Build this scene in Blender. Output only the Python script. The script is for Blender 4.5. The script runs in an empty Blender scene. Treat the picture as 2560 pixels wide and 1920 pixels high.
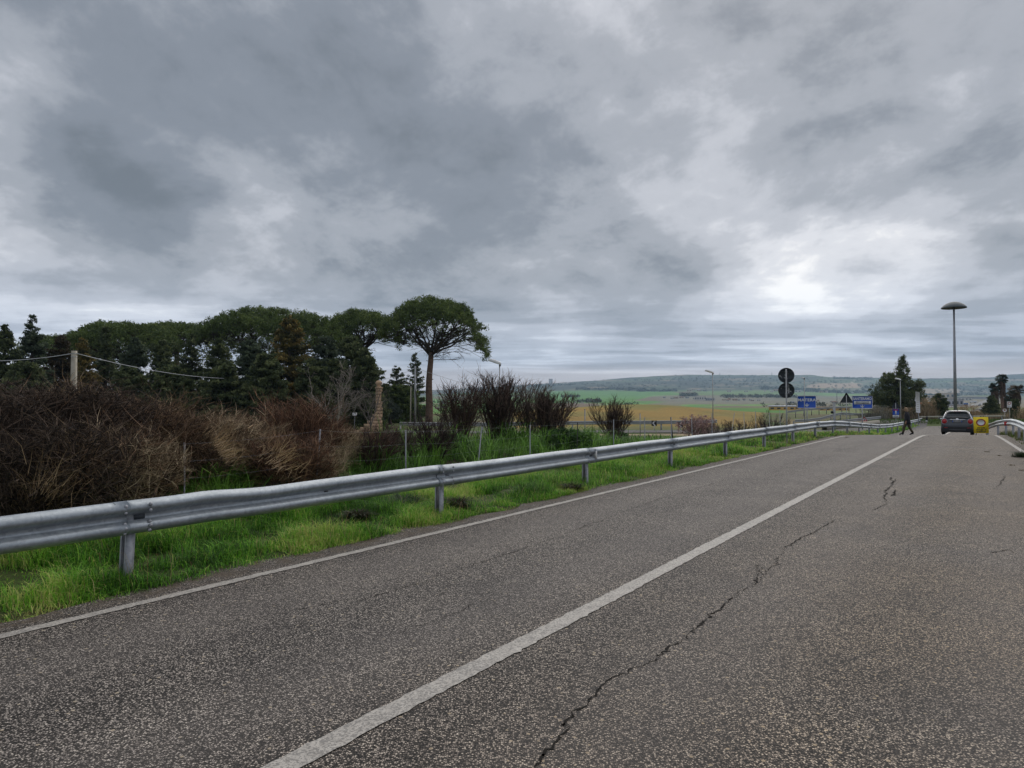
import bpy, math, random
import numpy as np
from mathutils import Vector

scene = bpy.context.scene
COL = scene.collection
R = math.radians
random.seed(7)

# ------------------------------------------------------------------ camera
EYE = 1.67
cam_d = bpy.data.cameras.new('camera')
cam_d.sensor_width = 36.0
cam_d.lens = 24.96
cam_d.clip_start = 0.05
cam_d.clip_end = 40000.0
cam = bpy.data.objects.new('camera', cam_d)
cam.location = (0, 0, EYE)
PITCH = R(1.42)
cam.rotation_euler = (R(90) + PITCH, 0, 0)
COL.objects.link(cam)
scene.camera = cam

# ------------------------------------------------------------------ world / sky
SUN_ELEV, SUN_AZ = R(42), R(24)      # azimuth to the right of the camera axis (+Y)
world = bpy.data.worlds.new('World')
scene.world = world
world.use_nodes = True
wt = world.node_tree
wt.nodes.clear()


def wn(kind, **kw):
    n = wt.nodes.new(kind)
    for k, v in kw.items():
        setattr(n, k, v)
    return n


def wmath(op, a, b=None, clamp=False):
    n = wn('ShaderNodeMath', operation=op)
    n.use_clamp = clamp
    for i, v in enumerate((a, b)):
        if v is None:
            continue
        if isinstance(v, (int, float)):
            n.inputs[i].default_value = v
        else:
            wt.links.new(v, n.inputs[i])
    return n.outputs[0]


def dir_of(u, v):
    """direction of a survey bearing (pixels of the 2560x1920 photograph)"""
    a, b = (u - 1280) / 1775.0, (960 - v) / 1775.0
    d = Vector((a, math.cos(PITCH) - b * math.sin(PITCH), math.sin(PITCH) + b * math.cos(PITCH)))
    return d.normalized()


def build_sky():
    tc = wn('ShaderNodeTexCoord')
    sep = wn('ShaderNodeSeparateXYZ')
    wt.links.new(tc.outputs['Generated'], sep.inputs[0])
    up = wmath('MAXIMUM', sep.outputs[2], 0.0)

    def plane(off):
        den = wmath('ADD', up, off)
        cmb = wn('ShaderNodeCombineXYZ')
        wt.links.new(wmath('DIVIDE', sep.outputs[0], den), cmb.inputs[0])
        wt.links.new(wmath('DIVIDE', sep.outputs[1], den), cmb.inputs[1])
        return cmb.outputs[0]
    high, flat = plane(0.30), plane(0.055)

    def noise(vec, scale, detail, rough, seed, dist=0.0, stretch=(1, 1, 1), rot=0.0):
        mp = wn('ShaderNodeMapping')
        mp.inputs['Location'].default_value = seed
        mp.inputs['Rotation'].default_value = (0, 0, rot)
        mp.inputs['Scale'].default_value = stretch
        wt.links.new(vec, mp.inputs['Vector'])
        n = wn('ShaderNodeTexNoise')
        n.inputs['Scale'].default_value = scale
        n.inputs['Detail'].default_value = detail
        n.inputs['Roughness'].default_value = rough
        n.inputs['Distortion'].default_value = dist
        wt.links.new(mp.outputs[0], n.inputs['Vector'])
        return wmath('SUBTRACT', n.outputs['Fac'], 0.5)

    def smooth(val, lo, hi):
        m = wn('ShaderNodeMapRange', interpolation_type='SMOOTHSTEP')
        m.inputs['From Min'].default_value = lo
        m.inputs['From Max'].default_value = hi
        wt.links.new(val, m.inputs['Value'])
        return m.outputs['Result']

    big = noise(high, 1.05, 2.0, 0.5, (3.1, 7.7, 0.0), 0.3, (1.0, 0.85, 1), 0.5)
    mid = noise(high, 2.7, 10.0, 0.64, (11.3, 2.2, 0.0), 0.15, (1.0, 0.8, 1), 0.55)
    fine = noise(high, 7.0, 6.0, 0.55, (5.3, 9.1, 0.0), 0.4, (1.0, 0.85, 1), 0.4)
    streak = noise(flat, 0.85, 7.0, 0.55, (1.3, 4.1, 0.0), 0.2, (0.55, 1.0, 1), 0.1)
    lowk = wmath('SUBTRACT', 1.0, smooth(sep.outputs[2], 0.05, 0.22))
    f = wmath('MULTIPLY', big, 0.85)
    f = wmath('ADD', f, wmath('MULTIPLY', mid, 1.15))
    f = wmath('ADD', f, wmath('MULTIPLY', fine, 0.42))
    f = wmath('MULTIPLY', f, wmath('SUBTRACT', 1.0, wmath('MULTIPLY', lowk, 0.65)))
    f = wmath('ADD', f, wmath('MULTIPLY', wmath('MULTIPLY', streak, lowk), 1.6))
    # cloud thickness: heavier and thinner banks of the layer where they hang in the sky
    banks = [  # u, v, half-width in degrees, amount (+ thicker, - thinner)
        (820, 330, 17, 0.20), (1250, 480, 11, 0.15), (330, 420, 4.2, 0.34), (470, 520, 3.6, 0.20), (180, 350, 2.2, 0.12),
        (2300, 290, 7.0, 0.22), (1780, 90, 9.0, -0.12), (1150, 215, 3.0, -0.20), (1420, 120, 5.0, -0.10),
        (90, 320, 4.0, -0.20), (330, 320, 2.2, -0.16), (440, 400, 2.0, -0.20), (640, 540, 3.4, -0.26), (540, 430, 2.2, -0.16), (90, 600, 7.0, -0.14), (300, 660, 6.0, -0.08),
        (1950, 640, 2.8, -0.24), (2290, 630, 3.2, -0.26), (2160, 480, 3.2, -0.14), (1750, 380, 6, -0.12), (2450, 400, 4, -0.12),
        (1700, 620, 4.5, 0.14), (2350, 800, 7.0, 0.14), (1900, 850, 7.0, 0.06), (900, 620, 8, 0.06), (1250, 690, 6, 0.06), (450, 700, 8, -0.06), (2000, 730, 4.0, -0.22),
        (1350, 730, 5.5, -0.16), (150, 130, 9, 0.12), (1550, 230, 6, 0.10), (2480, 520, 4, 0.10), (1950, 500, 3.5, 0.12)]
    for (u, v, sg, amt) in banks:
        c = dir_of(u, v)
        dot = wn('ShaderNodeVectorMath', operation='DOT_PRODUCT')
        wt.links.new(tc.outputs['Generated'], dot.inputs[0])
        dot.inputs[1].default_value = c
        k = 1.0 / (R(sg) ** 2)
        e = wmath('EXPONENT', wmath('MULTIPLY', wmath('SUBTRACT', dot.outputs['Value'], 1.0), k))
        f = wmath('ADD', f, wmath('MULTIPLY', e, amt))
    f = wmath('ADD', f, 0.43)
    f = wmath('SUBTRACT', f, wmath('MULTIPLY', lowk, 0.19))
    ramp = wn('ShaderNodeValToRGB')
    wt.links.new(f, ramp.inputs[0])
    cr = ramp.color_ramp
    cr.interpolation = 'EASE'
    cr.elements[0].position = 0.0
    cr.elements[0].color = (0.98, 0.97, 0.96, 1)
    cr.elements[1].position = 1.0
    cr.elements[1].color = (0.150, 0.172, 0.200, 1)
    for pos, c in ((0.16, (0.70, 0.71, 0.75, 1)), (0.34, (0.490, 0.508, 0.555, 1)), (0.52, (0.340, 0.362, 0.405, 1)), (0.74, (0.215, 0.240, 0.280, 1))):
        el = cr.elements.new(pos)
        el.color = c
    # towards the horizon one looks through more air: bluer, then a pale warm rim
    low = wmath('SUBTRACT', 1.0, smooth(sep.outputs[2], 0.03, 0.20))
    tint = wn('ShaderNodeMix', data_type='RGBA', blend_type='MULTIPLY')
    wt.links.new(wmath('MULTIPLY', low, 0.75), tint.inputs[0])
    wt.links.new(ramp.outputs[0], tint.inputs[6])
    tint.inputs[7].default_value = (0.90, 1.0, 1.15, 1)
    rim = wmath('SUBTRACT', 1.0, smooth(sep.outputs[2], 0.022, 0.060))
    rimmix = wn('ShaderNodeMix', data_type='RGBA')
    wt.links.new(wmath('MULTIPLY', rim, 0.85), rimmix.inputs[0])
    wt.links.new(tint.outputs[2], rimmix.inputs[6])
    rimmix.inputs[7].default_value = (0.72, 0.62, 0.60, 1)
    bg_cloud = wn('ShaderNodeBackground')
    wt.links.new(rimmix.outputs[2], bg_cloud.inputs[0])
    bg_cloud.inputs[1].default_value = 1.0
    sky = wn('ShaderNodeTexSky', sky_type='NISHITA')
    sky.sun_disc = False
    sky.sun_elevation = SUN_ELEV
    sky.sun_rotation = SUN_AZ
    sky.air_density = 1.0
    sky.dust_density = 2.0
    bg_sky = wn('ShaderNodeBackground')
    wt.links.new(sky.outputs[0], bg_sky.inputs[0])
    bg_sky.inputs[1].default_value = 0.06
    mix = wn('ShaderNodeMixShader')
    mix.inputs[0].default_value = 0.94
    wt.links.new(bg_sky.outputs[0], mix.inputs[1])
    wt.links.new(bg_cloud.outputs[0], mix.inputs[2])
    out = wn('ShaderNodeOutputWorld')
    wt.links.new(mix.outputs[0], out.inputs['Surface'])
    world.cycles.sampling_method = 'MANUAL'
    world.cycles.sample_map_resolution = 512


build_sky()

# ------------------------------------------------------------------ sun (overcast)
sun_d = bpy.data.lights.new('sun', 'SUN')
sun_d.energy = 1.5
sun_d.angle = R(70)
sun_d.color = (1.0, 0.95, 0.88)
sun = bpy.data.objects.new('sun', sun_d)
_sd = Vector((math.sin(SUN_AZ) * math.cos(SUN_ELEV), math.cos(SUN_AZ) * math.cos(SUN_ELEV), math.sin(SUN_ELEV)))
sun.rotation_euler = _sd.to_track_quat('Z', 'Y').to_euler()
sun.location = (0, 0, 50)
COL.objects.link(sun)

# ------------------------------------------------------------------ exposure
scene.view_settings.view_transform = 'Standard'
scene.view_settings.look = 'None'
scene.view_settings.gamma = 1.0
scene.view_settings.use_curve_mapping = False
scene.view_settings.exposure = 0.22
scene.cycles.max_bounces = 6
scene.cycles.transparent_max_bounces = 8
scene.cycles.volume_bounces = 0
scene.cycles.use_denoising = True

# ------------------------------------------------------------------ survey helpers
F = 1775.0
A = R(33.8)
SA, CA = math.sin(A), math.cos(A)


def P(u, v, depth):
    """world point on survey bearing (u, v) at the given distance along +Y"""
    a, b = (u - 1280) / F, (960 - v) / F
    cy = math.cos(PITCH) - b * math.sin(PITCH)
    cz = math.sin(PITCH) + b * math.cos(PITCH)
    return Vector((a * depth / cy, depth, EYE + cz * depth / cy))


def road_xy(s, t):
    return (s * SA + t * CA, s * CA - t * SA)


def road_st(x, y):
    return (x * SA + y * CA, x * CA - y * SA)


def sstep(x, a, b):
    t = np.clip((np.asarray(x, float) - a) / (b - a), 0, 1)
    return t * t * (3 - 2 * t)


_NT = np.random.RandomState(42).rand(256, 256)


def vnoise(x, y):
    x = np.asarray(x, float)
    y = np.asarray(y, float)
    xi = np.floor(x).astype(int)
    yi = np.floor(y).astype(int)
    fx = x - xi
    fy = y - yi
    fx = fx * fx * (3 - 2 * fx)
    fy = fy * fy * (3 - 2 * fy)
    a = _NT[xi % 256, yi % 256]
    b = _NT[(xi + 1) % 256, yi % 256]
    c = _NT[xi % 256, (yi + 1) % 256]
    d = _NT[(xi + 1) % 256, (yi + 1) % 256]
    return (a * (1 - fx) + b * fx) * (1 - fy) + (c * (1 - fx) + d * fx) * fy


def fbm(x, y, o=4):
    s, a, tot = 0.0, 1.0, 0.0
    for i in range(o):
        s = s + a * vnoise(x * 2 ** i + 17.3 * i, y * 2 ** i + 5.1 * i)
        tot += a
        a *= 0.5
    return s / tot


_DT = [0, 33.5, 36, 40, 45, 49, 53, 60, 80, 150]
_ZT = [0, 0, -0.035, -0.20, -0.435, -0.63, -0.80, -0.93, -1.06, -1.0]


def _prof(d):
    # softened table
    return sum(np.interp(np.asarray(d, float) + o, _DT, _ZT) for o in (-1.2, -0.6, 0, 0.6, 1.2)) / 5.0


SKY_U = [-3000, -400, 0, 1000, 1115, 1331, 1412, 1494, 1575, 1660, 1707, 1900, 2034, 2070, 2154, 2288, 2377, 2482, 2527, 2560, 3000, 5000]
SKY_V = [962, 966, 972, 977, 974, 961, 955.5, 951, 943.5, 939, 936.5, 937.5, 937, 942.5, 943, 946, 945, 943, 935.5, 934, 930, 955]
FOOT_U = [-3000, 1000, 1300, 1450, 1900, 2100, 2560, 5000]
FOOT_V = [990, 990, 981, 973, 975, 986, 990, 990]


def land(x, y):
    """height of the land"""
    x = np.asarray(x, float)
    y = np.asarray(y, float)
    r = np.hypot(x, y)
    d = np.maximum(y, 0.5 * r)
    dd = np.maximum(d, 1.0)
    u = 1280 + F * x / dd
    z = _prof(np.minimum(np.maximum(y, 0), 150))
    # far land given by the elevation angle at which it is seen
    sky = np.interp(u, SKY_U, SKY_V)
    foot = np.interp(u, FOOT_U, FOOT_V)
    foot = np.maximum(foot, sky + 11)
    vfar = np.interp(d, [150, 400, 800, 1200], [1035.6, 1020, 1012, 1004.5])
    k = np.clip((d - 1200) / 2000.0, 0, 1)
    vfar = np.where(d > 1200, 1004.5 + (foot - 1004.5) * k ** 0.85, vfar)
    k2 = np.clip((d - 3200) / 1800.0, 0, 1)
    vfar = np.where(d > 3200, foot + (sky - foot) * (k2 ** 0.8), vfar)
    zfar = EYE + (1004 - vfar) / F * dd
    zfar = zfar + (d > 600) * np.minimum(d, 5000) * 0.0075 * (fbm(x / 420.0 + 9, y / 420.0, 4) - 0.5) * sstep(d, 600, 2200) * (1 - sstep(d, 4300, 5000))
    zfar = np.where(d > 5000, zfar - (d - 5000) * 0.12, zfar)
    w = sstep(d, 110, 160)
    z = z * (1 - w) + zfar * w
    # the ploughed hill
    su = np.where(u < 1600, 190.0, 165.0)
    z = z + 2.05 * np.exp(-0.5 * ((u - 1600) / su) ** 2) * np.exp(-0.5 * ((d - 150) / 38.0) ** 2)
    # left shoulder falls away behind the guard rail
    s = x * SA + y * CA
    t = x * CA - y * SA
    near = 1 - sstep(y, 36, 60)
    z = z + 0.36 * sstep(-t, 8.0, 10.4) * (1 - sstep(-t, 13.5, 17.5)) * (1 - sstep(s, 18, 27)) * sstep(s, -16, -6)
    z = z - 0.25 * sstep(-t, 7.9, 9.8) * near * sstep(s, 19, 27)
    z = z + 0.10 * (fbm(x * 0.35, y * 0.35, 3) - 0.5) * sstep(-t, 7.2, 9.0) * (1 - sstep(d, 60, 120))
    # right shoulder
    z = z + 0.10 * sstep(t, 1.2, 2.2) * near
    # grass bank that closes the old road
    z = z + 0.50 * np.exp(-0.5 * ((y - 84) / 2.2) ** 2) * sstep(x, 34, 40) * (1 - sstep(x, 78, 90))
    # under the asphalt the soil lies lower
    z = z - 0.05 * (sstep(t, -6.35, -6.15)) * (1 - sstep(t, 7.0, 7.3)) * (1 - sstep(y, 79, 81))
    return z


def land1(x, y):
    return float(land(np.array([x]), np.array([y]))[0])


def road_z(x, y):
    return _prof(np.maximum(y, 0))


def ground_at(u, depth):
    x = (u - 1280) / F * depth
    return Vector((x, depth, land1(x, depth)))


# ------------------------------------------------------------------ materials
def new_mat(name):
    m = bpy.data.materials.new(name)
    m.use_nodes = True
    nt = m.node_tree
    b = nt.nodes.get('Principled BSDF')
    return m, nt, b


def node(nt, kind, **kw):
    n = nt.nodes.new(kind)
    for k, v in kw.items():
        setattr(n, k, v)
    return n


def lk(nt, a, b):
    nt.links.new(a, b)


def ramp_node(nt, fac, stops, interp='LINEAR'):
    r = node(nt, 'ShaderNodeValToRGB')
    r.color_ramp.interpolation = interp
    while len(r.color_ramp.elements) < len(stops):
        r.color_ramp.elements.new(0.5)
    for e, (p, c) in zip(r.color_ramp.elements, stops):
        e.position = p
        e.color = (*c, 1) if len(c) == 3 else c
    lk(nt, fac, r.inputs[0])
    return r.outputs[0]


def mixc(nt, fac, a, b, blend='MIX'):
    m = node(nt, 'ShaderNodeMix', data_type='RGBA', blend_type=blend)
    for i, v in ((0, fac), (6, a), (7, b)):
        if isinstance(v, (int, float)):
            m.inputs[i].default_value = v
        elif isinstance(v, tuple):
            m.inputs[i].default_value = (*v, 1) if len(v) == 3 else v
        else:
            lk(nt, v, m.inputs[i])
    return m.outputs[2]


def mth(nt, op, a, b=None, clamp=False):
    n = node(nt, 'ShaderNodeMath', operation=op)
    n.use_clamp = clamp
    for i, v in enumerate((a, b)):
        if v is None:
            continue
        if isinstance(v, (int, float)):
            n.inputs[i].default_value = v
        else:
            lk(nt, v, n.inputs[i])
    return n.outputs[0]


def noise_node(nt, vec, scale, detail=4, rough=0.55, dist=0.0):
    n = node(nt, 'ShaderNodeTexNoise')
    n.inputs['Scale'].default_value = scale
    n.inputs['Detail'].default_value = detail
    n.inputs['Roughness'].default_value = rough
    n.inputs['Distortion'].default_value = dist
    if vec is not None:
        lk(nt, vec, n.inputs['Vector'])
    return n.outputs['Fac']


def pos_vec(nt):
    return node(nt, 'ShaderNodeNewGeometry').outputs['Position']


def obj_vec(nt):
    return node(nt, 'ShaderNodeTexCoord').outputs['Object']


def simple(name, col, rough=0.6, metal=0.0, var=0.18, scale=8.0, spec=0.4, bump=0.0, bump_scale=60.0):
    m, nt, b = new_mat(name)
    v = obj_vec(nt)
    n = noise_node(nt, v, scale, 5)
    lo = tuple(c * (1 - var) for c in col)
    hi = tuple(min(1, c * (1 + var)) for c in col)
    lk(nt, ramp_node(nt, n, [(0.3, lo), (0.7, hi)]), b.inputs['Base Color'])
    b.inputs['Roughness'].default_value = rough
    b.inputs['Metallic'].default_value = metal
    b.inputs['Specular IOR Level'].default_value = spec
    if bump:
        bn = node(nt, 'ShaderNodeBump')
        bn.inputs['Strength'].default_value = bump
        bn.inputs['Distance'].default_value = 0.01
        lk(nt, noise_node(nt, v, bump_scale, 4), bn.inputs['Height'])
        lk(nt, bn.outputs[0], b.inputs['Normal'])
    return m


def leafy(name, gain=1.0, trans=0.25, rough=0.7):
    """plant tissue: colour of each piece comes from its own vertex colour"""
    m, nt, b = new_mat(name)
    at = node(nt, 'ShaderNodeAttribute')
    at.attribute_name = 'Col'
    c = at.outputs['Color']
    if gain != 1.0:
        c = mixc(nt, 1.0, c, (gain, gain, gain), 'MULTIPLY')
    lk(nt, c, b.inputs['Base Color'])
    b.inputs['Roughness'].default_value = rough
    b.inputs['Specular IOR Level'].default_value = 0.25
    if trans > 0:
        tr = node(nt, 'ShaderNodeBsdfTranslucent')
        lk(nt, c, tr.inputs['Color'])
        mx = node(nt, 'ShaderNodeMixShader')
        mx.inputs[0].default_value = trans
        out = nt.nodes['Material Output']
        lk(nt, b.outputs[0], mx.inputs[1])
        lk(nt, tr.outputs[0], mx.inputs[2])
        lk(nt, mx.outputs[0], out.inputs['Surface'])
    return m


def mat_asphalt():
    m, nt, b = new_mat('asphalt')
    v = pos_vec(nt)
    vor = node(nt, 'ShaderNodeTexVoronoi')
    vor.inputs['Scale'].default_value = 102.0
    lk(nt, v, vor.inputs['Vector'])
    hsv = node(nt, 'ShaderNodeSeparateColor')
    lk(nt, vor.outputs['Color'], hsv.inputs[0])
    cell = hsv.outputs[0]
    stones = ramp_node(nt, cell, [(0.0, (0.010, 0.008, 0.007)), (0.26, (0.042, 0.036, 0.032)), (0.46, (0.170, 0.150, 0.138)), (0.78, (0.38, 0.340, 0.310)), (1.0, (0.68, 0.62, 0.55))])
    # bitumen in the joints between stones
    joint = ramp_node(nt, vor.outputs['Distance'], [(0.30, (1.12, 1.12, 1.12)), (0.58, (0.10, 0.095, 0.09))])
    base = mixc(nt, 1.0, stones, joint, 'MULTIPLY')
    # larger pale stones, rare
    vb = node(nt, 'ShaderNodeTexVoronoi')
    vb.inputs['Scale'].default_value = 26.0
    lk(nt, v, vb.inputs['Vector'])
    sb = node(nt, 'ShaderNodeSeparateColor')
    lk(nt, vb.outputs['Color'], sb.inputs[0])
    rare = mth(nt, 'MULTIPLY', mth(nt, 'GREATER_THAN', sb.outputs[1], 0.93), mth(nt, 'LESS_THAN', vb.outputs['Distance'], 0.27))
    base = mixc(nt, mth(nt, 'MULTIPLY', rare, 0.8), base, (0.46, 0.39, 0.29))
    # worn / dirty tone
    sx = node(nt, 'ShaderNodeSeparateXYZ')
    lk(nt, v, sx.inputs[0])
    t = mth(nt, 'SUBTRACT', mth(nt, 'MULTIPLY', sx.outputs[0], CA), mth(nt, 'MULTIPLY', sx.outputs[1], SA))
    nb = noise_node(nt, v, 0.45, 5, 0.6, 0.4)
    mr = node(nt, 'ShaderNodeMapRange')
    mr.inputs['From Min'].default_value = -3.4
    mr.inputs['From Max'].default_value = -0.4
    lk(nt, t, mr.inputs['Value'])
    dirt = mth(nt, 'MULTIPLY', mr.outputs[0], ramp_node(nt, nb, [(0.28, (0.35,) * 3), (0.55, (1, 1, 1))]))
    base = mixc(nt, mth(nt, 'MULTIPLY', dirt, 0.65), base, mixc(nt, 1.0, base, (1.08, 0.92, 0.68), 'MULTIPLY'))
    big = ramp_node(nt, noise_node(nt, v, 0.9, 7, 0.66, 0.5), [(0.28, (0.72, 0.70, 0.70)), (0.72, (1.30, 1.26, 1.20))])
    base = mixc(nt, 1.0, base, big, 'MULTIPLY')
    # wheel tracks run pale along the lane
    wv = mth(nt, 'SINE', mth(nt, 'MULTIPLY', mth(nt, 'ADD', t, 0.25), 3.6))
    base = mixc(nt, mth(nt, 'MULTIPLY', mth(nt, 'ADD', mth(nt, 'MULTIPLY', wv, 0.5), 0.5), 0.14), base, (0.26, 0.228, 0.205))
    # soil washed onto the left edge
    mr2 = node(nt, 'ShaderNodeMapRange')
    mr2.inputs['From Min'].default_value = -5.92
    mr2.inputs['From Max'].default_value = -6.10
    lk(nt, t, mr2.inputs['Value'])
    ne = noise_node(nt, v, 5.0, 6, 0.65)
    soil = mth(nt, 'MULTIPLY', mr2.outputs[0], ramp_node(nt, ne, [(0.42, (0, 0, 0)), (0.58, (1, 1, 1))]))
    base = mixc(nt, mth(nt, 'MULTIPLY', soil, 0.9), base, ramp_node(nt, noise_node(nt, v, 55, 5, 0.7), [(0.40, (0.045, 0.034, 0.026)), (0.56, (0.11, 0.082, 0.058)), (0.68, (0.40, 0.31, 0.20))]))
    lk(nt, base, b.inputs['Base Color'])
    b.inputs['Roughness'].default_value = 0.72
    b.inputs['Specular IOR Level'].default_value = 0.28
    bn = node(nt, 'ShaderNodeBump')
    bn.inputs['Strength'].default_value = 0.55
    bn.inputs['Distance'].default_value = 0.006
    hgt = mth(nt, 'SUBTRACT', cell, mth(nt, 'MULTIPLY', vor.outputs['Distance'], 1.4))
    lk(nt, hgt, bn.inputs['Height'])
    lk(nt, bn.outputs[0], b.inputs['Normal'])
    return m


def mat_marking():
    m, nt, b = new_mat('road_paint')
    v = pos_vec(nt)
    vor = node(nt, 'ShaderNodeTexVoronoi')
    vor.inputs['Scale'].default_value = 102.0
    lk(nt, v, vor.inputs['Vector'])
    sc = node(nt, 'ShaderNodeSeparateColor')
    lk(nt, vor.outputs['Color'], sc.inputs[0])
    wear = mth(nt, 'ADD', mth(nt, 'MULTIPLY', noise_node(nt, v, 3.0, 6, 0.65), 0.9), mth(nt, 'MULTIPLY', sc.outputs[0], 0.8))
    worn = ramp_node(nt, wear, [(0.86, (0, 0, 0)), (1.12, (1, 1, 1))])
    pale = ramp_node(nt, noise_node(nt, v, 14.0, 5, 0.6), [(0.3, (0.34, 0.31, 0.275)), (0.7, (0.50, 0.465, 0.415))])
    c = mixc(nt, mth(nt, 'MULTIPLY', worn, 0.75), pale, (0.15, 0.14, 0.13))
    lk(nt, c, b.inputs['Base Color'])
    b.inputs['Roughness'].default_value = 0.65
    bn = node(nt, 'ShaderNodeBump')
    bn.inputs['Strength'].default_value = 0.3
    bn.inputs['Distance'].default_value = 0.004
    lk(nt, sc.outputs[0], bn.inputs['Height'])
    lk(nt, bn.outputs[0], b.inputs['Normal'])
    return m


def mat_galv(name, lo, hi, rough=0.5, metal=0.55):
    m, nt, b = new_mat(name)
    v = pos_vec(nt)
    vor = node(nt, 'ShaderNodeTexVoronoi')
    vor.inputs['Scale'].default_value = 38.0
    lk(nt, v, vor.inputs['Vector'])
    sc = node(nt, 'ShaderNodeSeparateColor')
    lk(nt, vor.outputs['Color'], sc.inputs[0])
    n1 = noise_node(nt, v, 3.2, 6, 0.62)
    n2 = noise_node(nt, v, 26.0, 4, 0.6)
    f = mth(nt, 'ADD', mth(nt, 'MULTIPLY', n1, 0.55), mth(nt, 'ADD', mth(nt, 'MULTIPLY', n2, 0.35), mth(nt, 'MULTIPLY', sc.outputs[0], 0.14)))
    c = ramp_node(nt, f, [(0.30, lo), (0.68, hi)])
    # streaks and spots of dirt
    sp = ramp_node(nt, noise_node(nt, v, 9.0, 7, 0.7), [(0.66, (0, 0, 0)), (0.74, (1, 1, 1))])
    c = mixc(nt, mth(nt, 'MULTIPLY', sp, 0.45), c, (0.20, 0.185, 0.16))
    lk(nt, c, b.inputs['Base Color'])
    b.inputs['Metallic'].default_value = metal
    lk(nt, ramp_node(nt, n2, [(0.3, (rough - 0.08,) * 3), (0.7, (rough + 0.12,) * 3)]), b.inputs['Roughness'])
    return m


def mat_ground():
    m, nt, b = new_mat('land')
    at = node(nt, 'ShaderNodeAttribute')
    at.attribute_name = 'Col'
    v = pos_vec(nt)
    n = noise_node(nt, v, 2.6, 8, 0.62)
    n2 = noise_node(nt, v, 0.05, 6, 0.6)
    n3 = noise_node(nt, v, 0.011, 7, 0.65)
    k = ramp_node(nt, n, [(0.25, (0.62, 0.62, 0.62)), (0.75, (1.38, 1.36, 1.30))])
    k2 = ramp_node(nt, n2, [(0.25, (0.80, 0.82, 0.80)), (0.75, (1.20, 1.18, 1.18))])
    k3 = ramp_node(nt, n3, [(0.30, (0.80, 0.82, 0.86)), (0.70, (1.22, 1.18, 1.10))])
    c = mixc(nt, 1.0, at.outputs['Color'], k, 'MULTIPLY')
    c = mixc(nt, 1.0, c, k2, 'MULTIPLY')
    c = mixc(nt, 1.0, c, k3, 'MULTIPLY')
    lk(nt, c, b.inputs['Base Color'])
    b.inputs['Roughness'].default_value = 0.9
    b.inputs['Specular IOR Level'].default_value = 0.15
    bn = node(nt, 'ShaderNodeBump')
    bn.inputs['Strength'].default_value = 0.5
    bn.inputs['Distance'].default_value = 0.05
    lk(nt, noise_node(nt, v, 9.0, 6, 0.6), bn.inputs['Height'])
    lk(nt, bn.outputs[0], b.inputs['Normal'])
    return m


M = {}
M['asphalt'] = mat_asphalt()
M['paint'] = mat_marking()
M['galv'] = mat_galv('galvanised_steel', (0.20, 0.225, 0.25), (0.40, 0.435, 0.468), 0.45, 0.65)
M['galv_dark'] = mat_galv('weathered_steel', (0.20, 0.21, 0.235), (0.40, 0.41, 0.44), 0.5)
M['galv_far'] = simple('dull_zinc', (0.40, 0.41, 0.42), 0.55, 0.3)
M['land'] = mat_ground()
M['leaf'] = leafy('foliage', trans=0.22)
M['grass'] = leafy('grass_blade', trans=0.35, rough=0.6)
M['twig'] = leafy('dry_twig', trans=0.0, rough=0.85)
M['bark'] = simple('bark', (0.16, 0.105, 0.08), 0.9, var=0.35, scale=3.0, spec=0.15, bump=0.8, bump_scale=14)
M['bark_dark'] = simple('dark_bark', (0.055, 0.045, 0.038), 0.9, var=0.3, scale=3.0, spec=0.15)
M['crack'] = simple('crack_soil', (0.018, 0.016, 0.014), 0.95, var=0.3, spec=0.1)
M['white'] = simple('white_paint', (0.72, 0.73, 0.74), 0.5, var=0.06)
M['offwhite'] = simple('cream_paint', (0.50, 0.47, 0.38), 0.55, var=0.15)
M['black'] = simple('black_plastic', (0.018, 0.018, 0.02), 0.5, var=0.2)
M['sign_back'] = simple('sign_back_grey', (0.035, 0.043, 0.052), 0.65, var=0.25)
M['blue'] = simple('sign_blue', (0.008, 0.075, 0.42), 0.4, var=0.08)
M['red'] = simple('sign_red', (0.55, 0.02, 0.025), 0.45, var=0.08)
M['darkred'] = simple('dark_red', (0.33, 0.02, 0.02), 0.45, var=0.08)
M['yellow'] = simple('sign_yellow', (0.90, 0.68, 0.02), 0.45, var=0.06)
M['reflector'] = simple('reflector', (0.85, 0.83, 0.8), 0.3, var=0.05)
M['concrete'] = simple('concrete', (0.36, 0.33, 0.27), 0.9, var=0.2, scale=4, bump=0.3)
M['stone'] = simple('tuff_stone', (0.50, 0.34, 0.22), 0.9, var=0.3, scale=2.5, bump=0.5, bump_scale=9)
M['lampgrey'] = simple('lamp_grey', (0.09, 0.105, 0.115), 0.5, var=0.1, metal=0.2)
M['cable'] = simple('cable', (0.45, 0.47, 0.5), 0.6, var=0.1)
M['carpaint'] = simple('grey_car_paint', (0.048, 0.054, 0.068), 0.22, var=0.05, spec=0.7)
M['carplastic'] = simple('bumper_plastic', (0.016, 0.017, 0.020), 0.6, var=0.1)
M['glass'] = simple('dark_glass', (0.02, 0.025, 0.03), 0.06, var=0.05, spec=0.8)
M['chrome'] = simple('chrome', (0.75, 0.76, 0.78), 0.15, metal=1.0, var=0.03)
M['taillight'] = simple('red_lens', (0.42, 0.012, 0.02), 0.15, var=0.05, spec=0.8)
M['rubber'] = simple('rubber', (0.012, 0.012, 0.013), 0.8, var=0.2)
M['skin'] = simple('skin', (0.45, 0.27, 0.19), 0.6, var=0.08)
M['hair'] = simple('fair_hair', (0.30, 0.20, 0.12), 0.6, var=0.35, scale=30)
M['coat'] = simple('black_wool', (0.017, 0.018, 0.025), 0.85, var=0.3, scale=20)
M['trousers'] = simple('olive_cloth', (0.075, 0.062, 0.036), 0.85, var=0.2, scale=20)
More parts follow.
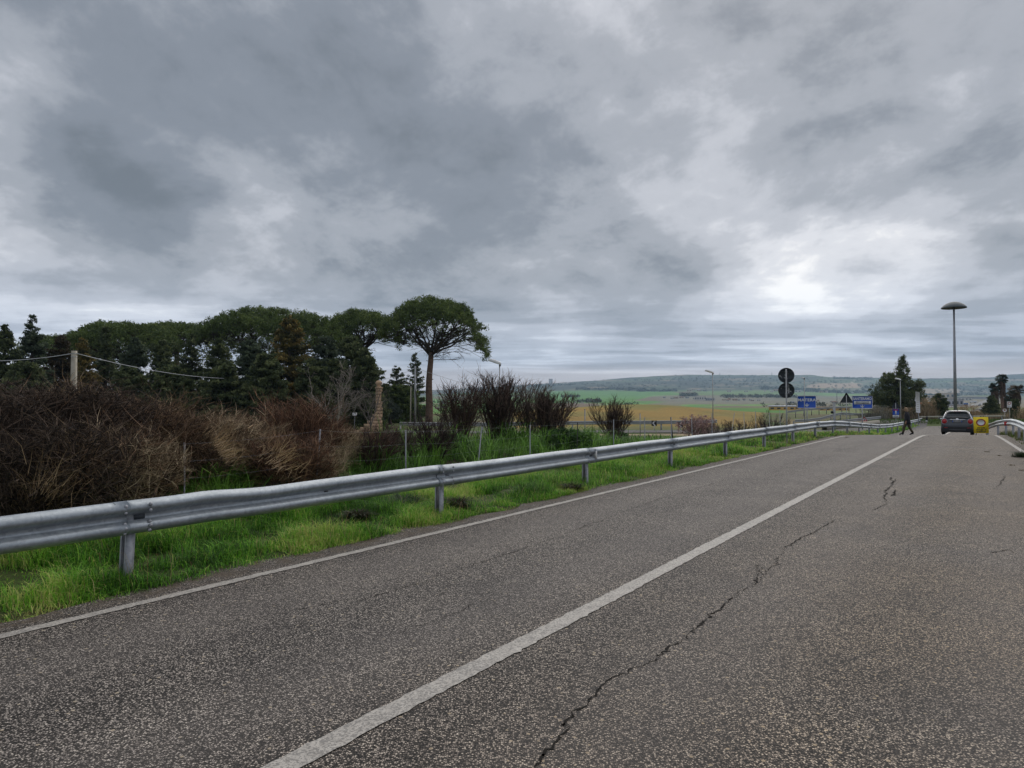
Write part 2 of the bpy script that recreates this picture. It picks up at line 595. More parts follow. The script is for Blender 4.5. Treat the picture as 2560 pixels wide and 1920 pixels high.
M['orangewall'] = simple('orange_plaster', (0.55, 0.20, 0.07), 0.85, var=0.12, scale=0.3)
M['yellowwall'] = simple('yellow_plaster', (0.60, 0.36, 0.11), 0.85, var=0.15, scale=0.3)
M['palewall'] = simple('pale_plaster', (0.55, 0.53, 0.49), 0.85, var=0.12, scale=0.1)
M['greywall'] = simple('grey_plaster', (0.36, 0.36, 0.38), 0.85, var=0.15, scale=0.1)
M['tanwall'] = simple('tan_plaster', (0.45, 0.36, 0.27), 0.85, var=0.15, scale=0.1)
M['tileroof'] = simple('tiled_roof', (0.28, 0.14, 0.09), 0.85, var=0.2, scale=0.3)
M['metalroof'] = simple('sheet_roof', (0.42, 0.45, 0.50), 0.5, var=0.1, scale=0.3)
M['darkopening'] = simple('window_dark', (0.04, 0.045, 0.05), 0.3, var=0.1)
M['motorway'] = simple('pale_asphalt', (0.22, 0.21, 0.20), 0.85, var=0.12, scale=0.1)
M['darkroad'] = simple('dark_asphalt', (0.085, 0.08, 0.076), 0.85, var=0.2, scale=0.5)
M['truckwhite'] = simple('truck_white', (0.7, 0.7, 0.72), 0.4, var=0.05)
M['bluetarp'] = simple('blue_tarp', (0.03, 0.10, 0.32), 0.6, var=0.1)


# ------------------------------------------------------------------ mesh helpers
class Buf:
    """collects faces, then becomes ONE mesh object"""

    def __init__(self):
        self.v, self.q, self.t, self.c = [], [], [], []
        self.n = 0

    def add(self, v, f, col=None):
        v = np.asarray(v, float).reshape(-1, 3)
        f = np.asarray(f, int)
        (self.q if f.shape[1] == 4 else self.t).append(f + self.n)
        self.v.append(v)
        if col is None:
            col = (0.5, 0.5, 0.5)
        c = np.asarray(col, float)
        if c.ndim == 1:
            c = np.tile(c, (len(v), 1))
        self.c.append(c)
        self.n += len(v)
        return self

    def more_faces(self, f, base):
        f = np.asarray(f, int) + base
        (self.q if f.shape[1] == 4 else self.t).append(f)

    def mesh(self, name, mat, smooth=False):
        v = np.concatenate(self.v) if self.v else np.zeros((0, 3))
        me = bpy.data.meshes.new(name)
        q = np.concatenate(self.q) if self.q else np.zeros((0, 4), int)
        t = np.concatenate(self.t) if self.t else np.zeros((0, 3), int)
        me.vertices.add(len(v))
        me.vertices.foreach_set('co', v.astype(np.float32).ravel())
        nl = len(q) * 4 + len(t) * 3
        me.loops.add(nl)
        me.loops.foreach_set('vertex_index', np.concatenate([q.ravel(), t.ravel()]).astype(np.int32))
        np_ = len(q) + len(t)
        me.polygons.add(np_)
        st = np.concatenate([np.arange(len(q)) * 4, len(q) * 4 + np.arange(len(t)) * 3]).astype(np.int32)
        me.polygons.foreach_set('loop_start', st)
        if smooth:
            me.polygons.foreach_set('use_smooth', np.ones(np_, bool))
        ca = me.color_attributes.new('Col', 'FLOAT_COLOR', 'POINT')
        c = np.concatenate(self.c) if self.c else np.zeros((0, 3))
        ca.data.foreach_set('color', np.hstack([c, np.ones((len(c), 1))]).astype(np.float32).ravel())
        me.update(calc_edges=True)
        if mat:
            me.materials.append(mat)
        return me

    def build(self, name, mat, parent=None, smooth=False, loc=None, rot=None):
        o = bpy.data.objects.new(name, self.mesh(name, mat, smooth))
        COL.objects.link(o)
        if parent:
            o.parent = parent
        if loc is not None:
            o.location = loc
        if rot is not None:
            o.rotation_euler = rot
        return o


BOXF = [(0, 1, 3, 2), (4, 6, 7, 5), (0, 4, 5, 1), (2, 3, 7, 6), (0, 2, 6, 4), (1, 5, 7, 3)]


def box(b, lo, hi, col=None):
    v = [(x, y, z) for x in (lo[0], hi[0]) for y in (lo[1], hi[1]) for z in (lo[2], hi[2])]
    return b.add(v, BOXF, col)


def norm(a):
    return a / np.maximum(np.linalg.norm(a, axis=-1, keepdims=True), 1e-9)


def frames(d):
    d = norm(d)
    ref = np.where(np.abs(d[:, 2:3]) > 0.9, np.array([[1.0, 0, 0]]), np.array([[0, 0, 1.0]]))
    u = norm(np.cross(ref, d))
    w = np.cross(d, u)
    return u, w


def prisms(b, p0, p1, r0, r1, col, k=3):
    """tapered k-sided sticks, all at once"""
    p0 = np.asarray(p0, float)
    p1 = np.asarray(p1, float)
    n = len(p0)
    if n == 0:
        return
    u, w = frames(p1 - p0)
    r0 = np.broadcast_to(np.asarray(r0, float), (n,))[:, None]
    r1 = np.broadcast_to(np.asarray(r1, float), (n,))[:, None]
    vs = []
    for p, r in ((p0, r0), (p1, r1)):
        for i in range(k):
            a = 2 * math.pi * i / k
            vs.append(p + r * (math.cos(a) * u + math.sin(a) * w))
    v = np.stack(vs, 1).reshape(-1, 3)
    base = (np.arange(n) * 2 * k)[:, None]
    f = np.concatenate([base + np.array([[i, (i + 1) % k, k + (i + 1) % k, k + i]]) for i in range(k)])
    c = np.asarray(col, float)
    if c.ndim == 2:
        c = np.repeat(c, 2 * k, axis=0)
    b.add(v, f, c)


def tube(b, pts, rads, k=8, col=None, cap=True):
    pts = np.asarray(pts, float)
    n = len(pts)
    rads = np.broadcast_to(np.asarray(rads, float), (n,))
    d = np.gradient(pts, axis=0)
    u, w = frames(d)
    for i in range(1, n):   # keep the frame from flipping
        if np.dot(u[i], u[i - 1]) < 0:
            u[i], w[i] = -u[i], -w[i]
    a = 2 * np.pi * np.arange(k) / k
    v = (pts[:, None] + rads[:, None, None] * (np.cos(a)[None, :, None] * u[:, None] + np.sin(a)[None, :, None] * w[:, None])).reshape(-1, 3)
    f = [(i * k + j, i * k + (j + 1) % k, (i + 1) * k + (j + 1) % k, (i + 1) * k + j) for i in range(n - 1) for j in range(k)]
    base = b.n
    b.add(v, f, col)
    if cap:
        b.more_faces([(0, j + 1, j) for j in range(1, k - 1)], base)
        b.more_faces([(0, j, j + 1) for j in range(1, k - 1)], base + (n - 1) * k)
    return b


def lathe(b, prof, k=20, center=(0, 0, 0), col=None):
    prof = np.asarray(prof, float)
    a = 2 * np.pi * np.arange(k) / k
    v = np.stack([np.outer(prof[:, 0], np.cos(a)) + center[0], np.outer(prof[:, 0], np.sin(a)) + center[1], np.repeat(prof[:, 1:2], k, 1) + center[2]], -1).reshape(-1, 3)
    n = len(prof)
    f = [(i * k + j, i * k + (j + 1) % k, (i + 1) * k + (j + 1) % k, (i + 1) * k + j) for i in range(n - 1) for j in range(k)]
    return b.add(v, f, col)


def disc_y(b, cx, cz, r, y, thick, k=28, rx=None, col=None):
    """upright disc whose face looks to -Y"""
    rx = rx or r
    a = 2 * np.pi * np.arange(k) / k
    front = np.stack([cx + rx * np.cos(a), np.full(k, y), cz + r * np.sin(a)], -1)
    back = front + np.array([0, thick, 0])
    base = b.n
    b.add(np.concatenate([front, back]), [(j, (j + 1) % k, k + (j + 1) % k, k + j) for j in range(k)], col)
    b.more_faces([(0, j, j + 1) for j in range(1, k - 1)], base)
    b.more_faces([(k, k + j + 1, k + j) for j in range(1, k - 1)], base)
    return b


def plate_y(b, x0, x1, z0, z1, y, thick, rad=0.0, k=5, col=None):
    """upright rounded plate facing -Y"""
    if rad <= 0:
        return box(b, (x0, y, z0), (x1, y + thick, z1), col)
    pts = []
    for cx, cz, a0 in ((x1 - rad, z1 - rad, 0), (x0 + rad, z1 - rad, 90), (x0 + rad, z0 + rad, 180), (x1 - rad, z0 + rad, 270)):
        for i in range(k):
            a = R(a0 + 90 * i / (k - 1))
            pts.append((cx + rad * math.cos(a), cz + rad * math.sin(a)))
    return poly_y(b, pts, y, thick, col)


def poly_y(b, pts, y, thick, col=None):
    n = len(pts)
    v = [(p[0], y, p[1]) for p in pts] + [(p[0], y + thick, p[1]) for p in pts]
    base = b.n
    b.add(v, [(j, (j + 1) % n, n + (j + 1) % n, n + j) for j in range(n)], col)
    b.more_faces([(0, j, j + 1) for j in range(1, n - 1)], base)
    b.more_faces([(n, n + j + 1, n + j) for j in range(1, n - 1)], base)
    return b


def ring_y(b, cx, cz, r0, r1, y, thick, k=32, sx=1.0, col=None):
    a = 2 * np.pi * np.arange(k) / k
    vs = []
    for yy in (y, y + thick):
        for r in (r0, r1):
            vs.append(np.stack([cx + sx * r * np.cos(a), np.full(k, yy), cz + r * np.sin(a)], -1))
    v = np.concatenate(vs)
    f = []
    for j in range(k):
        n = (j + 1) % k
        f += [(j, n, k + n, k + j), (2 * k + j, 3 * k + j, 3 * k + n, 2 * k + n), (k + j, k + n, 3 * k + n, 3 * k + j), (j, 2 * k + j, 2 * k + n, n)]
    return b.add(v, f, col)


def tag(o, label=None, cat=None, group=None, kind=None):
    if label:
        o['label'] = label
    if cat:
        o['category'] = cat
    if group:
        o['group'] = group
    if kind:
        o['kind'] = kind
    return o


def thing(name, label, cat, loc=(0, 0, 0), rz=0.0, group=None):
    o = bpy.data.objects.new(name, None)
    o.empty_display_size = 0.3
    o.location = loc
    o.rotation_euler = (0, 0, rz)
    COL.objects.link(o)
    return tag(o, label, cat, group)


def copy_tree(o, loc, rz=None, scale=None, label=None):
    c = o.copy()
    COL.objects.link(c)
    c.location = loc
    if rz is not None:
        c.rotation_euler = (0, 0, rz)
    if scale is not None:
        c.scale = scale if isinstance(scale, tuple) else (scale,) * 3
    if label:
        c['label'] = label
    for ch in list(o.children):
        d = ch.copy()
        COL.objects.link(d)
        d.parent = c
        for g in list(ch.children):
            e = g.copy()
            COL.objects.link(e)
            e.parent = d
    return c


def text(name, body, mat, parent, loc, size, rot=(R(90), 0, 0), space=1.0, sx=1.0, extrude=0.002):
    cu = bpy.data.curves.new(name, 'FONT')
    cu.body = body
    cu.size = size
    cu.align_x = 'CENTER'
    cu.align_y = 'CENTER'
    cu.extrude = extrude
    cu.offset = size * 0.028
    cu.space_character = space
    cu.materials.append(mat)
    tmp = bpy.data.objects.new(name + '_curve', cu)
    me = bpy.data.meshes.new_from_object(tmp)
    me.name = name
    bpy.data.objects.remove(tmp)
    o = bpy.data.objects.new(name, me)
    COL.objects.link(o)
    o.parent = parent
    o.location = loc
    o.rotation_euler = rot
    o.scale = (sx, 1, 1)
    return o


def jitter_col(rng, n, lo, hi, spread=0.18):
    k = rng.rand(n, 1) ** 2.2
    c = np.asarray(lo) * (1 - k) + np.asarray(hi) * k
    return np.clip(c * (1 + spread * (rng.rand(n, 1) * 2 - 1)), 0, 1)


# ================================================================== LAND
def land_cover(x, y, z):
    r = np.hypot(x, y)
    d = np.maximum(y, 0.5 * r)
    dd = np.maximum(d, 1.0)
    u = 1280 + F * x / dd
    v = 1004 + (EYE - z) / dd * F
    s = x * SA + y * CA
    t = x * CA - y * SA
    n1 = fbm(x / 3.0, y / 3.0, 4)
    n2 = fbm(x / 60.0 + 3, y / 60.0, 4)
    n3 = fbm(x / 260.0 + 31, y / 260.0 + 7, 4)
    c = np.zeros(x.shape + (3,))
    c[:] = (0.105, 0.085, 0.048)

    def put(mask, col):
        m = np.clip(mask, 0, 1)[..., None]
        c[:] = c * (1 - m) + np.asarray(col) * m

    def win(a, lo, hi, soft):
        return sstep(a, lo - soft, lo + soft) * (1 - sstep(a, hi - soft, hi + soft))

    # rough near ground: winter grass and bare soil
    put(sstep(n1, 0.38, 0.58) * (d < 130), (0.085, 0.120, 0.035))
    put(win(t, -19, -9.0, 0.4) * (s < 17), (0.050, 0.040, 0.026))
    put(win(t, -9.2, -6.3, 0.25) * (y < 85), (0.055, 0.075, 0.022))
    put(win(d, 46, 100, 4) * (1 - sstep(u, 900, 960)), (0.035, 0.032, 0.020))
    put(win(t, 0.9, 9, 0.3) * (y < 85), (0.115, 0.092, 0.055))
    put(win(y, 81.5, 90, 0.6) * (x > 30), (0.060, 0.095, 0.025))
    # dirt strip and verge beside the side road
    put(win(y, 49.5, 53.0, 0.5) * win(u, 1380, 1760, 20), (0.36, 0.28, 0.18))
    put(win(y, 30, 49, 1.5) * win(u, 1380, 1760, 20) * sstep(-t, 9, 11), (0.085, 0.10, 0.035))
    put(win(y, 92, 150, 6) * (u > 2290), (0.21, 0.16, 0.085))
    put(win(y, 74, 104, 3) * win(u, 1960, 2110, 8), (0.17, 0.135, 0.065))
    # middle distance
    put(sstep(d, 120, 170), (0.12, 0.16, 0.05))
    put(sstep(n2, 0.45, 0.60) * sstep(d, 170, 300), (0.15, 0.15, 0.075))
    # ploughed / stubble hill
    hill = win(d, 66, 175, 4) * win(u, 1285, 1905, 12)
    put(hill, (0.265, 0.170, 0.036))
    stripes = 0.5 + 0.5 * np.sin(v * 1.15 + 2.2 * fbm(u / 120.0, v / 22.0, 3) * 4)
    put(hill * stripes * 0.30, (0.205, 0.160, 0.045))
    put(hill * sstep(fbm(u / 90.0 + 2, v / 14.0, 4), 0.46, 0.66) * 0.75, (0.185, 0.160, 0.040))
    put(hill * win(v, 1008, 1020, 2.5) * 0.5, (0.16, 0.17, 0.04))
    put(hill * (1 - sstep(d, 66, 74)), (0.10, 0.13, 0.04))
    # green field right of the hill, green slope left by the pine
    put(win(d, 190, 380, 10) * win(u, 1790, 1960, 10), (0.075, 0.20, 0.030))
    put(win(d, 180, 2600, 40) * win(u, 900, 1230, 30), (0.085, 0.20, 0.035))
    # valley floor: strips of wheat, fallow and plough
    far = sstep(d, 420, 520)
    patch = fbm(u / 170.0 + 4.2, v / 9.0, 3)
    put(far, (0.125, 0.185, 0.060))
    put(far * sstep(patch, 0.48, 0.54), (0.085, 0.235, 0.040))
    p2 = fbm(u / 70.0 + 8.0, v / 5.0 + 3.0, 4)
    put(far * sstep(p2, 0.56, 0.60), (0.14, 0.27, 0.065))
    put(far * (1 - sstep(p2, 0.34, 0.38)), (0.10, 0.13, 0.06))
    put(far * sstep(patch, 0.64, 0.68), (0.165, 0.165, 0.095))
    put(far * (1 - sstep(patch, 0.33, 0.37)), (0.15, 0.13, 0.085))
    put(far * win(u, 1300, 1500, 20) * win(v, 1008, 1024, 1.5), (0.155, 0.115, 0.080))
    put(far * win(u, 1340, 1720, 15) * win(v, 978, 1006, 1.5) * sstep(patch, 0.36, 0.42), (0.080, 0.225, 0.035))
    put(far * win(u, 1740, 2050, 20) * win(v, 976, 988, 1.5), (0.115, 0.205, 0.055))
    put(far * win(u, 1650, 2200, 30) * win(v, 990, 1010, 2), (0.17, 0.165, 0.125))
    put(far * (u > 2180) * sstep(v, 988, 1000), (0.19, 0.165, 0.115))
    # scrub covered slopes
    slope = sstep(d, 3000, 3350)
    sc = fbm(x / 130.0, y / 90.0, 5)
    put(slope, (0.046, 0.060, 0.042))
    put(slope * sstep(sc, 0.46, 0.60), (0.028, 0.038, 0.030))
    put(slope * (1 - sstep(sc, 0.34, 0.44)), (0.066, 0.080, 0.052))
    # pale upper terrace and fields
    put(slope * win(v, 946, 962, 3) * win(u, 2040, 2190, 15), (0.105, 0.140, 0.065))
    up = fbm(u / 110.0 + 1.0, v / 4.0 + 2.0, 3)
    put(slope * sstep(up, 0.56, 0.62) * (u > 1950) * (v < 985), (0.115, 0.150, 0.070))
    lf = fbm(u / 150.0 + 6.0, v / 7.0 + 1.0, 4)
    put(slope * sstep(lf, 0.52, 0.60) * 0.8, (0.078, 0.112, 0.052))
    put(slope * sstep(fbm(u / 60.0 + 9.0, v / 3.0, 3), 0.66, 0.70), (0.20, 0.165, 0.12))
    ax = np.abs(u - 2085) / 75.0
    put(slope * (1 - sstep(ax, 0.75, 1.05)) * win(v, 958 + 6 * np.clip((2060 - u) / 60.0, 0, 1), 970, 1.2), (0.40, 0.29, 0.20))
    px = 2134 + 5 * np.sin((v - 949) * 0.62) + (v - 949) * 0.1
    put(slope * (1 - sstep(np.abs(u - px), 1.2, 2.4)) * win(v, 949, 961, 1), (0.50, 0.44, 0.36))
    put(slope * win(v, 967.5, 971, 0.8) * win(u, 1470, 1520, 6), (0.42, 0.34, 0.27))
    put(win(v, 972, 988, 2) * win(u, 2295, 2400, 8) * sstep(d, 700, 900), (0.36, 0.28, 0.20))
    put(slope * win(v, 952.5, 955.5, 0.8) * win(u, 2290, 2460, 20), (0.10, 0.17, 0.05))
    put(slope * win(v, 948.5, 951.5, 0.8) * win(u, 2455, 2580, 10), (0.34, 0.27, 0.20))
    put(slope * win(v, 981, 990, 2) * win(u, 1740, 1980, 15), (0.045, 0.055, 0.042))
    return np.clip(c, 0, 1)


def build_land():
    az = np.concatenate([np.arange(-180, -44, 6.0), np.arange(-44, 44, 0.15), np.arange(44, 180, 6.0)])
    az = np.radians(az)
    rr = [0.5]
    while rr[-1] < 6800:
        q = 1.06 if rr[-1] < 8 else (1.03 if rr[-1] < 30 else 1.018)
        if 90 < rr[-1] < 260:
            q = 1.022
        if rr[-1] > 260:
            q = 1.026
        if rr[-1] > 2900:
            q = 1.010
        rr.append(rr[-1] * q)
    rr = np.array(rr)
    RR, AZ = np.meshgrid(rr, az, indexing='ij')
    X, Y = RR * np.sin(AZ), RR * np.cos(AZ)
    Z = land(X, Y)
    global ZMIN, ZMAX
    ZMIN, ZMAX = float(Z.min()), float(Z.max())
    C = land_cover(X, Y, Z)
    n, k = X.shape
    split = int(np.searchsorted(rr, 2950))

    def sheet(i0, i1, name, hub):
        b = Buf()
        v = np.stack([X[i0:i1], Y[i0:i1], Z[i0:i1]], -1).reshape(-1, 3)
        i = np.arange(i1 - i0 - 1)[:, None] * k
        j = np.arange(k)[None, :]
        j2 = (j + 1) % k
        f = np.stack([i + j, i + j2, i + k + j2, i + k + j], -1).reshape(-1, 4)[:, ::-1]
        b.add(v, f, C[i0:i1].reshape(-1, 3))
        if hub:
            b.add([(0, 0, land1(0, 0))], np.zeros((0, 3), int), C[0, 0])
            h = b.n - 1
            b.t.append(np.array([(h, (q + 1) % k, q) for q in range(k)]))
        o = b.build(name, M['land'], smooth=True)
        tag(o, kind='structure')
        return o
    sheet(0, split + 1, 'ground', True)
    sheet(split, n, 'hills', False)


build_land()


# ================================================================== ROAD
def strip(s0, s1, ds, ts, dz, wob=0.0, seed=0):
    rng = np.random.RandomState(seed)
    ss = np.arange(s0, s1 + 1e-6, ds)
    v = []
    for s in ss:
        for t in ts:
            tt = t + wob * rng.randn()
            x, y = road_xy(s, tt)
            v.append((x, y, 0))
    v = np.array(v)
    v[:, 2] = road_z(v[:, 0], v[:, 1]) + dz
    m = len(ts)
    f = [(i * m + j, i * m + j + 1, (i + 1) * m + j + 1, (i + 1) * m + j) for i in range(len(ss) - 1) for j in range(m - 1)]
    return v, np.array(f)


def build_road():
    b = Buf()
    ts = np.concatenate([[-6.32], np.arange(-6, 7.1, 1.0)])
    v, f = strip(-14, 104, 0.75, ts, 0.0)
    # ragged left edge where soil and grass creep over
    rng = np.random.RandomState(3)
    e = np.arange(len(v)) % len(ts) == 0
    off = 0.10 * rng.randn(e.sum())
    v[e, 0] += off * CA
    v[e, 1] -= off * SA
    keep = v[f][:, :, 1].max(1) < 81.5
    b.add(v, f[keep][:, ::-1] if False else f[keep])
    road = b.build('road', M['asphalt'])
    tag(road, kind='structure')

    def mark(name, t0, t1, s0, s1, seed):
        bb = Buf()
        v, f = strip(s0, s1, 0.05, [t0, t1], 0.006, 0.005, seed)
        v[:, 2] = road_z(v[:, 0], v[:, 1]) + 0.006
        bb.add(v, f)
        o = bb.build(name, M['paint'])
        tag(o, kind='structure')
    mark('edge_line', -5.90, -5.79, -6, 38.5, 1)
    mark('centre_line', -2.77, -2.62, -4, 94, 2)
    # right edge line, bending in towards the closed end
    bb = Buf()
    vs = []
    rng = np.random.RandomState(5)
    for i in range(120):
        k = i / 119.0
        s = 27.2 + 16.5 * k
        t = 1.02 - 0.72 * k ** 1.1
        for o_ in (-0.07, 0.07):
            x, y = road_xy(s, t + o_ + 0.006 * rng.randn())
            vs.append((x, y, float(road_z(x, y)) + 0.006))
    bb.add(vs, [(2 * i, 2 * i + 1, 2 * i + 3, 2 * i + 2) for i in range(119)])
    tag(bb.build('right_edge_line', M['paint']), kind='structure')

    # cracks
    def crack(pts_uv, width, seed, step=0.03, wob=0.03):
        rng = np.random.RandomState(seed)
        pts = []
        for (u, v) in pts_uv:
            y = F * EYE / (v - 1004.0)
            pts.append(((u - 1280) / F * y, y))
        pts = np.array(pts)
        L = np.concatenate([[0], np.cumsum(np.hypot(*np.diff(pts, axis=0).T))])
        n = max(6, int(L[-1] / step))
        q = np.linspace(0, L[-1], n)
        x = np.interp(q, L, pts[:, 0])
        y = np.interp(q, L, pts[:, 1])
        walk = np.cumsum(rng.randn(n)) * wob * 0.55
        walk -= np.linspace(walk[0], walk[-1], n)
        x = x + walk * 0.6 + rng.randn(n) * wob * 0.42
        y = y + walk * 0.4 + rng.randn(n) * wob * 0.42
        d = np.stack([np.gradient(x), np.gradient(y)], -1)
        d /= np.linalg.norm(d, axis=1, keepdims=True) + 1e-9
        nx, ny = -d[:, 1], d[:, 0]
        w = 0.66 * width * (0.15 + 1.2 * rng.rand(n) ** 1.4) * np.clip(-0.1 + 2.0 * vnoise(q * 2.3 + seed * 3.3, 0 * q + 0.5), 0.30, 1.2)
        w[0] = w[-1] = 0.001
        vs = np.empty((2 * n, 3))
        vs[0::2, 0], vs[0::2, 1] = x + nx * w, y + ny * w
        vs[1::2, 0], vs[1::2, 1] = x - nx * w, y - ny * w
        vs[:, 2] = road_z(vs[:, 0], vs[:, 1]) + 0.0035
        bb = Buf()
        bb.add(vs, [(2 * i, 2 * i + 1, 2 * i + 3, 2 * i + 2) for i in range(n - 1)])
        bb.build('crack', M['crack'], road)
    crack([(1335, 1905), (1400, 1835), (1455, 1760), (1530, 1690), (1640, 1640)], 0.010, 1)
    crack([(1640, 1640), (1760, 1560), (1850, 1480), (1905, 1455), (1945, 1405), (1975, 1365), (2010, 1340), (2080, 1300)], 0.014, 2)
    crack([(1890, 1460), (1885, 1410), (1905, 1435)], 0.012, 3)
    crack([(1990, 1325), (1925, 1325)], 0.008, 13, wob=0.02)
    crack([(2180, 1275), (2215, 1258), (2207, 1240), (2212, 1225), (2230, 1205), (2222, 1192)], 0.022, 4)
    crack([(2230, 1240), (2240, 1225), (2226, 1240)], 0.020, 5)
    crack([(2215, 1222), (2232, 1210), (2236, 1196)], 0.014, 15)
    crack([(900, 1500), (1150, 1420), (1390, 1340), (1500, 1303), (1640, 1250), (1720, 1225), (1880, 1178)], 0.0075, 6)
    crack([(560, 1555), (700, 1530), (900, 1490)], 0.005, 7)
    crack([(2480, 1222), (2500, 1207), (2510, 1190)], 0.02, 8)
    crack([(2460, 1130), (2490, 1118)], 0.02, 9)
    crack([(2400, 1146), (2530, 1143)], 0.012, 10)
    crack([(2470, 1380), (2520, 1372), (2540, 1384)], 0.012, 11)
    crack([(1000, 1580), (1100, 1540), (1250, 1480)], 0.004, 12)
    return road


build_road()


# ================================================================== GUARD RAILS
W_PROF = [(0.002, 0.752), (0.014, 0.750), (0.050, 0.735), (0.074, 0.715), (0.083, 0.690), (0.080, 0.666), (0.060, 0.647), (0.026, 0.625), (0.012, 0.610),
          (0.017, 0.598), (0.012, 0.586), (0.026, 0.571), (0.060, 0.549), (0.080, 0.530), (0.083, 0.506), (0.074, 0.481), (0.050, 0.461), (0.014, 0.446), (0.002, 0.444)]


def w_beam(path_a, path_b, side, nseg=6, proud=0.0, bend=None):
    """path points are (x, y, ground z); side is the unit vector the face looks along"""
    b = Buf()
    pa, pb = np.array(path_a, float), np.array(path_b, float)
    m = len(W_PROF)
    v = []
    for i in range(nseg + 1):
        k = i / nseg
        p = pa * (1 - k) + pb * k
        extra = bend(k) if bend else (0.0, 0.0)
        for (d, z) in W_PROF:
            dd = d + proud + extra[0]
            v.append((p[0] + side[0] * dd, p[1] + side[1] * dd, p[2] + z + extra[1] * (1.0 if z > 0.6 else 0.3)))
    # the sheet has a back: same profile 4 mm behind
    n1 = len(v)
    v2 = [(x - side[0] * 0.004, y - side[1] * 0.004, z) for (x, y, z) in v]
    f = []
    for i in range(nseg):
        for j in range(m - 1):
            f.append((i * m + j, i * m + j + 1, (i + 1) * m + j + 1, (i + 1) * m + j))
            f.append((n1 + i * m + j, n1 + (i + 1) * m + j, n1 + (i + 1) * m + j + 1, n1 + i * m + j + 1))
        for j in (0, m - 1):
            f.append((i * m + j, (i + 1) * m + j, n1 + (i + 1) * m + j, n1 + i * m + j))
    for i in (0, nseg):
        for j in range(m - 1):
            f.append((i * m + j, n1 + i * m + j, n1 + i * m + j + 1, i * m + j + 1))
    b.add(v + v2, f)
    return b


def post_mesh():
    """folded channel post; local x along the road, y away from it"""
    b = Buf()
    th = 0.006
    box(b, (-0.042, -0.002, -0.5), (0.042, -0.002 + th, 0.60))
    box(b, (0.042 - th, -0.002 + th, -0.5), (0.042, 0.098, 0.60))
    box(b, (-0.042, 0.098 - th, -0.5), (0.042 - th, 0.098, 0.60))
    box(b, (-0.042, -0.002 + th, -0.5), (-0.042 + th, 0.020, 0.60))
    box(b, (-0.042, 0.076, -0.5), (-0.042 + th, 0.098 - th, 0.60))
    return b.mesh('post', M['galv_dark'])


POST_ME = post_mesh()


def bolt_buf(s0, gz_fn, t_face, svec, tvec, origin_fn):
    pass


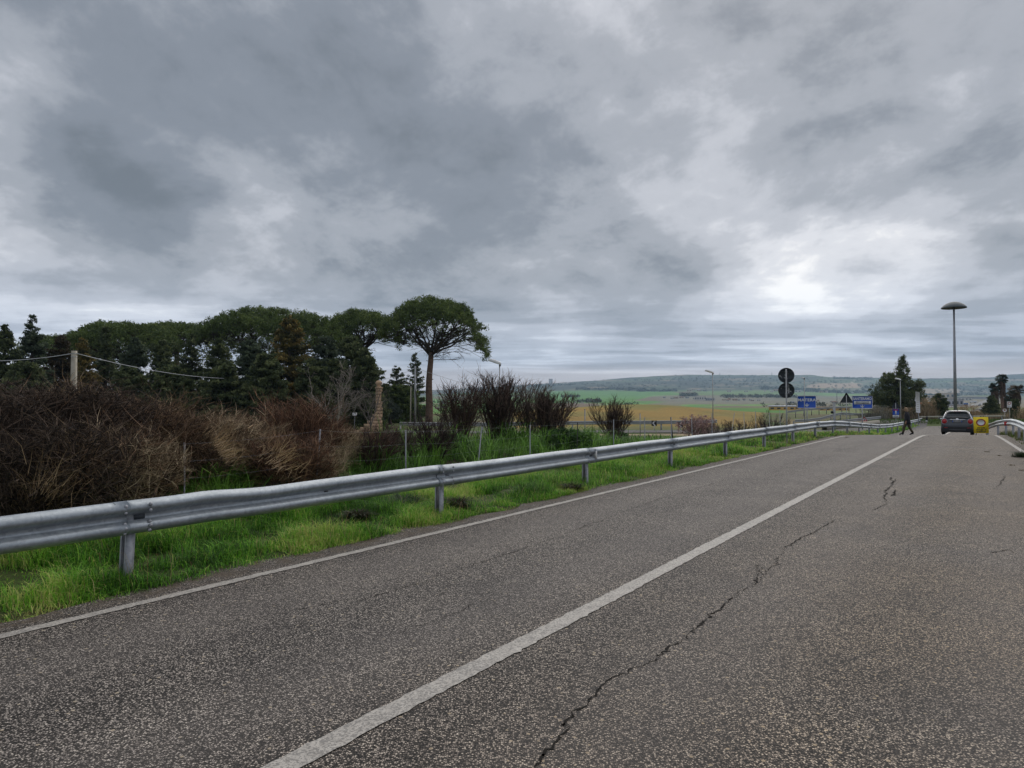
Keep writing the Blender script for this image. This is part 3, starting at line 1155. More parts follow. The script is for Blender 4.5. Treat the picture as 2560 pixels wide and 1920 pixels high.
def build_left_rail():
    root = thing('guard_rail', 'long galvanised steel guard rail along the left edge of the road above green grass', 'guard rail', (*road_xy(3.45, -6.65), 0))
    inv = Vector(root.location)
    T = -6.60
    side = np.array([CA, -SA])
    S0, DS = 3.45, 4.53
    ss = [S0 + DS * k for k in range(-2, 22)]

    def pt(s, t=T):
        x, y = road_xy(s, t)
        return (x - inv.x, y - inv.y, float(road_z(x, y)) - inv.z)
    rng = np.random.RandomState(8)
    for i, s in enumerate(ss[:-1]):
        s2 = ss[i + 1]
        j = 0.012 * rng.randn()

        def bend(k, i=i, j=j):
            dz = 0.006 * math.sin(k * 6.3 + i)
            dx = 0.004 * math.sin(k * 5 + i * 2)
            if i == 2:
                dz += 0.014 * math.exp(-((k - 0.20) / 0.06) ** 2) - 0.010 * math.exp(-((k - 0.36) / 0.08) ** 2)
            return dx, dz
        nb = 26 if i in (1, 2, 3) else 8
        bm = w_beam(pt(s - 0.10), pt(s2 + 0.02), side, nb, 0.009 * (i % 2), bend)
        beam = bm.build('rail_beam', M['galv'], root, smooth=True)
        po = bpy.data.objects.new('post', POST_ME)
        COL.objects.link(po)
        po.parent = root
        p = pt(s + 0.06, T - 0.012)
        po.location = (p[0], p[1], p[2])
        po.rotation_euler = (R(1.2) * rng.randn(), R(1.2) * rng.randn(), math.atan2(CA, SA))
        if i < 10:
            # bolts round the joint, the spacer plate seen through its window, the mid slot
            bb = Buf()
            v = []
            for ds_ in (-0.1065, -0.0985):
                q = pt(s + ds_, T + 0.0125)
                dz = bend(0.0)
                for (d, z) in W_PROF:
                    v.append((q[0] + side[0] * (d + dz[0]), q[1] + side[1] * (d + dz[0]), q[2] + z + dz[1] * (1.0 if z > 0.6 else 0.3)))
            mm = len(W_PROF)
            bb.add(v, [(j_, j_ + 1, mm + j_ + 1, mm + j_) for j_ in range(mm - 1)])
            bb.build('lap_shadow', M['sign_back'], beam)  # dark strip stands for the shadow gap where two beams overlap
            bb = Buf()
            for ds_ in (0.0, 0.23):
                for (d, z) in ((0.078, 0.712), (0.074, 0.655), (0.060, 0.552), (0.080, 0.515), (0.062, 0.47)):
                    q = pt(s + ds_ - 0.02, T + d + 0.006)
                    tube(bb, [(q[0], q[1], q[2] + z), (q[0] + side[0] * 0.010, q[1] + side[1] * 0.010, q[2] + z)], [0.021, 0.012], 8)
            o = bb.build('bolts', M['galv_dark'], beam)
            o['kind'] = 'stuff'
            q0, q1 = pt(s + 0.09, T + 0.024), pt(s + 0.19, T + 0.024)
            bb = Buf()
            bb.add([(q0[0], q0[1], q0[2] + 0.578), (q1[0], q1[1], q1[2] + 0.578), (q1[0], q1[1], q1[2] + 0.618), (q0[0], q0[1], q0[2] + 0.618)]
                   + [(a[0] - side[0] * 0.012, a[1] - side[1] * 0.012, a[2] + z) for a, z in ((q0, 0.578), (q1, 0.578), (q1, 0.618), (q0, 0.618))],
                   [(0, 1, 2, 3), (0, 4, 5, 1), (1, 5, 6, 2), (2, 6, 7, 3), (3, 7, 4, 0)])
            bb.build('spacer_plate', M['sign_back'], beam)
            sm = s + DS * 0.52
            q0, q1 = pt(sm, T + 0.021), pt(sm + 0.06, T + 0.021)
            bb = Buf()
            bb.add([(q0[0], q0[1], q0[2] + 0.590), (q1[0], q1[1], q1[2] + 0.590), (q1[0], q1[1], q1[2] + 0.606), (q0[0], q0[1], q0[2] + 0.606)]
                   + [(a[0] - side[0] * 0.01, a[1] - side[1] * 0.01, a[2] + z) for a, z in ((q0, 0.590), (q1, 0.590), (q1, 0.606), (q0, 0.606))],
                   [(0, 1, 2, 3), (0, 4, 5, 1), (1, 5, 6, 2), (2, 6, 7, 3), (3, 7, 4, 0)])
            bb.build('bolt_slot', M['black'], beam)
        if i in (4, 9, 11, 12, 14, 16):
            # white wedge shaped reflector bolted to the joint, facing oncoming traffic
            bb = Buf()
            q = pt(s + 0.23, T + 0.02)
            sx, sy = SA, CA
            v = []
            for w_ in (0, 0.012):
                for (a, z) in ((0.0, 0.565), (0.0, 0.655), (0.085, 0.690), (0.085, 0.525)):
                    v.append((q[0] + side[0] * a + sx * w_, q[1] + side[1] * a + sy * w_, q[2] + z))
            bb.add(v, [(0, 1, 2, 3), (7, 6, 5, 4), (0, 4, 5, 1), (1, 5, 6, 2), (2, 6, 7, 3), (3, 7, 4, 0)])
            bb.build('reflector', M['reflector'], root)
    return root


build_left_rail()


def rail_along(pts, label, side_sign, name='guard_rail', mat='galv', spacing=4.0, group=None, height=0.0, post=True, cat='guard rail'):
    """guard rail along a polyline of (x, y, z of ground)"""
    pts = np.array(pts, float)
    root = thing(name, label, cat, tuple(pts[0]), group=group)
    L = np.concatenate([[0], np.cumsum(np.linalg.norm(np.diff(pts[:, :2], axis=0), axis=1))])
    n = max(1, int(round(L[-1] / spacing)))
    q = np.linspace(0, L[-1], n + 1)
    pp = np.stack([np.interp(q, L, pts[:, i]) for i in range(3)], -1) - pts[0]
    for i in range(n):
        d = pp[i + 1] - pp[i]
        d2 = np.array([d[0], d[1]]) / (np.hypot(d[0], d[1]) + 1e-9)
        side = np.array([d2[1], -d2[0]]) * side_sign
        a = pp[i] + np.array([0, 0, height])
        bq = pp[i + 1] + np.array([d2[0] * 0.05, d2[1] * 0.05, height])
        w_beam(a, bq, side, 1, 0.004 * (i % 2)).build('rail_beam', M[mat], root, smooth=True)
        if post:
            po = bpy.data.objects.new('post', POST_ME)
            COL.objects.link(po)
            po.parent = root
            po.location = pp[i] + np.array([-side[0] * 0.012, -side[1] * 0.012, height])
            po.rotation_euler = (0, 0, math.atan2(d2[1], d2[0]) + (0 if side_sign > 0 else math.pi))
    return root


# right guard rail: dips to its ramped end behind the yellow sign
def right_rail():
    pts = []
    for (u, v, d) in ((2466, 1062, 43.5), (2480, 1055.5, 42), (2496, 1051, 40), (2512, 1048, 37.5), (2530, 1047, 34.5), (2548, 1051, 31), (2563, 1058, 28), (2600, 1072, 23), (2720, 1100, 15)):
        p = P(u, v, d)
        pts.append((p.x, p.y, p.z - 0.75))
    root = rail_along(pts, 'short galvanised guard rail on the right with red reflectors rising behind the yellow sign', 1, spacing=3.4)
    for (u, v, d, hw, hh) in ((2516, 1057, 36.6, 0.10, 0.10), (2470, 1066, 42.9, 0.08, 0.12)):
        p = P(u, v, d)
        o = Buf()
        box(o, (-hw, -0.03, -hh), (hw, 0.0, hh))
        r = o.build('reflector', M['red'], root)
        r.location = (p.x - pts[0][0] - 0.20, p.y - pts[0][1] - 0.30, p.z - pts[0][2] - 0.03)
        r.rotation_euler = (0, 0, -A)


right_rail()


# ================================================================== GRASS
def blades(b, rng, base, h, w, lean, az, col, tipcol=None):
    n = len(base)
    h = np.broadcast_to(h, (n,))[:, None]
    w = np.broadcast_to(w, (n,))[:, None]
    lean = np.broadcast_to(lean, (n,))[:, None]
    da = np.stack([np.cos(az), np.sin(az), np.zeros(n)], -1)
    sd = np.stack([-np.sin(az), np.cos(az), np.zeros(n)], -1)
    up = np.array([[0, 0, 1.0]])
    m1 = base + up * h * 0.55 + da * h * lean * 0.28
    tip = base + up * h * np.clip(1 - 0.35 * lean, 0.25, 1) + da * h * lean * 0.95
    v = np.stack([base - sd * w, base + sd * w, m1 + sd * w * 0.75, m1 - sd * w * 0.75, tip], 1).reshape(-1, 3)
    i = (np.arange(n) * 5)[:, None]
    if tipcol is None:
        tipcol = col
    c = np.stack([col, col, col * 0.5 + tipcol * 0.5, col * 0.5 + tipcol * 0.5, tipcol], 1).reshape(-1, 3)
    base_i = b.n
    b.add(v, i + np.array([[0, 1, 2, 3]]), c)
    b.more_faces(i + np.array([[3, 2, 4]]), base_i)


def grass_area(b, rng, n, sfun, tfun, hlo, hhi, wid, colset, edge=None, lean=(0.2, 1.1)):
    s = sfun(n)
    t = tfun(n, s)
    x, y = road_xy(s, t)
    z = land(x, y)
    k = fbm(x * 1.6, y * 1.6, 3)
    keep = rng.rand(n) < np.clip((k - 0.28) * 3.2, 0.12, 1)
    x, y, z, s, t, k = (q[keep] for q in (x, y, z, s, t, k))
    n = len(x)
    h = (hlo + (hhi - hlo) * rng.rand(n) ** 1.4) * (0.30 + 1.5 * np.clip((k - 0.30) * 2.4, 0, 1))
    if edge is not None:
        h = h * edge(s, t)
    pal = np.array(colset)
    tone = fbm(x * 0.9 + 40, y * 0.9, 4)
    idx = np.clip((tone * 1.8 - 0.36 + 0.26 * rng.randn(n)) * len(pal), 0, len(pal) - 1).astype(int)
    col = pal[idx] * (0.75 + 0.5 * rng.rand(n, 1))
    tip = col * np.array([1.25, 1.15, 1.0]) * 1.05
    far = np.maximum(1.0, np.hypot(x, y) / 14.0)
    blades(b, rng, np.stack([x, y, z - 0.01], -1), h, wid * far * (0.6 + 0.8 * rng.rand(n)), lean[0] + (lean[1] - lean[0]) * rng.rand(n), rng.rand(n) * 6.283, col, np.clip(tip, 0, 1))


GREEN = [(0.034, 0.088, 0.013), (0.060, 0.185, 0.020), (0.105, 0.305, 0.028), (0.165, 0.415, 0.038), (0.265, 0.510, 0.058), (0.48, 0.52, 0.17)]


def build_grass():
    rng = np.random.RandomState(21)
    b = Buf()

    def edge(s, t):
        # low creeping growth by the asphalt, taller further in
        return np.clip(0.30 + (-(t + 6.15)) / 0.75 * 0.75, 0.25, 1.0) * np.where(t < -8.3, 0.8, 1)

    def tf(n, s):
        wob = 0.14 * (vnoise(s * 1.3, 0 * s + 0.5) - 0.5) + 0.10 * (vnoise(s * 4.1, 0 * s + 3.5) - 0.5)
        return -6.20 + wob * 1.4 - 2.5 * rng.rand(n) ** 1.15
    for (n, a, c, hi) in ((150000, -1.5, 12, 0.23), (66000, 12, 26, 0.23), (38000, 26, 58, 0.25), (14000, 58, 92, 0.27)):
        grass_area(b, rng, n, lambda m, a=a, c=c: a + (c - a) * rng.rand(m), tf, 0.06, hi, 0.0034, GREEN, edge, (0.3, 1.3))
    # dead straw among the verge
    straw = [(0.30, 0.24, 0.12), (0.38, 0.30, 0.16), (0.22, 0.15, 0.08)]
    grass_area(b, rng, 4200, lambda m: -1 + 50 * rng.rand(m) ** 1.3, tf, 0.12, 0.34, 0.0022, straw, None, (0.3, 1.4))
    o = b.build('verge_grass', M['grass'])
    tag(o, kind='stuff')
    # ragged dark litter where grass meets asphalt
    b = Buf()
    grass_area(b, rng, 12000, lambda m: 1 + 45 * rng.rand(m) ** 1.2, lambda m, s: -6.16 + 0.13 * rng.randn(m) - 0.05, 0.02, 0.06, 0.004,
               [(0.045, 0.032, 0.018), (0.07, 0.05, 0.025), (0.05, 0.06, 0.018), (0.13, 0.085, 0.04)], None, (0.9, 1.8))
    tag(b.build('dead_grass_litter', M['grass']), kind='stuff')
    # taller arching weeds behind the rail
    b = Buf()
    G2 = [(0.045, 0.110, 0.018), (0.075, 0.180, 0.028), (0.115, 0.260, 0.038), (0.170, 0.340, 0.060)]
    for (n, a, c, t0, t1, hi, w) in ((9000, 1.0, 9, -8.5, -9.9, 0.45, 0.006), (17000, 5.0, 22, -8.6, -13, 0.55, 0.0065), (9000, 8, 18, -9, -13, 0.75, 0.007), (7000, 18, 34, -8.6, -15, 0.32, 0.006), (5000, -2, 6, -8.4, -11, 0.4, 0.006)):
        grass_area(b, rng, n, lambda m, a=a, c=c: a + (c - a) * rng.rand(m), lambda m, s, t0=t0, t1=t1: t0 + (t1 - t0) * rng.rand(m), 0.18, hi, w, G2, None, (0.4, 1.5))
    tag(b.build('tall_weeds', M['grass']), kind='stuff')
    # right shoulder growth and bank at the closed end
    b = Buf()
    grass_area(b, rng, 9000, lambda m: 33 + 20 * rng.rand(m), lambda m, s: 0.75 + 0.03 * (45 - s) + 2.2 * rng.rand(m), 0.10, 0.30, 0.0032,
               [(0.05, 0.075, 0.02), (0.07, 0.11, 0.025), (0.13, 0.10, 0.05), (0.10, 0.16, 0.03)], lambda s, t: np.clip(0.3 + (s - 33) / 8.0, 0.3, 1))
    n = 14000
    x = 37 + 44 * rng.rand(n)
    y = 80.8 + 6.0 * rng.rand(n)
    z = land(x, y)
    pal = np.array([(0.05, 0.085, 0.02), (0.075, 0.125, 0.025), (0.11, 0.17, 0.035)])
    col = pal[rng.randint(0, 3, n)] * (0.7 + 0.6 * rng.rand(n, 1))
    blades(b, rng, np.stack([x, y, z - 0.02], -1), 0.10 + 0.28 * rng.rand(n), 0.025, 0.3 + 0.6 * rng.rand(n), rng.rand(n) * 6.28, col)
    tag(b.build('bank_grass', M['grass']), kind='stuff')


build_grass()


def weed_tuft(x, y, label, h, r, pal, n=420, seed=0, name='weed', group=None, wd=0.005):
    rng = np.random.RandomState(seed)
    b = Buf()
    q = rng.randn(n, 2) * r * 0.4
    base = np.stack([q[:, 0], q[:, 1], np.zeros(n)], -1)
    az = np.arctan2(q[:, 1], q[:, 0]) + 0.7 * rng.randn(n)
    pal = np.array(pal)
    col = pal[rng.randint(0, len(pal), n)] * (0.6 + 0.8 * rng.rand(n, 1))
    blades(b, rng, base, h * (0.4 + 0.7 * rng.rand(n)), wd * (1 + 1.2 * rng.rand(n)), 0.5 + 1.0 * rng.rand(n), az, col)
    o = b.build(name, M['grass'], loc=(x, y, land1(x, y)))
    if name == 'dead_weed':
        o['kind'] = 'stuff'
    return tag(o, label, 'weed', group)


WEED = [(0.035, 0.04, 0.018), (0.05, 0.06, 0.02), (0.06, 0.042, 0.028), (0.03, 0.05, 0.02)]
for i, (u, v, lab, h, r, pal) in enumerate([
        (1138, 1276, 'dark low weed clump beside the second guard rail post', 0.30, 0.17, WEED),
        (895, 1300, 'small dark dead weed in the bright verge grass left of a post', 0.20, 0.16, WEED),
        (1430, 1226, 'dark weed tuft at the asphalt edge before the third post', 0.20, 0.16, WEED),
        (2556, 1142, 'dark green weed tuft at the near end of the right edge line', 0.32, 0.26, [(0.02, 0.035, 0.012), (0.035, 0.06, 0.02), (0.05, 0.08, 0.025)]),
        (1015, 1268, 'feathery blue green weed just left of the second post', 0.30, 0.22, [(0.055, 0.10, 0.045), (0.08, 0.13, 0.06), (0.05, 0.09, 0.03)])]):
    d_ = F * EYE / (v - 1004)
    weed_tuft((u - 1280) / F * d_, d_, lab, h, r, pal, 420, 50 + i)

weed_tuft(*[(lambda d_: ((1010 - 1280) / F * d_, d_))(11.6)][0], 'small plant with yellow flowers in the verge left of the second post', 0.16, 0.07, [(0.65, 0.42, 0.03), (0.5, 0.30, 0.03), (0.10, 0.16, 0.03)], 70, 93, 'flower')

# tufts of debris on the far right of the asphalt
for i, (u, v) in enumerate(((2465, 1130), (2495, 1139), (2525, 1163), (2552, 1176), (2116, 1094))):
    d_ = F * EYE / (v - 1004)
    o = weed_tuft((u - 1280) / F * d_, d_, ['brown scrap of dead grass lying left of the right edge line', 'second brown scrap of dead grass on the dirty asphalt', 'flat wisp of dead stalks near the right frame edge',
                  'nearest brown wisp of dead stalks by the right frame edge', 'dark scrap of turf lying where the left edge line ends'][i], 0.03, 0.12, [(0.10, 0.08, 0.05), (0.15, 0.12, 0.075)], 36, 80 + i, 'dead_weed')
    o.location.z = float(road_z(o.location.x, o.location.y)) + 0.004


# ================================================================== WOODY PLANTS
def grow(rng, b, p, d, L, r, levels, col_lo, col_hi, k=3):
    """branches of every level, vectorised; levels: dict(nseg, wob, up, kids, lf, ang, rf)"""
    tips = []
    for li, lv in enumerate(levels):
        n = len(p)
        nseg = lv['nseg']
        seg = L / nseg
        pts, dirs = [p], [d]
        col = jitter_col(rng, n, col_lo, col_hi, 0.25)
        cur, dd = p, d
        for i in range(nseg):
            dd = norm(dd + rng.randn(n, 3) * lv['wob'] + np.array([[0, 0, lv['up']]]))
            nxt = cur + dd * seg[:, None]
            f0, f1 = 1 - 0.6 * i / nseg, 1 - 0.6 * (i + 1) / nseg
            if li == len(levels) - 1 and i == nseg - 1:
                f1 = 0.12
            prisms(b, cur, nxt, r * f0, r * f1, col, k if li > 0 else max(k, 4))
            cur = nxt
            pts.append(cur)
            dirs.append(dd)
        tips.append((cur, dd))
        kids = lv.get('kids', 0)
        if not kids:
            break
        PT = np.stack(pts, 0)
        DR = np.stack(dirs, 0)
        m = n * kids
        par = np.repeat(np.arange(n), kids)
        q = (lv.get('from', 0.25) + (1 - lv.get('from', 0.25)) * rng.rand(m)) * nseg
        i0 = np.minimum(q.astype(int), nseg - 1)
        fr = (q - i0)[:, None]
        p = PT[i0, par] * (1 - fr) + PT[i0 + 1, par] * fr
        d = norm(DR[i0 + 1, par] + rng.randn(m, 3) * lv['ang'])
        L = L[par] * lv['lf'] * (0.55 + 0.75 * rng.rand(m))
        r = r[par] * lv['rf']
    return tips


def fit_height(root, want, pct=97.5):
    zs = []
    for ch in root.children:
        if ch.name.startswith('twigs'):
            co = np.empty(len(ch.data.vertices) * 3, np.float32)
            ch.data.vertices.foreach_get('co', co)
            zs.append(co[2::3])
    return want / max(0.1, float(np.percentile(np.concatenate(zs), pct)))


def trim_top(root, pct, k, rad_pct=97):
    """stragglers far above or beside the mass of a bush are bent back towards it"""
    co = None
    for ch in root.children:
        n = len(ch.data.vertices)
        c = np.empty(n * 3, np.float32)
        ch.data.vertices.foreach_get('co', c)
        c = c.reshape(-1, 3)
        if ch.name.startswith('twigs'):
            p = np.percentile(c[:, 2], pct)
            q = np.percentile(np.hypot(c[:, 0], c[:, 1]), rad_pct)
            co = (p, q)
    for ch in root.children:
        n = len(ch.data.vertices)
        c = np.empty(n * 3, np.float32)
        ch.data.vertices.foreach_get('co', c)
        c = c.reshape(-1, 3)
        over = np.maximum(0, c[:, 2] - co[0])
        c[:, 2] -= over * (1 - k)
        r = np.hypot(c[:, 0], c[:, 1])
        f = np.where(r > co[1], (co[1] + (r - co[1]) * 0.4) / np.maximum(r, 1e-6), 1.0)
        c[:, 0] *= f
        c[:, 1] *= f
        ch.data.vertices.foreach_set('co', c.ravel())
        ch.data.update()


def bare_shrub(name, label, cat, loc, h, rad, stems, seed, lo, hi, r0=0.018, dense=1.0, spread=0.55, group=None, up=0.10):
    """vase of upright stems that fork into fine leafless twigs"""
    rng = np.random.RandomState(seed)
    a = rng.rand(stems) * 6.283
    q = np.sqrt(rng.rand(stems))
    p = np.stack([np.cos(a) * q * rad * 0.22, np.sin(a) * q * rad * 0.22, np.full(stems, -0.1)], -1)
    d = norm(np.stack([np.cos(a) * q * spread, np.sin(a) * q * spread, np.ones(stems)], -1))
    L = h * (0.62 + 0.25 * rng.rand(stems))
    root = thing(name, label, cat, loc, group=group)
    b1 = Buf()
    lv = [dict(nseg=6, wob=0.10, up=0.02, kids=max(2, int(6 * dense)), lf=0.42, ang=0.36, rf=0.62, **{'from': 0.30}),
          dict(nseg=3, wob=0.16, up=up, kids=max(2, int(8 * dense)), lf=0.50, ang=0.42, rf=0.62),
          dict(nseg=3, wob=0.20, up=up * 1.2, kids=0, lf=0, ang=0, rf=0)]
    grow(rng, b1, p, d, L, np.full(stems, r0), lv[:1] and [dict(lv[0], kids=0)], lo, hi)
    b1.build('stems', M['twig'], root)['kind'] = 'stuff'
    rng = np.random.RandomState(seed)
    a = rng.rand(stems) * 6.283
    b2 = Buf()
    q = np.sqrt(rng.rand(stems))
    grow(rng, b2, p, d, L, np.full(stems, r0), lv, lo, hi)
    b2.build('twigs', M['twig'], root)['kind'] = 'stuff'
    trim_top(root, 95, 0.6)
    k = fit_height(root, h, 98)
    root.scale = (min(1.0, k * 1.25), min(1.0, k * 1.25), k)
    return root


DARK_LO, DARK_HI = (0.026, 0.018, 0.017), (0.22, 0.145, 0.115)
SH = [  # u of middle, top v, depth, radius, stems, label
    (1150, 962, 20.5, 0.85, 24, 'brown leafless shrub with reddish twigs between the two leaning fence posts', (0.045, 0.028, 0.024), (0.15, 0.095, 0.07)),
    (1245, 945, 21.5, 0.85, 34, 'tallest dark leafless shrub, standing under the white lamp head', DARK_LO, DARK_HI),
    (1330, 962, 22.5, 0.65, 16, 'sparse pale leafless shrub between two dark shrubs', (0.05, 0.038, 0.032), (0.16, 0.115, 0.085)),
    (1378, 985, 21.5, 0.80, 36, 'flat topped dark leafless shrub left of the black fence post', DARK_LO, DARK_HI),
    (1535, 1003, 31.0, 0.85, 26, 'lone round leafless shrub in front of the orange field', (0.035, 0.022, 0.020), (0.11, 0.07, 0.055)),
]
for i, (u, v, dep, rad, st, lab, lo, hi) in enumerate(SH):
    g = ground_at(u, dep)
    top = P(u, v, dep).z
    bare_shrub('bare_shrub', lab, 'shrub', g, (top - g.z) * 1.03, rad * 1.0, int(st * 1.1), 100 + i, lo, hi, 0.016, 1.2, rad / 2.4 * 0.9)
# low leafless bushes before them
for i, (u, v, dep, rad, lab, lo, hi) in enumerate([
        (920, 1060, 13.5, 0.60, 'low dense bramble with a dark heart left of the leaning post', (0.040, 0.026, 0.024), (0.13, 0.075, 0.055)),
        (1085, 1035, 15.5, 0.55, 'low dark leafless bush in front of the pine trunk', (0.03, 0.02, 0.02), (0.10, 0.065, 0.055)),
        (1000, 1075, 15.0, 0.50, 'low grey brown bush beside the leaning fence post', (0.05, 0.035, 0.03), (0.14, 0.10, 0.08)),
        (1850, 1050, 36.0, 1.2, 'dark tangled bramble beside the round sign post', (0.03, 0.02, 0.022), (0.11, 0.075, 0.07)),
        (1925, 1030, 40.0, 1.5, 'dark overgrown bramble behind the pole with two round signs', (0.025, 0.02, 0.02), (0.09, 0.065, 0.06)),
        (1800, 1055, 40.0, 1.2, 'thin brown thicket right of the blossoming bush', (0.05, 0.035, 0.035), (0.15, 0.10, 0.085))]):
    g = ground_at(u, dep)
    h = P(u, v, dep).z - g.z
    bare_shrub('bramble', lab, 'bramble', g, h * 0.95, rad, 26, 140 + i, lo, hi, 0.012, 1.05, rad / max(h, 0.5) * 0.95)


def dry_bush(label, loc, h, rad, n, seed, lo, hi, droop=-0.10, group=None, wob=0.2):
    """shock of dead stalks: stems rise, arch over and hang in tangles"""
    rng = np.random.RandomState(seed)
    root = thing('dry_bush', label, 'bush', loc, group=group)
    m = 105
    a = rng.rand(m) * 6.283
    q = np.sqrt(rng.rand(m))
    p = np.stack([np.cos(a) * q * rad * 0.6, np.sin(a) * q * rad * 0.6, np.full(m, -0.05)], -1)
    d = norm(np.stack([np.cos(a) * q * 0.5, np.sin(a) * q * 0.5, np.ones(m)], -1))
    L = h * (0.45 + 0.55 * rng.rand(m))
    b = Buf()
    lv = [dict(nseg=5, wob=0.13, up=0.0, kids=0, lf=0.5, ang=0.7, rf=0.55)]
    grow(rng, b, p, d, L, np.full(m, 0.010), lv, (0.03, 0.022, 0.018), (0.10, 0.07, 0.05))
    b.build('stems', M['twig'], root)['kind'] = 'stuff'
    rng = np.random.RandomState(seed)
    b = Buf()
    lv = [dict(nseg=5, wob=0.13, up=0.0, kids=max(3, n // 900), lf=0.55, ang=0.60, rf=0.55, **{'from': 0.10}),
          dict(nseg=3, wob=wob, up=droop, kids=9, lf=0.60, ang=0.55, rf=0.75, **{'from': 0.1}),
          dict(nseg=2, wob=wob, up=droop, kids=0, lf=0, ang=0, rf=0)]
    grow(rng, b, p, d, L, np.full(m, 0.0145), lv, lo, hi)
    b.build('twigs', M['twig'], root)['kind'] = 'stuff'
    trim_top(root, 93, 0.55, 95)
    return root


BR_D = ((0.018, 0.014, 0.012), (0.210, 0.150, 0.112))
BR_M = ((0.030, 0.020, 0.015), (0.360, 0.225, 0.140))
BR_T = ((0.200, 0.150, 0.092), (0.780, 0.610, 0.410))
BR_R = ((0.048, 0.027, 0.019), (0.340, 0.185, 0.110))
HEDGE = [  # u, top v, distance left of the camera line, radius, palette, label
    (-85, 985, 10.4, 1.0, 'D', 'dark dead bush cut by the left edge of the picture'),
    (-10, 978, 10.2, 0.95, 'D', 'dark dead bush at the left picture edge below the dark firs'),
    (55, 972, 10.5, 0.95, 'D', 'dark tangled bush left of the highest hedge bush'),
    (112, 966, 10.2, 1.0, 'D', 'highest dark tangle of dead stalks just left of the concrete pole'),
    (170, 984, 10.4, 0.9, 'D', 'dark dead bush hiding the foot of the concrete pole'),
    (222, 988, 10.3, 0.85, 'M', 'brown dead bush touching the right side of the concrete pole'),
    (272, 1003, 10.5, 0.85, 'M', 'brown arching bush under the sagging cable, second from the concrete pole'),
    (322, 1016, 10.3, 0.85, 'M', 'brown bramble heap at the centre of the dead hedge'),
    (378, 1028, 10.6, 0.85, 'M', 'brown bramble mound where the hedge top starts to level'),
    (430, 1036, 10.4, 0.85, 'M', 'last dark brown mound before the straw coloured bushes'),
    (480, 1043, 10.5, 0.8, 'T', 'leftmost straw coloured bush of the hedge'),
    (532, 1049, 10.8, 0.8, 'T', 'straw coloured bush in the middle of the pale stretch of hedge'),
    (585, 1052, 10.6, 0.8, 'T', 'straw coloured bush with the lowest top in the hedge'),
    (632, 1047, 10.8, 0.75, 'T', 'straw coloured bush close against the reddish bush'),
    (690, 1046, 10.4, 0.60, 'R', 'left shoulder of reddish brown stalks beside the tall reddish bush'),
    (742, 995, 10.2, 0.62, 'R', 'tallest reddish brown bush left of the leaning grey post'),
    (790, 1044, 10.3, 0.50, 'R', 'right shoulder of reddish stalks at the leaning grey post'),
    (825, 1068, 10.2, 0.5, 'T', 'low tan stalks behind the leaning grey post'),
    (35, 1060, 9.2, 0.7, 'D', 'low dark bush in the front row by the left picture edge'),
    (140, 1055, 9.2, 0.75, 'D', 'low dark front row bush below the highest tangle'),
    (245, 1062, 9.25, 0.7, 'M', 'low brown front row bush right of the concrete pole'),
    (300, 1085, 9.1, 0.6, 'T', 'fan of tan hanging stalks leaning over the guard rail joint'),
    (715, 1082, 9.3, 0.6, 'R', 'low reddish tangle at the foot of the tallest reddish bush'),
    (790, 1110, 9.3, 0.45, 'T', 'low dry grass heap in front of the leaning grey post'),
    (890, 1072, 10.6, 0.55, 'R', 'low reddish bramble right of the leaning grey post'),
    (945, 1078, 11.4, 0.60, 'D', 'low dark bramble left of the thin grey fence post'),
    (1000, 1086, 12.5, 0.55, 'D', 'low dark bramble behind the thin grey fence post'),
]
PALS = {'D': BR_D, 'M': BR_M, 'T': BR_T, 'R': BR_R}
protos = {}
rng = np.random.RandomState(64)
for i, (u, v, tt, rad, pk, lab) in enumerate(HEDGE):
    dep = tt / (SA - CA * (u - 1280) / F)
    g = ground_at(u, dep)
    h = (P(u, v, dep).z - g.z)
    if pk not in protos:
        protos[pk] = (dry_bush(lab, g, 1.55, 0.85, 7000, 200 + i, PALS[pk][0], PALS[pk][1], {'D': -0.02, 'M': -0.03, 'T': 0.02, 'R': 0.05}[pk], 'dead bushes of the hedge', {'D': 0.18, 'M': 0.17, 'T': 0.13, 'R': 0.12}[pk]))
        o = protos[pk]
    else:
        o = copy_tree(protos[pk], g, label=lab)
    o.rotation_euler = (0, 0, rng.rand() * 6.28)
    o.scale = (rad / 0.95, rad / 0.95, fit_height(protos[pk], h, 99.3))


STR = [(0.36, 0.25, 0.14), (0.26, 0.17, 0.09), (0.46, 0.33, 0.19)]
for i, (u, v, dep, r, h, lab) in enumerate(((205, 1180, 8.2, 0.30, 0.55, 'bright fan of tan straw hanging above the first rail joint'), (545, 1125, 9.8, 0.30, 0.55, 'bright fan of straw low in the pale bushes'),
                                            (95, 1245, 7.6, 0.25, 0.45, 'tan straw stalks low at the left end of the rail'), (330, 1120, 9.4, 0.30, 0.5, 'tan straw strands in the brown front row'),
                                            (180, 1010, 9.7, 0.22, 0.5, 'pale straw sprig at the foot of the concrete pole'), (430, 1060, 10.6, 0.3, 0.5, 'tan straw sprig on the bramble mound'), (690, 1150, 10.0, 0.35, 0.4, 'tan straw heap low below the reddish bush'))):
    p = P(u, v, dep)
    o = weed_tuft(p.x, p.y, lab, h * 0.8, r * 1.3, STR, 170, 600 + i, 'straw_tuft', None, 0.0014)
    o.location = p
    o.rotation_euler = (0.5, 0.9, i * 1.3)


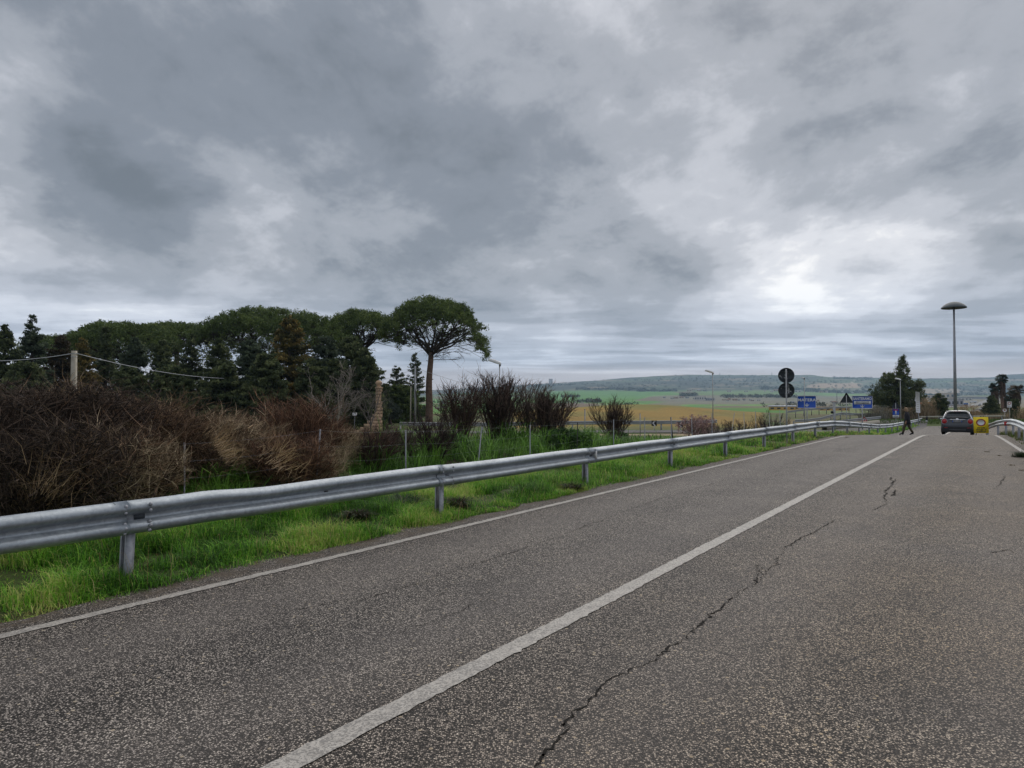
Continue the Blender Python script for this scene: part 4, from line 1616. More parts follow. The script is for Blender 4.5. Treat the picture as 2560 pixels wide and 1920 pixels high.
def leaf_cloud(b, rng, cen, rad, per, size, pal, flat=0.6, aspect=0.35, up_bias=0.0, tone=None, mix=0.3):
    """small leaf blades scattered in clumps; cen (n,3), rad (n,)"""
    n = len(cen)
    m = n * per
    par = np.repeat(np.arange(n), per)
    off = rng.randn(m, 3)
    off = norm(off) * (rng.rand(m, 1) ** 0.45)
    off[:, 2] *= flat
    p = cen[par] + off * np.broadcast_to(rad, (n,))[par][:, None]
    d = norm(rng.randn(m, 3) + off * 0.8 + np.array([[0, 0, up_bias]]))
    u, w = frames(d)
    a = rng.rand(m, 1) * 6.283
    s = np.cos(a) * u + np.sin(a) * w
    L = (size * (0.6 + 0.8 * rng.rand(m)))[:, None]
    v = np.stack([p - d * L * 0.5 - s * L * aspect * 0.5, p - d * L * 0.5 + s * L * aspect * 0.5, p + d * L * 0.5], 1).reshape(-1, 3)
    pal = np.array(pal)
    ck = rng.rand(n) if tone is None else tone
    tone = np.clip(ck[par] * (1 - mix) + mix * rng.rand(m), 0, 0.999)
    c = pal[(tone * len(pal)).astype(int)] * (0.8 + 0.4 * rng.rand(m, 1))
    b.add(v, (np.arange(m) * 3)[:, None] + np.array([[0, 1, 2]]), np.repeat(c, 3, 0))


PINE = [(0.046, 0.072, 0.024), (0.080, 0.118, 0.034), (0.122, 0.170, 0.046), (0.190, 0.240, 0.070)]
FIR = [(0.026, 0.038, 0.017), (0.054, 0.074, 0.032), (0.096, 0.122, 0.050), (0.165, 0.190, 0.078)]
FIRB = [(0.026, 0.038, 0.022), (0.050, 0.072, 0.042), (0.090, 0.120, 0.070), (0.150, 0.190, 0.112)]
FIRO = [(0.035, 0.045, 0.020), (0.085, 0.080, 0.026), (0.175, 0.135, 0.038), (0.30, 0.220, 0.065)]
FIRN = [(0.035, 0.030, 0.016), (0.055, 0.042, 0.020), (0.075, 0.055, 0.026)]


def umbrella_pine(label, base, H, Rx, ch, trunk_r, seed, clumps=650, per=34, lean=0.0, droop_right=False, thick=0.36, bare_low=True, group=None, size=0.30, off=(0, 0)):
    rng = np.random.RandomState(seed)
    root = thing('umbrella_pine', label, 'tree', base, group=group)
    KD = 0.52
    hub = np.array([lean, 0, H - ch * 1.02])
    # trunk
    b = Buf()
    zz = np.linspace(-0.3, hub[2], 9)
    pts = np.stack([lean * (zz / hub[2]) ** 2 + 0.06 * np.sin(zz * 0.9), 0.05 * np.cos(zz * 0.7), zz], -1)
    pts[-1] = hub
    tube(b, pts, np.linspace(trunk_r * 1.15, trunk_r * 0.72, 9), 10)
    for q in range(5):
        i = rng.randint(4, 8)
        a = rng.rand() * 6.28
        tube(b, [pts[i], pts[i] + np.array([math.cos(a) * 0.55, math.sin(a) * 0.55, 0.15])], [0.06, 0.03], 5)
    b.build('trunk', M['bark'], root, smooth=True)
    # crown clumps on a lumpy dome
    n = clumps
    ph = rng.rand(n) * 6.283
    q = np.sqrt(rng.rand(n))
    lump = 0.90 + 0.22 * vnoise(np.cos(ph) * 2.2 + seed, np.sin(ph) * 2.2 + 7)
    rho = q * lump
    top = 1 - KD * rho ** 2.7
    dep = thick * (0.25 + 0.9 * rng.rand(n) ** 1.3) * (1.05 - 0.35 * rho)
    dome = top * ch + 0.10 * ch * (vnoise(np.cos(ph) * rho * 5 + 3, np.sin(ph) * rho * 5 + seed) - 0.5) - dep * ch * 0.8
    cx = np.cos(ph) * rho * Rx + lean + off[0]
    cy = np.sin(ph) * rho * Rx + off[1]
    cz = H - ch + dome
    if droop_right:
        w = sstep(cx - lean, Rx * 0.72, Rx * 1.0)
        cz = cz - w * rng.rand(n) * ch * 0.42
    cen = np.stack([cx, cy, cz], -1)
    cen[:, 2] = np.minimum(cen[:, 2], H - 0.15)
    b = Buf()
    tone = np.clip(0.25 * rng.rand(n) + 0.75 * vnoise(cx * 0.9 + seed, cy * 0.9 + cz * 0.8), 0, 1)
    leaf_cloud(b, rng, cen, 0.22 + 0.42 * rng.rand(n), per, size, PINE, 0.8, 0.30, 0.5, tone, 0.45)
    b.build('crown', M['leaf'], root)
    # limbs
    b = Buf()
    nl = 13
    nodes = []
    for i in range(nl):
        a = 6.283 * i / nl + 0.25 * rng.randn()
        rr = Rx * (0.45 + 0.35 * rng.rand())
        z1 = H - ch + (1 - KD * (rr / Rx) ** 2.7) * ch - ch * thick * 1.1
        e = np.array([math.cos(a) * rr + lean + off[0], math.sin(a) * rr + off[1], max(z1, hub[2] + 0.4)])
        st = hub + np.array([0, 0, -0.5 + 0.9 * rng.rand()])
        ks = np.linspace(0, 1, 7)
        mid = np.stack([st[0] + (e[0] - st[0]) * ks, st[1] + (e[1] - st[1]) * ks, st[2] + (e[2] - st[2]) * ks ** 1.35], -1) + 0.10 * rng.randn(7, 3) * (ks * (1 - ks))[:, None] * 3
        tube(b, mid, np.linspace(trunk_r * 0.40, 0.045, 7), 6)
        nodes += list(mid[2:])
        for j in range(4):
            s0 = mid[rng.randint(2, 6)]
            a2 = a + 0.9 * rng.randn()
            rr2 = Rx * (0.5 + 0.45 * rng.rand())
            z2 = H - ch + (1 - KD * (rr2 / Rx) ** 2.7) * ch - ch * thick * (0.7 + 0.5 * rng.rand())
            e2 = np.array([math.cos(a2) * rr2 + lean + off[0], math.sin(a2) * rr2 + off[1], z2])
            m2 = s0 + (e2 - s0) * np.linspace(0, 1, 4)[:, None] + 0.12 * rng.randn(4, 3) * np.array([[0], [1], [1], [0]])
            tube(b, m2, np.linspace(0.06, 0.025, 4), 4)
            nodes += list(m2[1:])
    nodes = np.array(nodes)
    d2 = ((cen[:, None, :] - nodes[None]) ** 2).sum(-1) + 4.0 * np.maximum(0, nodes[None, :, 2] - cen[:, None, 2]) ** 2
    near = nodes[d2.argmin(1)]
    sel = rng.rand(n) < 0.75
    mid = (near + cen) / 2 + 0.12 * rng.randn(n, 3) - np.array([[0, 0, 0.08]])
    prisms(b, near[sel], mid[sel], 0.026, 0.019, (0.5, 0.5, 0.5), 3)
    prisms(b, mid[sel], cen[sel], 0.019, 0.012, (0.5, 0.5, 0.5), 3)
    if bare_low:
        # dead low limbs with bare twigs
        m = 9
        a = rng.rand(m) * 6.283
        p = hub + np.stack([np.zeros(m), np.zeros(m), -1.0 * rng.rand(m)], -1)
        d = norm(np.stack([np.cos(a), np.sin(a), 0.12 + 0.2 * rng.rand(m)], -1))
        grow(rng, b, p, d, Rx * (0.35 + 0.35 * rng.rand(m)), np.full(m, 0.04), [dict(nseg=5, wob=0.12, up=0.0, kids=7, lf=0.4, ang=0.55, rf=0.5), dict(nseg=3, wob=0.2, up=-0.05, kids=4, lf=0.5, ang=0.5, rf=0.6), dict(nseg=2, wob=0.2, up=-0.1)], (0.5,) * 3, (0.5,) * 3)
    b.build('limbs', M['bark_dark'], root)
    return root


def up_tree(u, vtop, depth):
    g = ground_at(u, depth)
    return g, P(u, vtop, depth).z - g.z


PXM = lambda px, d: px * d / F     # pixels to metres at a distance

g, H = up_tree(1072, 741, 84)
umbrella_pine('tall lone umbrella pine with a bare reddish trunk standing clear of the wood', g, H, PXM(130, 84), PXM(138, 84), 0.42, 11, 1000, 34, 0.25, True, 0.34, off=(0.45, 0))
g, H = up_tree(915, 773, 90)
umbrella_pine('umbrella pine leaning between the lone pine and the dark wood', g, H, PXM(98, 90), PXM(95, 90), 0.38, 12, 640, 34, -0.4, True, 0.30, group=None)
g, H = up_tree(690, 766, 86)
umbrella_pine('broadest umbrella pine crown rising over the cedars', g, H, PXM(200, 86), PXM(125, 86), 0.45, 13, 1700, 34, 0, False, 0.5)
g, H = up_tree(440, 806, 92)
umbrella_pine('flat umbrella pine crown with sky showing beneath it', g, H, PXM(112, 92), PXM(66, 92), 0.40, 14, 700, 32, 0, False, 0.3)
g, H = up_tree(310, 798, 84)
umbrella_pine('rounded umbrella pine crown above the dark firs on the left', g, H, PXM(140, 84), PXM(100, 84), 0.40, 15, 1100, 32, 0, False, 0.5)
g, H = up_tree(170, 832, 96)
umbrella_pine('lowest umbrella pine crown at the left end of the wood', g, H, PXM(105, 96), PXM(75, 96), 0.38, 16, 600, 32, 0, False, 0.5)


def conifer(label, base, H, Rb, seed, pal, name='fir_tree', per_m=15, nb=230, droop=0.25, shape=0.85, size=0.26, skirt=0.06, group=None, gap=0.0, cat='tree'):
    rng = np.random.RandomState(seed)
    root = thing(name, label, cat, base, group=group)
    b = Buf()
    tube(b, [(0, 0, -0.3), (0.03, 0.02, H * 0.5), (0, 0, H * 0.97)], [H * 0.022 + 0.06, H * 0.013 + 0.03, 0.02], 7)
    b.build('trunk', M['bark_dark'], root, smooth=True)
    f = skirt + (1 - skirt) * (rng.rand(nb) ** 1.15)
    f.sort()
    # branches come in loose whorls
    f = np.clip(f + 0.012 * np.sin(f * H * 5.5), skirt, 0.995)
    a = rng.rand(nb) * 6.283
    prof = np.clip((1 - f) ** shape, 0.02, 1)
    lump = 0.72 + 0.55 * vnoise(np.cos(a) * 1.6 + f * 6 + seed, np.sin(a) * 1.6 + seed * 2)
    L = Rb * prof * lump * (0.75 + 0.35 * rng.rand(nb)) + 0.12
    p0 = np.stack([0 * f, 0 * f, f * H], -1)
    d = norm(np.stack([np.cos(a), np.sin(a), 0.30 * f - droop * (1 - f) + 0.1], -1))
    bd = Buf()
    K = 4
    cur, dd = p0, d
    nodes = []
    for i in range(K):
        nxt = cur + dd * (L / K)[:, None]
        prisms(bd, cur, nxt, 0.05 * (1 - i / K) * (0.3 + prof), 0.05 * (1 - (i + 1) / K) * (0.3 + prof) + 0.006, (0.5, 0.5, 0.5), 3)
        nodes.append((cur, nxt))
        cur = nxt
        dd = norm(dd + np.array([[0, 0, -0.10 * droop + 0.05]]))
    bd.build('branches', M['bark_dark'], root)['kind'] = 'stuff'
    # sprays
    cnt = np.maximum(3, (L * per_m).astype(int))
    if gap > 0:
        cnt = np.where(rng.rand(nb) < gap, 1, cnt)
    par = np.repeat(np.arange(nb), cnt)
    m = len(par)
    q = (0.12 + 0.92 * rng.rand(m) ** 0.75)
    i0 = np.minimum((q * K).astype(int), K - 1)
    A0 = np.stack([x[0] for x in nodes], 0)
    A1 = np.stack([x[1] for x in nodes], 0)
    fr = (q * K - i0)[:, None]
    c = A0[i0, par] * (1 - fr) + A1[i0, par] * fr
    wide = 0.30 * L[par] * (1.15 - q) + 0.12
    sidev = np.stack([-np.sin(a[par]), np.cos(a[par]), 0 * q], -1)
    c = c + sidev * (rng.randn(m) * wide * 0.55)[:, None] + np.stack([0 * q, 0 * q, -np.abs(rng.randn(m)) * 0.12], -1)
    b = Buf()
    tb = np.clip(0.75 * rng.rand(nb)[par] + 0.45 * (q - 0.45), 0, 1)
    leaf_cloud(b, rng, c, 0.10 + 0.12 * rng.rand(m), 6, size, pal, 0.4, 0.34, -0.15, tb, 0.25)
    b.build('crown', M['leaf'], root)
    return root


CON = [  # u, top v, depth, half width px, palette, label, droop, shape
    (78, 788, 66, 62, FIRB, 'bluish spire topped fir above the left end of the dead hedge', 0.15, 0.8),
    (10, 812, 63, 60, FIR, 'dark fir at the left edge of the picture', 0.2, 0.75),
    (-60, 800, 66, 70, FIR, 'dark fir cut off by the left edge', 0.2, 0.75),
    (150, 838, 70, 60, FIRN, 'sparse brownish cedar behind the concrete pole', 0.3, 0.6),
    (205, 848, 64, 46, FIRO, 'rust tinged cedar just right of the concrete pole', 0.3, 0.6),
    (262, 816, 68, 50, FIR, 'narrow dark fir with sky gaps below its tip', 0.2, 0.75),
    (335, 845, 66, 62, FIRB, 'grey green spruce with hanging sprays under the rounded pine', 0.4, 0.6),
    (405, 850, 66, 56, FIR, 'dark green spruce in the middle of the left wood', 0.3, 0.6),
    (478, 835, 70, 56, FIR, 'narrow fir standing before the pale gap in the wood', 0.2, 0.8),
    (545, 850, 66, 62, FIR, 'olive dark cedar left of the orange tipped cedar', 0.35, 0.6),
    (625, 850, 62, 66, FIRB, 'bluish cedar with drooping boughs beside the orange tipped cedar', 0.4, 0.55),
    (722, 790, 64, 105, FIRO, 'big orange tipped cedar in the middle of the wood', 0.42, 0.72),
    (815, 842, 66, 78, FIRB, 'grey green cedar right of the orange tipped cedar', 0.4, 0.6),
    (878, 843, 68, 96, FIR, 'broad dark green cypress closing the right side of the wood', 0.35, 0.55),
    (928, 905, 72, 36, FIR, 'slim dark fir above the stone pillar', 0.25, 0.7),
    (665, 885, 58, 70, FIR, 'low dark cedar in front of the orange tipped cedar', 0.45, 0.5),
    (560, 905, 58, 70, FIR, 'low dark cedar over the straw coloured bush', 0.45, 0.5),
    (780, 900, 60, 70, FIR, 'low dark cedar behind the pale leafless tree', 0.45, 0.5),
    (430, 915, 58, 72, FIR, 'low dark spruce behind the bramble heap', 0.45, 0.5),
    (320, 920, 58, 62, FIR, 'low dark spruce near the concrete pole', 0.45, 0.5),
    (60, 905, 56, 75, FIR, 'low dark fir behind the left dead bush', 0.45, 0.5),
    (912, 872, 63, 50, FIR, 'dark cedar sloping down to the stone pillar', 0.4, 0.55),
    (842, 900, 62, 66, FIR, 'low dark cedar just left of the stone pillar wood edge', 0.45, 0.5),
    (1037, 882, 112, 34, FIR, 'cone shaped fir behind the grey utility pole', 0.15, 0.6),
    (992, 915, 100, 40, FIR, 'ragged dark fir left of the utility pole', 0.3, 0.6),
    (965, 960, 96, 40, FIR, 'low fir behind the stone pillar', 0.3, 0.6),
    (1005, 965, 92, 48, PINE, 'bushy evergreen right of the stone pillar', 0.2, 0.4),
]
for i, (u, v, dep, hw, pal, lab, dr, sh) in enumerate(CON):
    g = ground_at(u, dep)
    H = P(u, v, dep).z - g.z
    conifer(lab, g, H, PXM(hw, dep) * 1.05, 300 + i, pal, 'cedar_tree' if 'cedar' in lab else ('spruce_tree' if 'spruce' in lab else 'fir_tree'), per_m=15 if hw > 45 else 11, nb=240 if hw > 45 else 150, droop=dr, shape=sh, size=0.27, gap=0.25 if i in (3, 5, 8) else 0.0)

def wood_interior():
    """the shaded depth of the wood behind the front trees, one uncountable mass"""
    rng = np.random.RandomState(88)
    b = Buf()
    n = 1500
    u = -120 + 1080 * rng.rand(n)
    dep = 74 + 14 * rng.rand(n)
    top = np.interp(u, [-120, 60, 160, 220, 420, 520, 700, 890, 925, 960], [850, 850, 880, 850, 860, 850, 840, 850, 890, 960])
    v = top + (1062 - top) * rng.rand(n) ** 0.8
    keep = fbm(u / 60.0 + 3, v / 40.0, 3) > 0.36
    u, dep, v = u[keep], dep[keep], v[keep]
    n = len(u)
    cen = np.stack([(u - 1280) / F * dep, dep, EYE - (v - 1004) / F * dep], -1)
    leaf_cloud(b, rng, cen, 0.6 + 0.6 * rng.rand(n), 34, 0.34, FIR, 0.7, 0.35, 0.0)
    tag(b.build('wood_undergrowth', M['leaf']), kind='stuff')


wood_interior()

# rounded evergreen on the right behind the road end, made of lobes with ragged gaps
def lobed_pine(label, base, lobes, seed, pal, trunk_h, clumps=700, per=30, size=0.28, name='pine_tree'):
    rng = np.random.RandomState(seed)
    root = thing(name, label, 'tree', base)
    b = Buf()
    tube(b, [(0, 0, -0.3), (0.05, 0, trunk_h * 0.5), (0.1, 0, trunk_h)], [0.22, 0.16, 0.05], 8)
    pts = []
    w = np.array([l[3] * l[4] for l in lobes])
    for (cx, cy, cz, rx, rz), k in zip(lobes, (w / w.sum() * clumps).astype(int)):
        q = norm(rng.randn(k, 3)) * (rng.rand(k, 1) ** 0.33)
        keep = vnoise(q[:, 0] * 2.3 + cx * 3, q[:, 2] * 2.3 + cz) > 0.22
        q = q[keep] * np.array([[rx, rx, rz]])
        pts.append(q + np.array([[cx, cy, cz]]))
    pts = np.concatenate(pts)
    bb = Buf()
    leaf_cloud(bb, rng, pts, 0.20 + 0.26 * rng.rand(len(pts)), per, size, pal, 0.8, 0.30, 0.4, np.clip(0.3 * rng.rand(len(pts)) + 0.7 * vnoise(pts[:, 0] * 1.3, pts[:, 2] * 1.3 + seed), 0, 1), 0.4)
    bb.build('crown', M['leaf'], root)
    ax = np.stack([np.full(len(pts), 0.05), np.zeros(len(pts)), np.clip(pts[:, 2] * 0.75, 0.4, trunk_h)], -1)
    sel = rng.rand(len(pts)) < 0.3
    prisms(b, ax[sel], pts[sel], 0.035, 0.012, (0.5,) * 3, 3)
    b.build('trunk', M['bark_dark'], root)
    return root


dep = 96
g = ground_at(2240, dep)
z0 = g.z


def zl(v, d_=None):
    return P(2240, v, d_ or dep).z - z0


lobes = [(PXM(18, dep), 0, zl(905), 0.55, 0.9), (PXM(17, dep), 0, zl(930), 1.0, 1.1), (PXM(8, dep), 0.2, zl(955), 1.8, 1.2), (PXM(-22, dep), 0, zl(945), 1.0, 0.8),
         (PXM(-35, dep), 0, zl(985), 1.8, 1.5), (PXM(0, dep), 0, zl(995), 2.4, 1.8), (PXM(38, dep), 0, zl(990), 1.8, 1.5), (PXM(55, dep), 0, zl(965), 0.9, 0.9),
         (PXM(-48, dep), 0, zl(1010), 1.2, 1.1), (PXM(0, dep), 0, zl(1030), 2.4, 1.2), (PXM(58, dep), 0, zl(1020), 1.3, 1.3), (PXM(22, dep), 0, zl(893), 0.25, 0.6)]
lobed_pine('big dark pine with a spired top behind the end of the road', g, lobes, 61, FIR + [(0.04, 0.07, 0.03)], zl(930), 1500, 26, 0.28)
dep = 92
for i, (u, v, hw, lab) in enumerate(((2347, 985, 27, 'small bushy fir just left of the tall lamp mast'), (2311, 1008, 14, 'young fir half hidden behind the white notice panel'), (2479, 988, 19, 'small pointed fir right of the parked car'))):
    d2 = (92, 98, 108)[i]
    g = ground_at(u, d2)
    conifer(lab, g, P(u, v, d2).z - g.z, PXM(hw, d2) * 1.2, 400 + i, FIR, per_m=22, nb=150, droop=0.1, shape=0.6, size=0.22, skirt=0.02)
g = ground_at(2537, 100)
conifer('narrow dark cypress right of the small round signs', g, P(2537, 1000, 100).z - g.z, 0.62, 410, FIR, 'cypress_tree', per_m=40, nb=200, droop=-0.9, shape=0.28, size=0.22, skirt=0.02)


# pale leafless tree and olive trees left of centre
def bare_tree(label, base, H, seed, lo, hi, r0=0.07, spread=0.6, stems=4):
    rng = np.random.RandomState(seed)
    root = thing('bare_tree', label, 'tree', base)
    b = Buf()
    tube(b, [(0, 0, -0.2), (0.02, 0, H * 0.16), (0.03, 0.0, H * 0.30)], [r0 * 1.2, r0, r0 * 0.9], 7, lo)
    b.build('trunk', M['twig'], root, smooth=True)
    b = Buf()
    a = np.arange(stems) * 6.283 / stems + rng.rand(stems)
    p = np.tile([[0.02, 0, H * 0.22]], (stems, 1)) + 0.04 * rng.randn(stems, 3)
    d = norm(np.stack([np.cos(a) * spread, np.sin(a) * spread, np.ones(stems)], -1))
    d[0] = (0.03, 0, 1)
    lv = [dict(nseg=6, wob=0.10, up=0.05, kids=9, lf=0.42, ang=0.55, rf=0.45, **{'from': 0.1}), dict(nseg=4, wob=0.14, up=0.03, kids=6, lf=0.5, ang=0.5, rf=0.55), dict(nseg=3, wob=0.18, up=0.02, kids=3, lf=0.5, ang=0.5, rf=0.6), dict(nseg=2, wob=0.2, up=0.0)]
    grow(rng, b, p, d, H * (0.5 + 0.28 * rng.rand(stems)), np.full(stems, r0 * 0.75), lv, lo, hi)
    b.build('crown', M['twig'], root)
    return root


dep = 30
g = ground_at(843, dep)
bare_tree('pale grey leafless tree in front of the dark wood', g, P(843, 930, dep).z - g.z, 71, (0.16, 0.14, 0.125), (0.34, 0.30, 0.26), 0.05, 0.75, 6)
dep = 52
g = ground_at(926, dep)
bare_tree('thin leafless tree in front of the stone pillar', g, P(926, 968, dep).z - g.z, 72, (0.12, 0.105, 0.095), (0.28, 0.24, 0.21), 0.05, 0.6, 4)
OLIVE = [(0.035, 0.052, 0.035), (0.055, 0.075, 0.052), (0.085, 0.105, 0.08), (0.11, 0.135, 0.10)]
for u, v, dd_, lab in ((975, 1000, 84, 'grey green olive tree right of the stone pillar'), (1050, 1008, 95, 'small grey green olive tree behind the utility pole')):
    g = ground_at(u, dd_)
    hh = P(u, v, dd_).z - g.z
    lobed_pine(lab, g, [(0, 0, hh * 0.62, 1.0, hh * 0.38), (-0.6, 0.2, hh * 0.45, 0.7, hh * 0.3), (0.7, 0, hh * 0.5, 0.7, hh * 0.3)], 81 + u, OLIVE, hh * 0.6, 200, 26, 0.20, 'olive_tree')

# blossoming bush and leafy bush, reeds
g = ground_at(1742, 44)
rt = bare_shrub('blossom_bush', 'pale pink blossoming bush right of the white arrow signs', 'bush', g, P(1742, 1046, 44).z - g.z, 1.3, 30, 91, (0.12, 0.07, 0.06), (0.30, 0.2, 0.18), 0.012, 1.0, 0.8)
rng = np.random.RandomState(5)
b = Buf()
hh = P(1742, 1046, 44).z - g.z
q = norm(rng.randn(420, 3)) * rng.rand(420, 1) ** 0.4 * np.array([[1.35, 1.0, hh * 0.55]]) + np.array([[0, 0, hh * 0.5]])
leaf_cloud(b, rng, q, np.full(420, 0.10), 9, 0.07, [(0.36, 0.22, 0.21), (0.45, 0.31, 0.29), (0.24, 0.15, 0.14)], 1, 0.6)
b.build('blossom', M['leaf'], rt)


def leafy_bush(label, loc, rx, h, seed, pal, n=120, per=40, size=0.12, aspect=0.5):
    rng = np.random.RandomState(seed)
    root = thing('leafy_bush', label, 'bush', loc)
    b = Buf()
    q = norm(rng.randn(n, 3)) * rng.rand(n, 1) ** 0.4 * np.array([[rx, rx, h * 0.5]]) + np.array([[0, 0, h * 0.48]])
    leaf_cloud(b, rng, q, np.full(n, 0.14), per, size, pal, 0.9, aspect, 0.2)
    b.build('leaves', M['leaf'], root)
    b = Buf()
    prisms(b, np.zeros((n, 3)) + rng.randn(n, 3) * np.array([[rx * 0.2, rx * 0.2, 0]]), q, 0.012, 0.004, (0.06, 0.045, 0.03))
    b.build('stems', M['twig'], root)
    return root


LB = [(0.018, 0.042, 0.013), (0.028, 0.068, 0.018), (0.045, 0.100, 0.026), (0.075, 0.15, 0.038)]
for i, (u, v, dd_, rx, lab) in enumerate(((1415, 1072, 19.6, 0.85, 'dark green leafy bush left of the black fence post'), (1450, 1086, 22.5, 0.6, 'green leafy bush around the black fence post'),
                                          (1545, 1083, 40, 0.7, 'low grey green scrub under the lone round shrub'), (1130, 1090, 17.5, 0.5, 'low green weeds in front of the reddish shrub'))):
    g = ground_at(u, dd_)
    leafy_bush(lab, g, rx * 0.8, max(0.3, P(u, v, dd_).z - g.z), 500 + i, LB, 150, 50, 0.045 if dd_ < 13 else 0.085, 0.4)


def reeds(label, u0, u1, v0, dep, n, seed, pal, name='reeds', plume=True):
    """clump of tall dry reeds, stalk and feathery head each"""
    rng = np.random.RandomState(seed)
    g = ground_at((u0 + u1) / 2, dep)
    w = PXM(u1 - u0, dep) / 2
    H = P(u0, v0, dep).z - g.z
    b = Buf()
    base = np.stack([(rng.rand(n) * 2 - 1) * w, rng.randn(n) * 0.6, np.zeros(n)], -1)
    pal = np.array(pal)
    col = pal[rng.randint(0, len(pal), n)] * (0.7 + 0.6 * rng.rand(n, 1))
    blades(b, rng, base, H * (0.5 + 0.55 * rng.rand(n)), 0.025, 0.1 + 0.5 * rng.rand(n), rng.rand(n) * 6.28, col)
    if plume:
        k = n // 5
        cen = base[:k] + np.stack([0.15 * rng.randn(k), 0.1 * rng.randn(k), H * (0.75 + 0.3 * rng.rand(k))], -1)
        leaf_cloud(b, rng, cen, np.full(k, 0.22), 9, 0.20, pal * 1.15, 1.4, 0.25, -0.4)
    o = b.build(name, M['grass'], loc=g)
    return tag(o, label, 'reeds')


STRAW = [(0.26, 0.20, 0.12), (0.36, 0.28, 0.18), (0.18, 0.13, 0.08), (0.30, 0.25, 0.17)]
reeds('pale feathery reeds between the notice panel and the small fir', 2305, 2335, 1000, 90, 420, 1, STRAW)
reeds('brown reeds behind the walking person', 2180, 2295, 1022, 93, 900, 2, STRAW)
reeds('ochre reeds behind the car at the foot of the tall lamp mast', 2385, 2450, 1016, 104, 500, 3, STRAW + [(0.30, 0.18, 0.06)])
reeds('dry brown grass stand beyond the cypress', 2545, 2620, 1022, 92, 600, 4, STRAW)
reeds('low straw beyond the cream barrier beam', 2440, 2535, 1030, 102, 900, 6, STRAW, plume=False)
reeds('grey leafed brush beside the dead end sign', 2155, 2215, 1018, 90, 500, 5, [(0.14, 0.15, 0.12), (0.22, 0.22, 0.19), (0.12, 0.10, 0.08)])


def palm(label, u, vtop, vbase, dep, fr, seed, skirt_len, pal):
    rng = np.random.RandomState(seed)
    g = ground_at(u, dep)
    H = P(u, vtop, dep).z - g.z
    root = thing('palm_tree', label, 'tree', g)
    hh = H - fr * 0.75
    b = Buf()
    zz = np.linspace(-0.3, hh, 9)
    tube(b, np.stack([0.05 * np.sin(zz), 0 * zz, zz], -1), 0.26 + 0.03 * (np.arange(9) % 2), 9)
    b.build('trunk', M['bark'], root)
    b = Buf()
    n = 46
    a = rng.rand(n) * 6.283
    el = R(70) - R(120) * rng.rand(n) ** 0.9
    for i in range(n):
        d = np.array([math.cos(a[i]) * math.cos(el[i]), math.sin(a[i]) * math.cos(el[i]), math.sin(el[i])])
        p0 = np.array([0, 0, hh])
        stalk = p0 + d * fr * 0.55
        base_i = np.tile(stalk, (13, 1))
        side = norm(np.cross(d, [0, 0, 1.0])[None])[0]
        upv = np.cross(side, d)
        ang = np.linspace(-1.25, 1.25, 13)
        tip = stalk + (np.cos(ang)[:, None] * d + np.sin(ang)[:, None] * (side * 0.95 + upv * 0.25)) * fr * 0.55 - np.array([[0, 0, 0.12 * fr]])
        c = np.array(pal)[rng.randint(0, len(pal))] * (0.7 + 0.6 * rng.rand())
        prisms(b, base_i, tip, 0.045, 0.008, c, 3)
        prisms(b, p0[None], stalk[None], 0.03, 0.02, c, 3)
    b.build('crown', M['leaf'], root)
    b = Buf()
    m = 260
    a = rng.rand(m) * 6.283
    z1 = hh - skirt_len * rng.rand(m)
    p0 = np.stack([np.cos(a) * 0.28, np.sin(a) * 0.28, z1], -1)
    p1 = p0 + np.stack([np.cos(a) * 0.35, np.sin(a) * 0.35, -0.8 - 0.5 * rng.rand(m)], -1)
    prisms(b, p0, p1, 0.05, 0.012, jitter_col(rng, m, (0.07, 0.05, 0.04), (0.19, 0.14, 0.105)))
    b.build('dead_fronds', M['twig'], root)
    return root


PALM = [(0.025, 0.045, 0.028), (0.04, 0.062, 0.035), (0.06, 0.08, 0.045)]
palm('tallest palm with a shaggy trunk at the right edge of the view', 2505, 936, 1030, 135, 1.05, 1, 2.8, PALM)
palm('shorter shaggy palm left of the tallest palm', 2487, 958, 1030, 125, 0.95, 2, 2.2, PALM)
palm('faded palm with browned fronds by the right frame edge', 2541, 962, 1030, 115, 1.25, 3, 1.2, [(0.05, 0.06, 0.04), (0.12, 0.11, 0.07), (0.17, 0.13, 0.09)])
palm('low dark palm behind the rectangular white sign', 2516, 982, 1030, 140, 1.1, 4, 1.5, PALM)


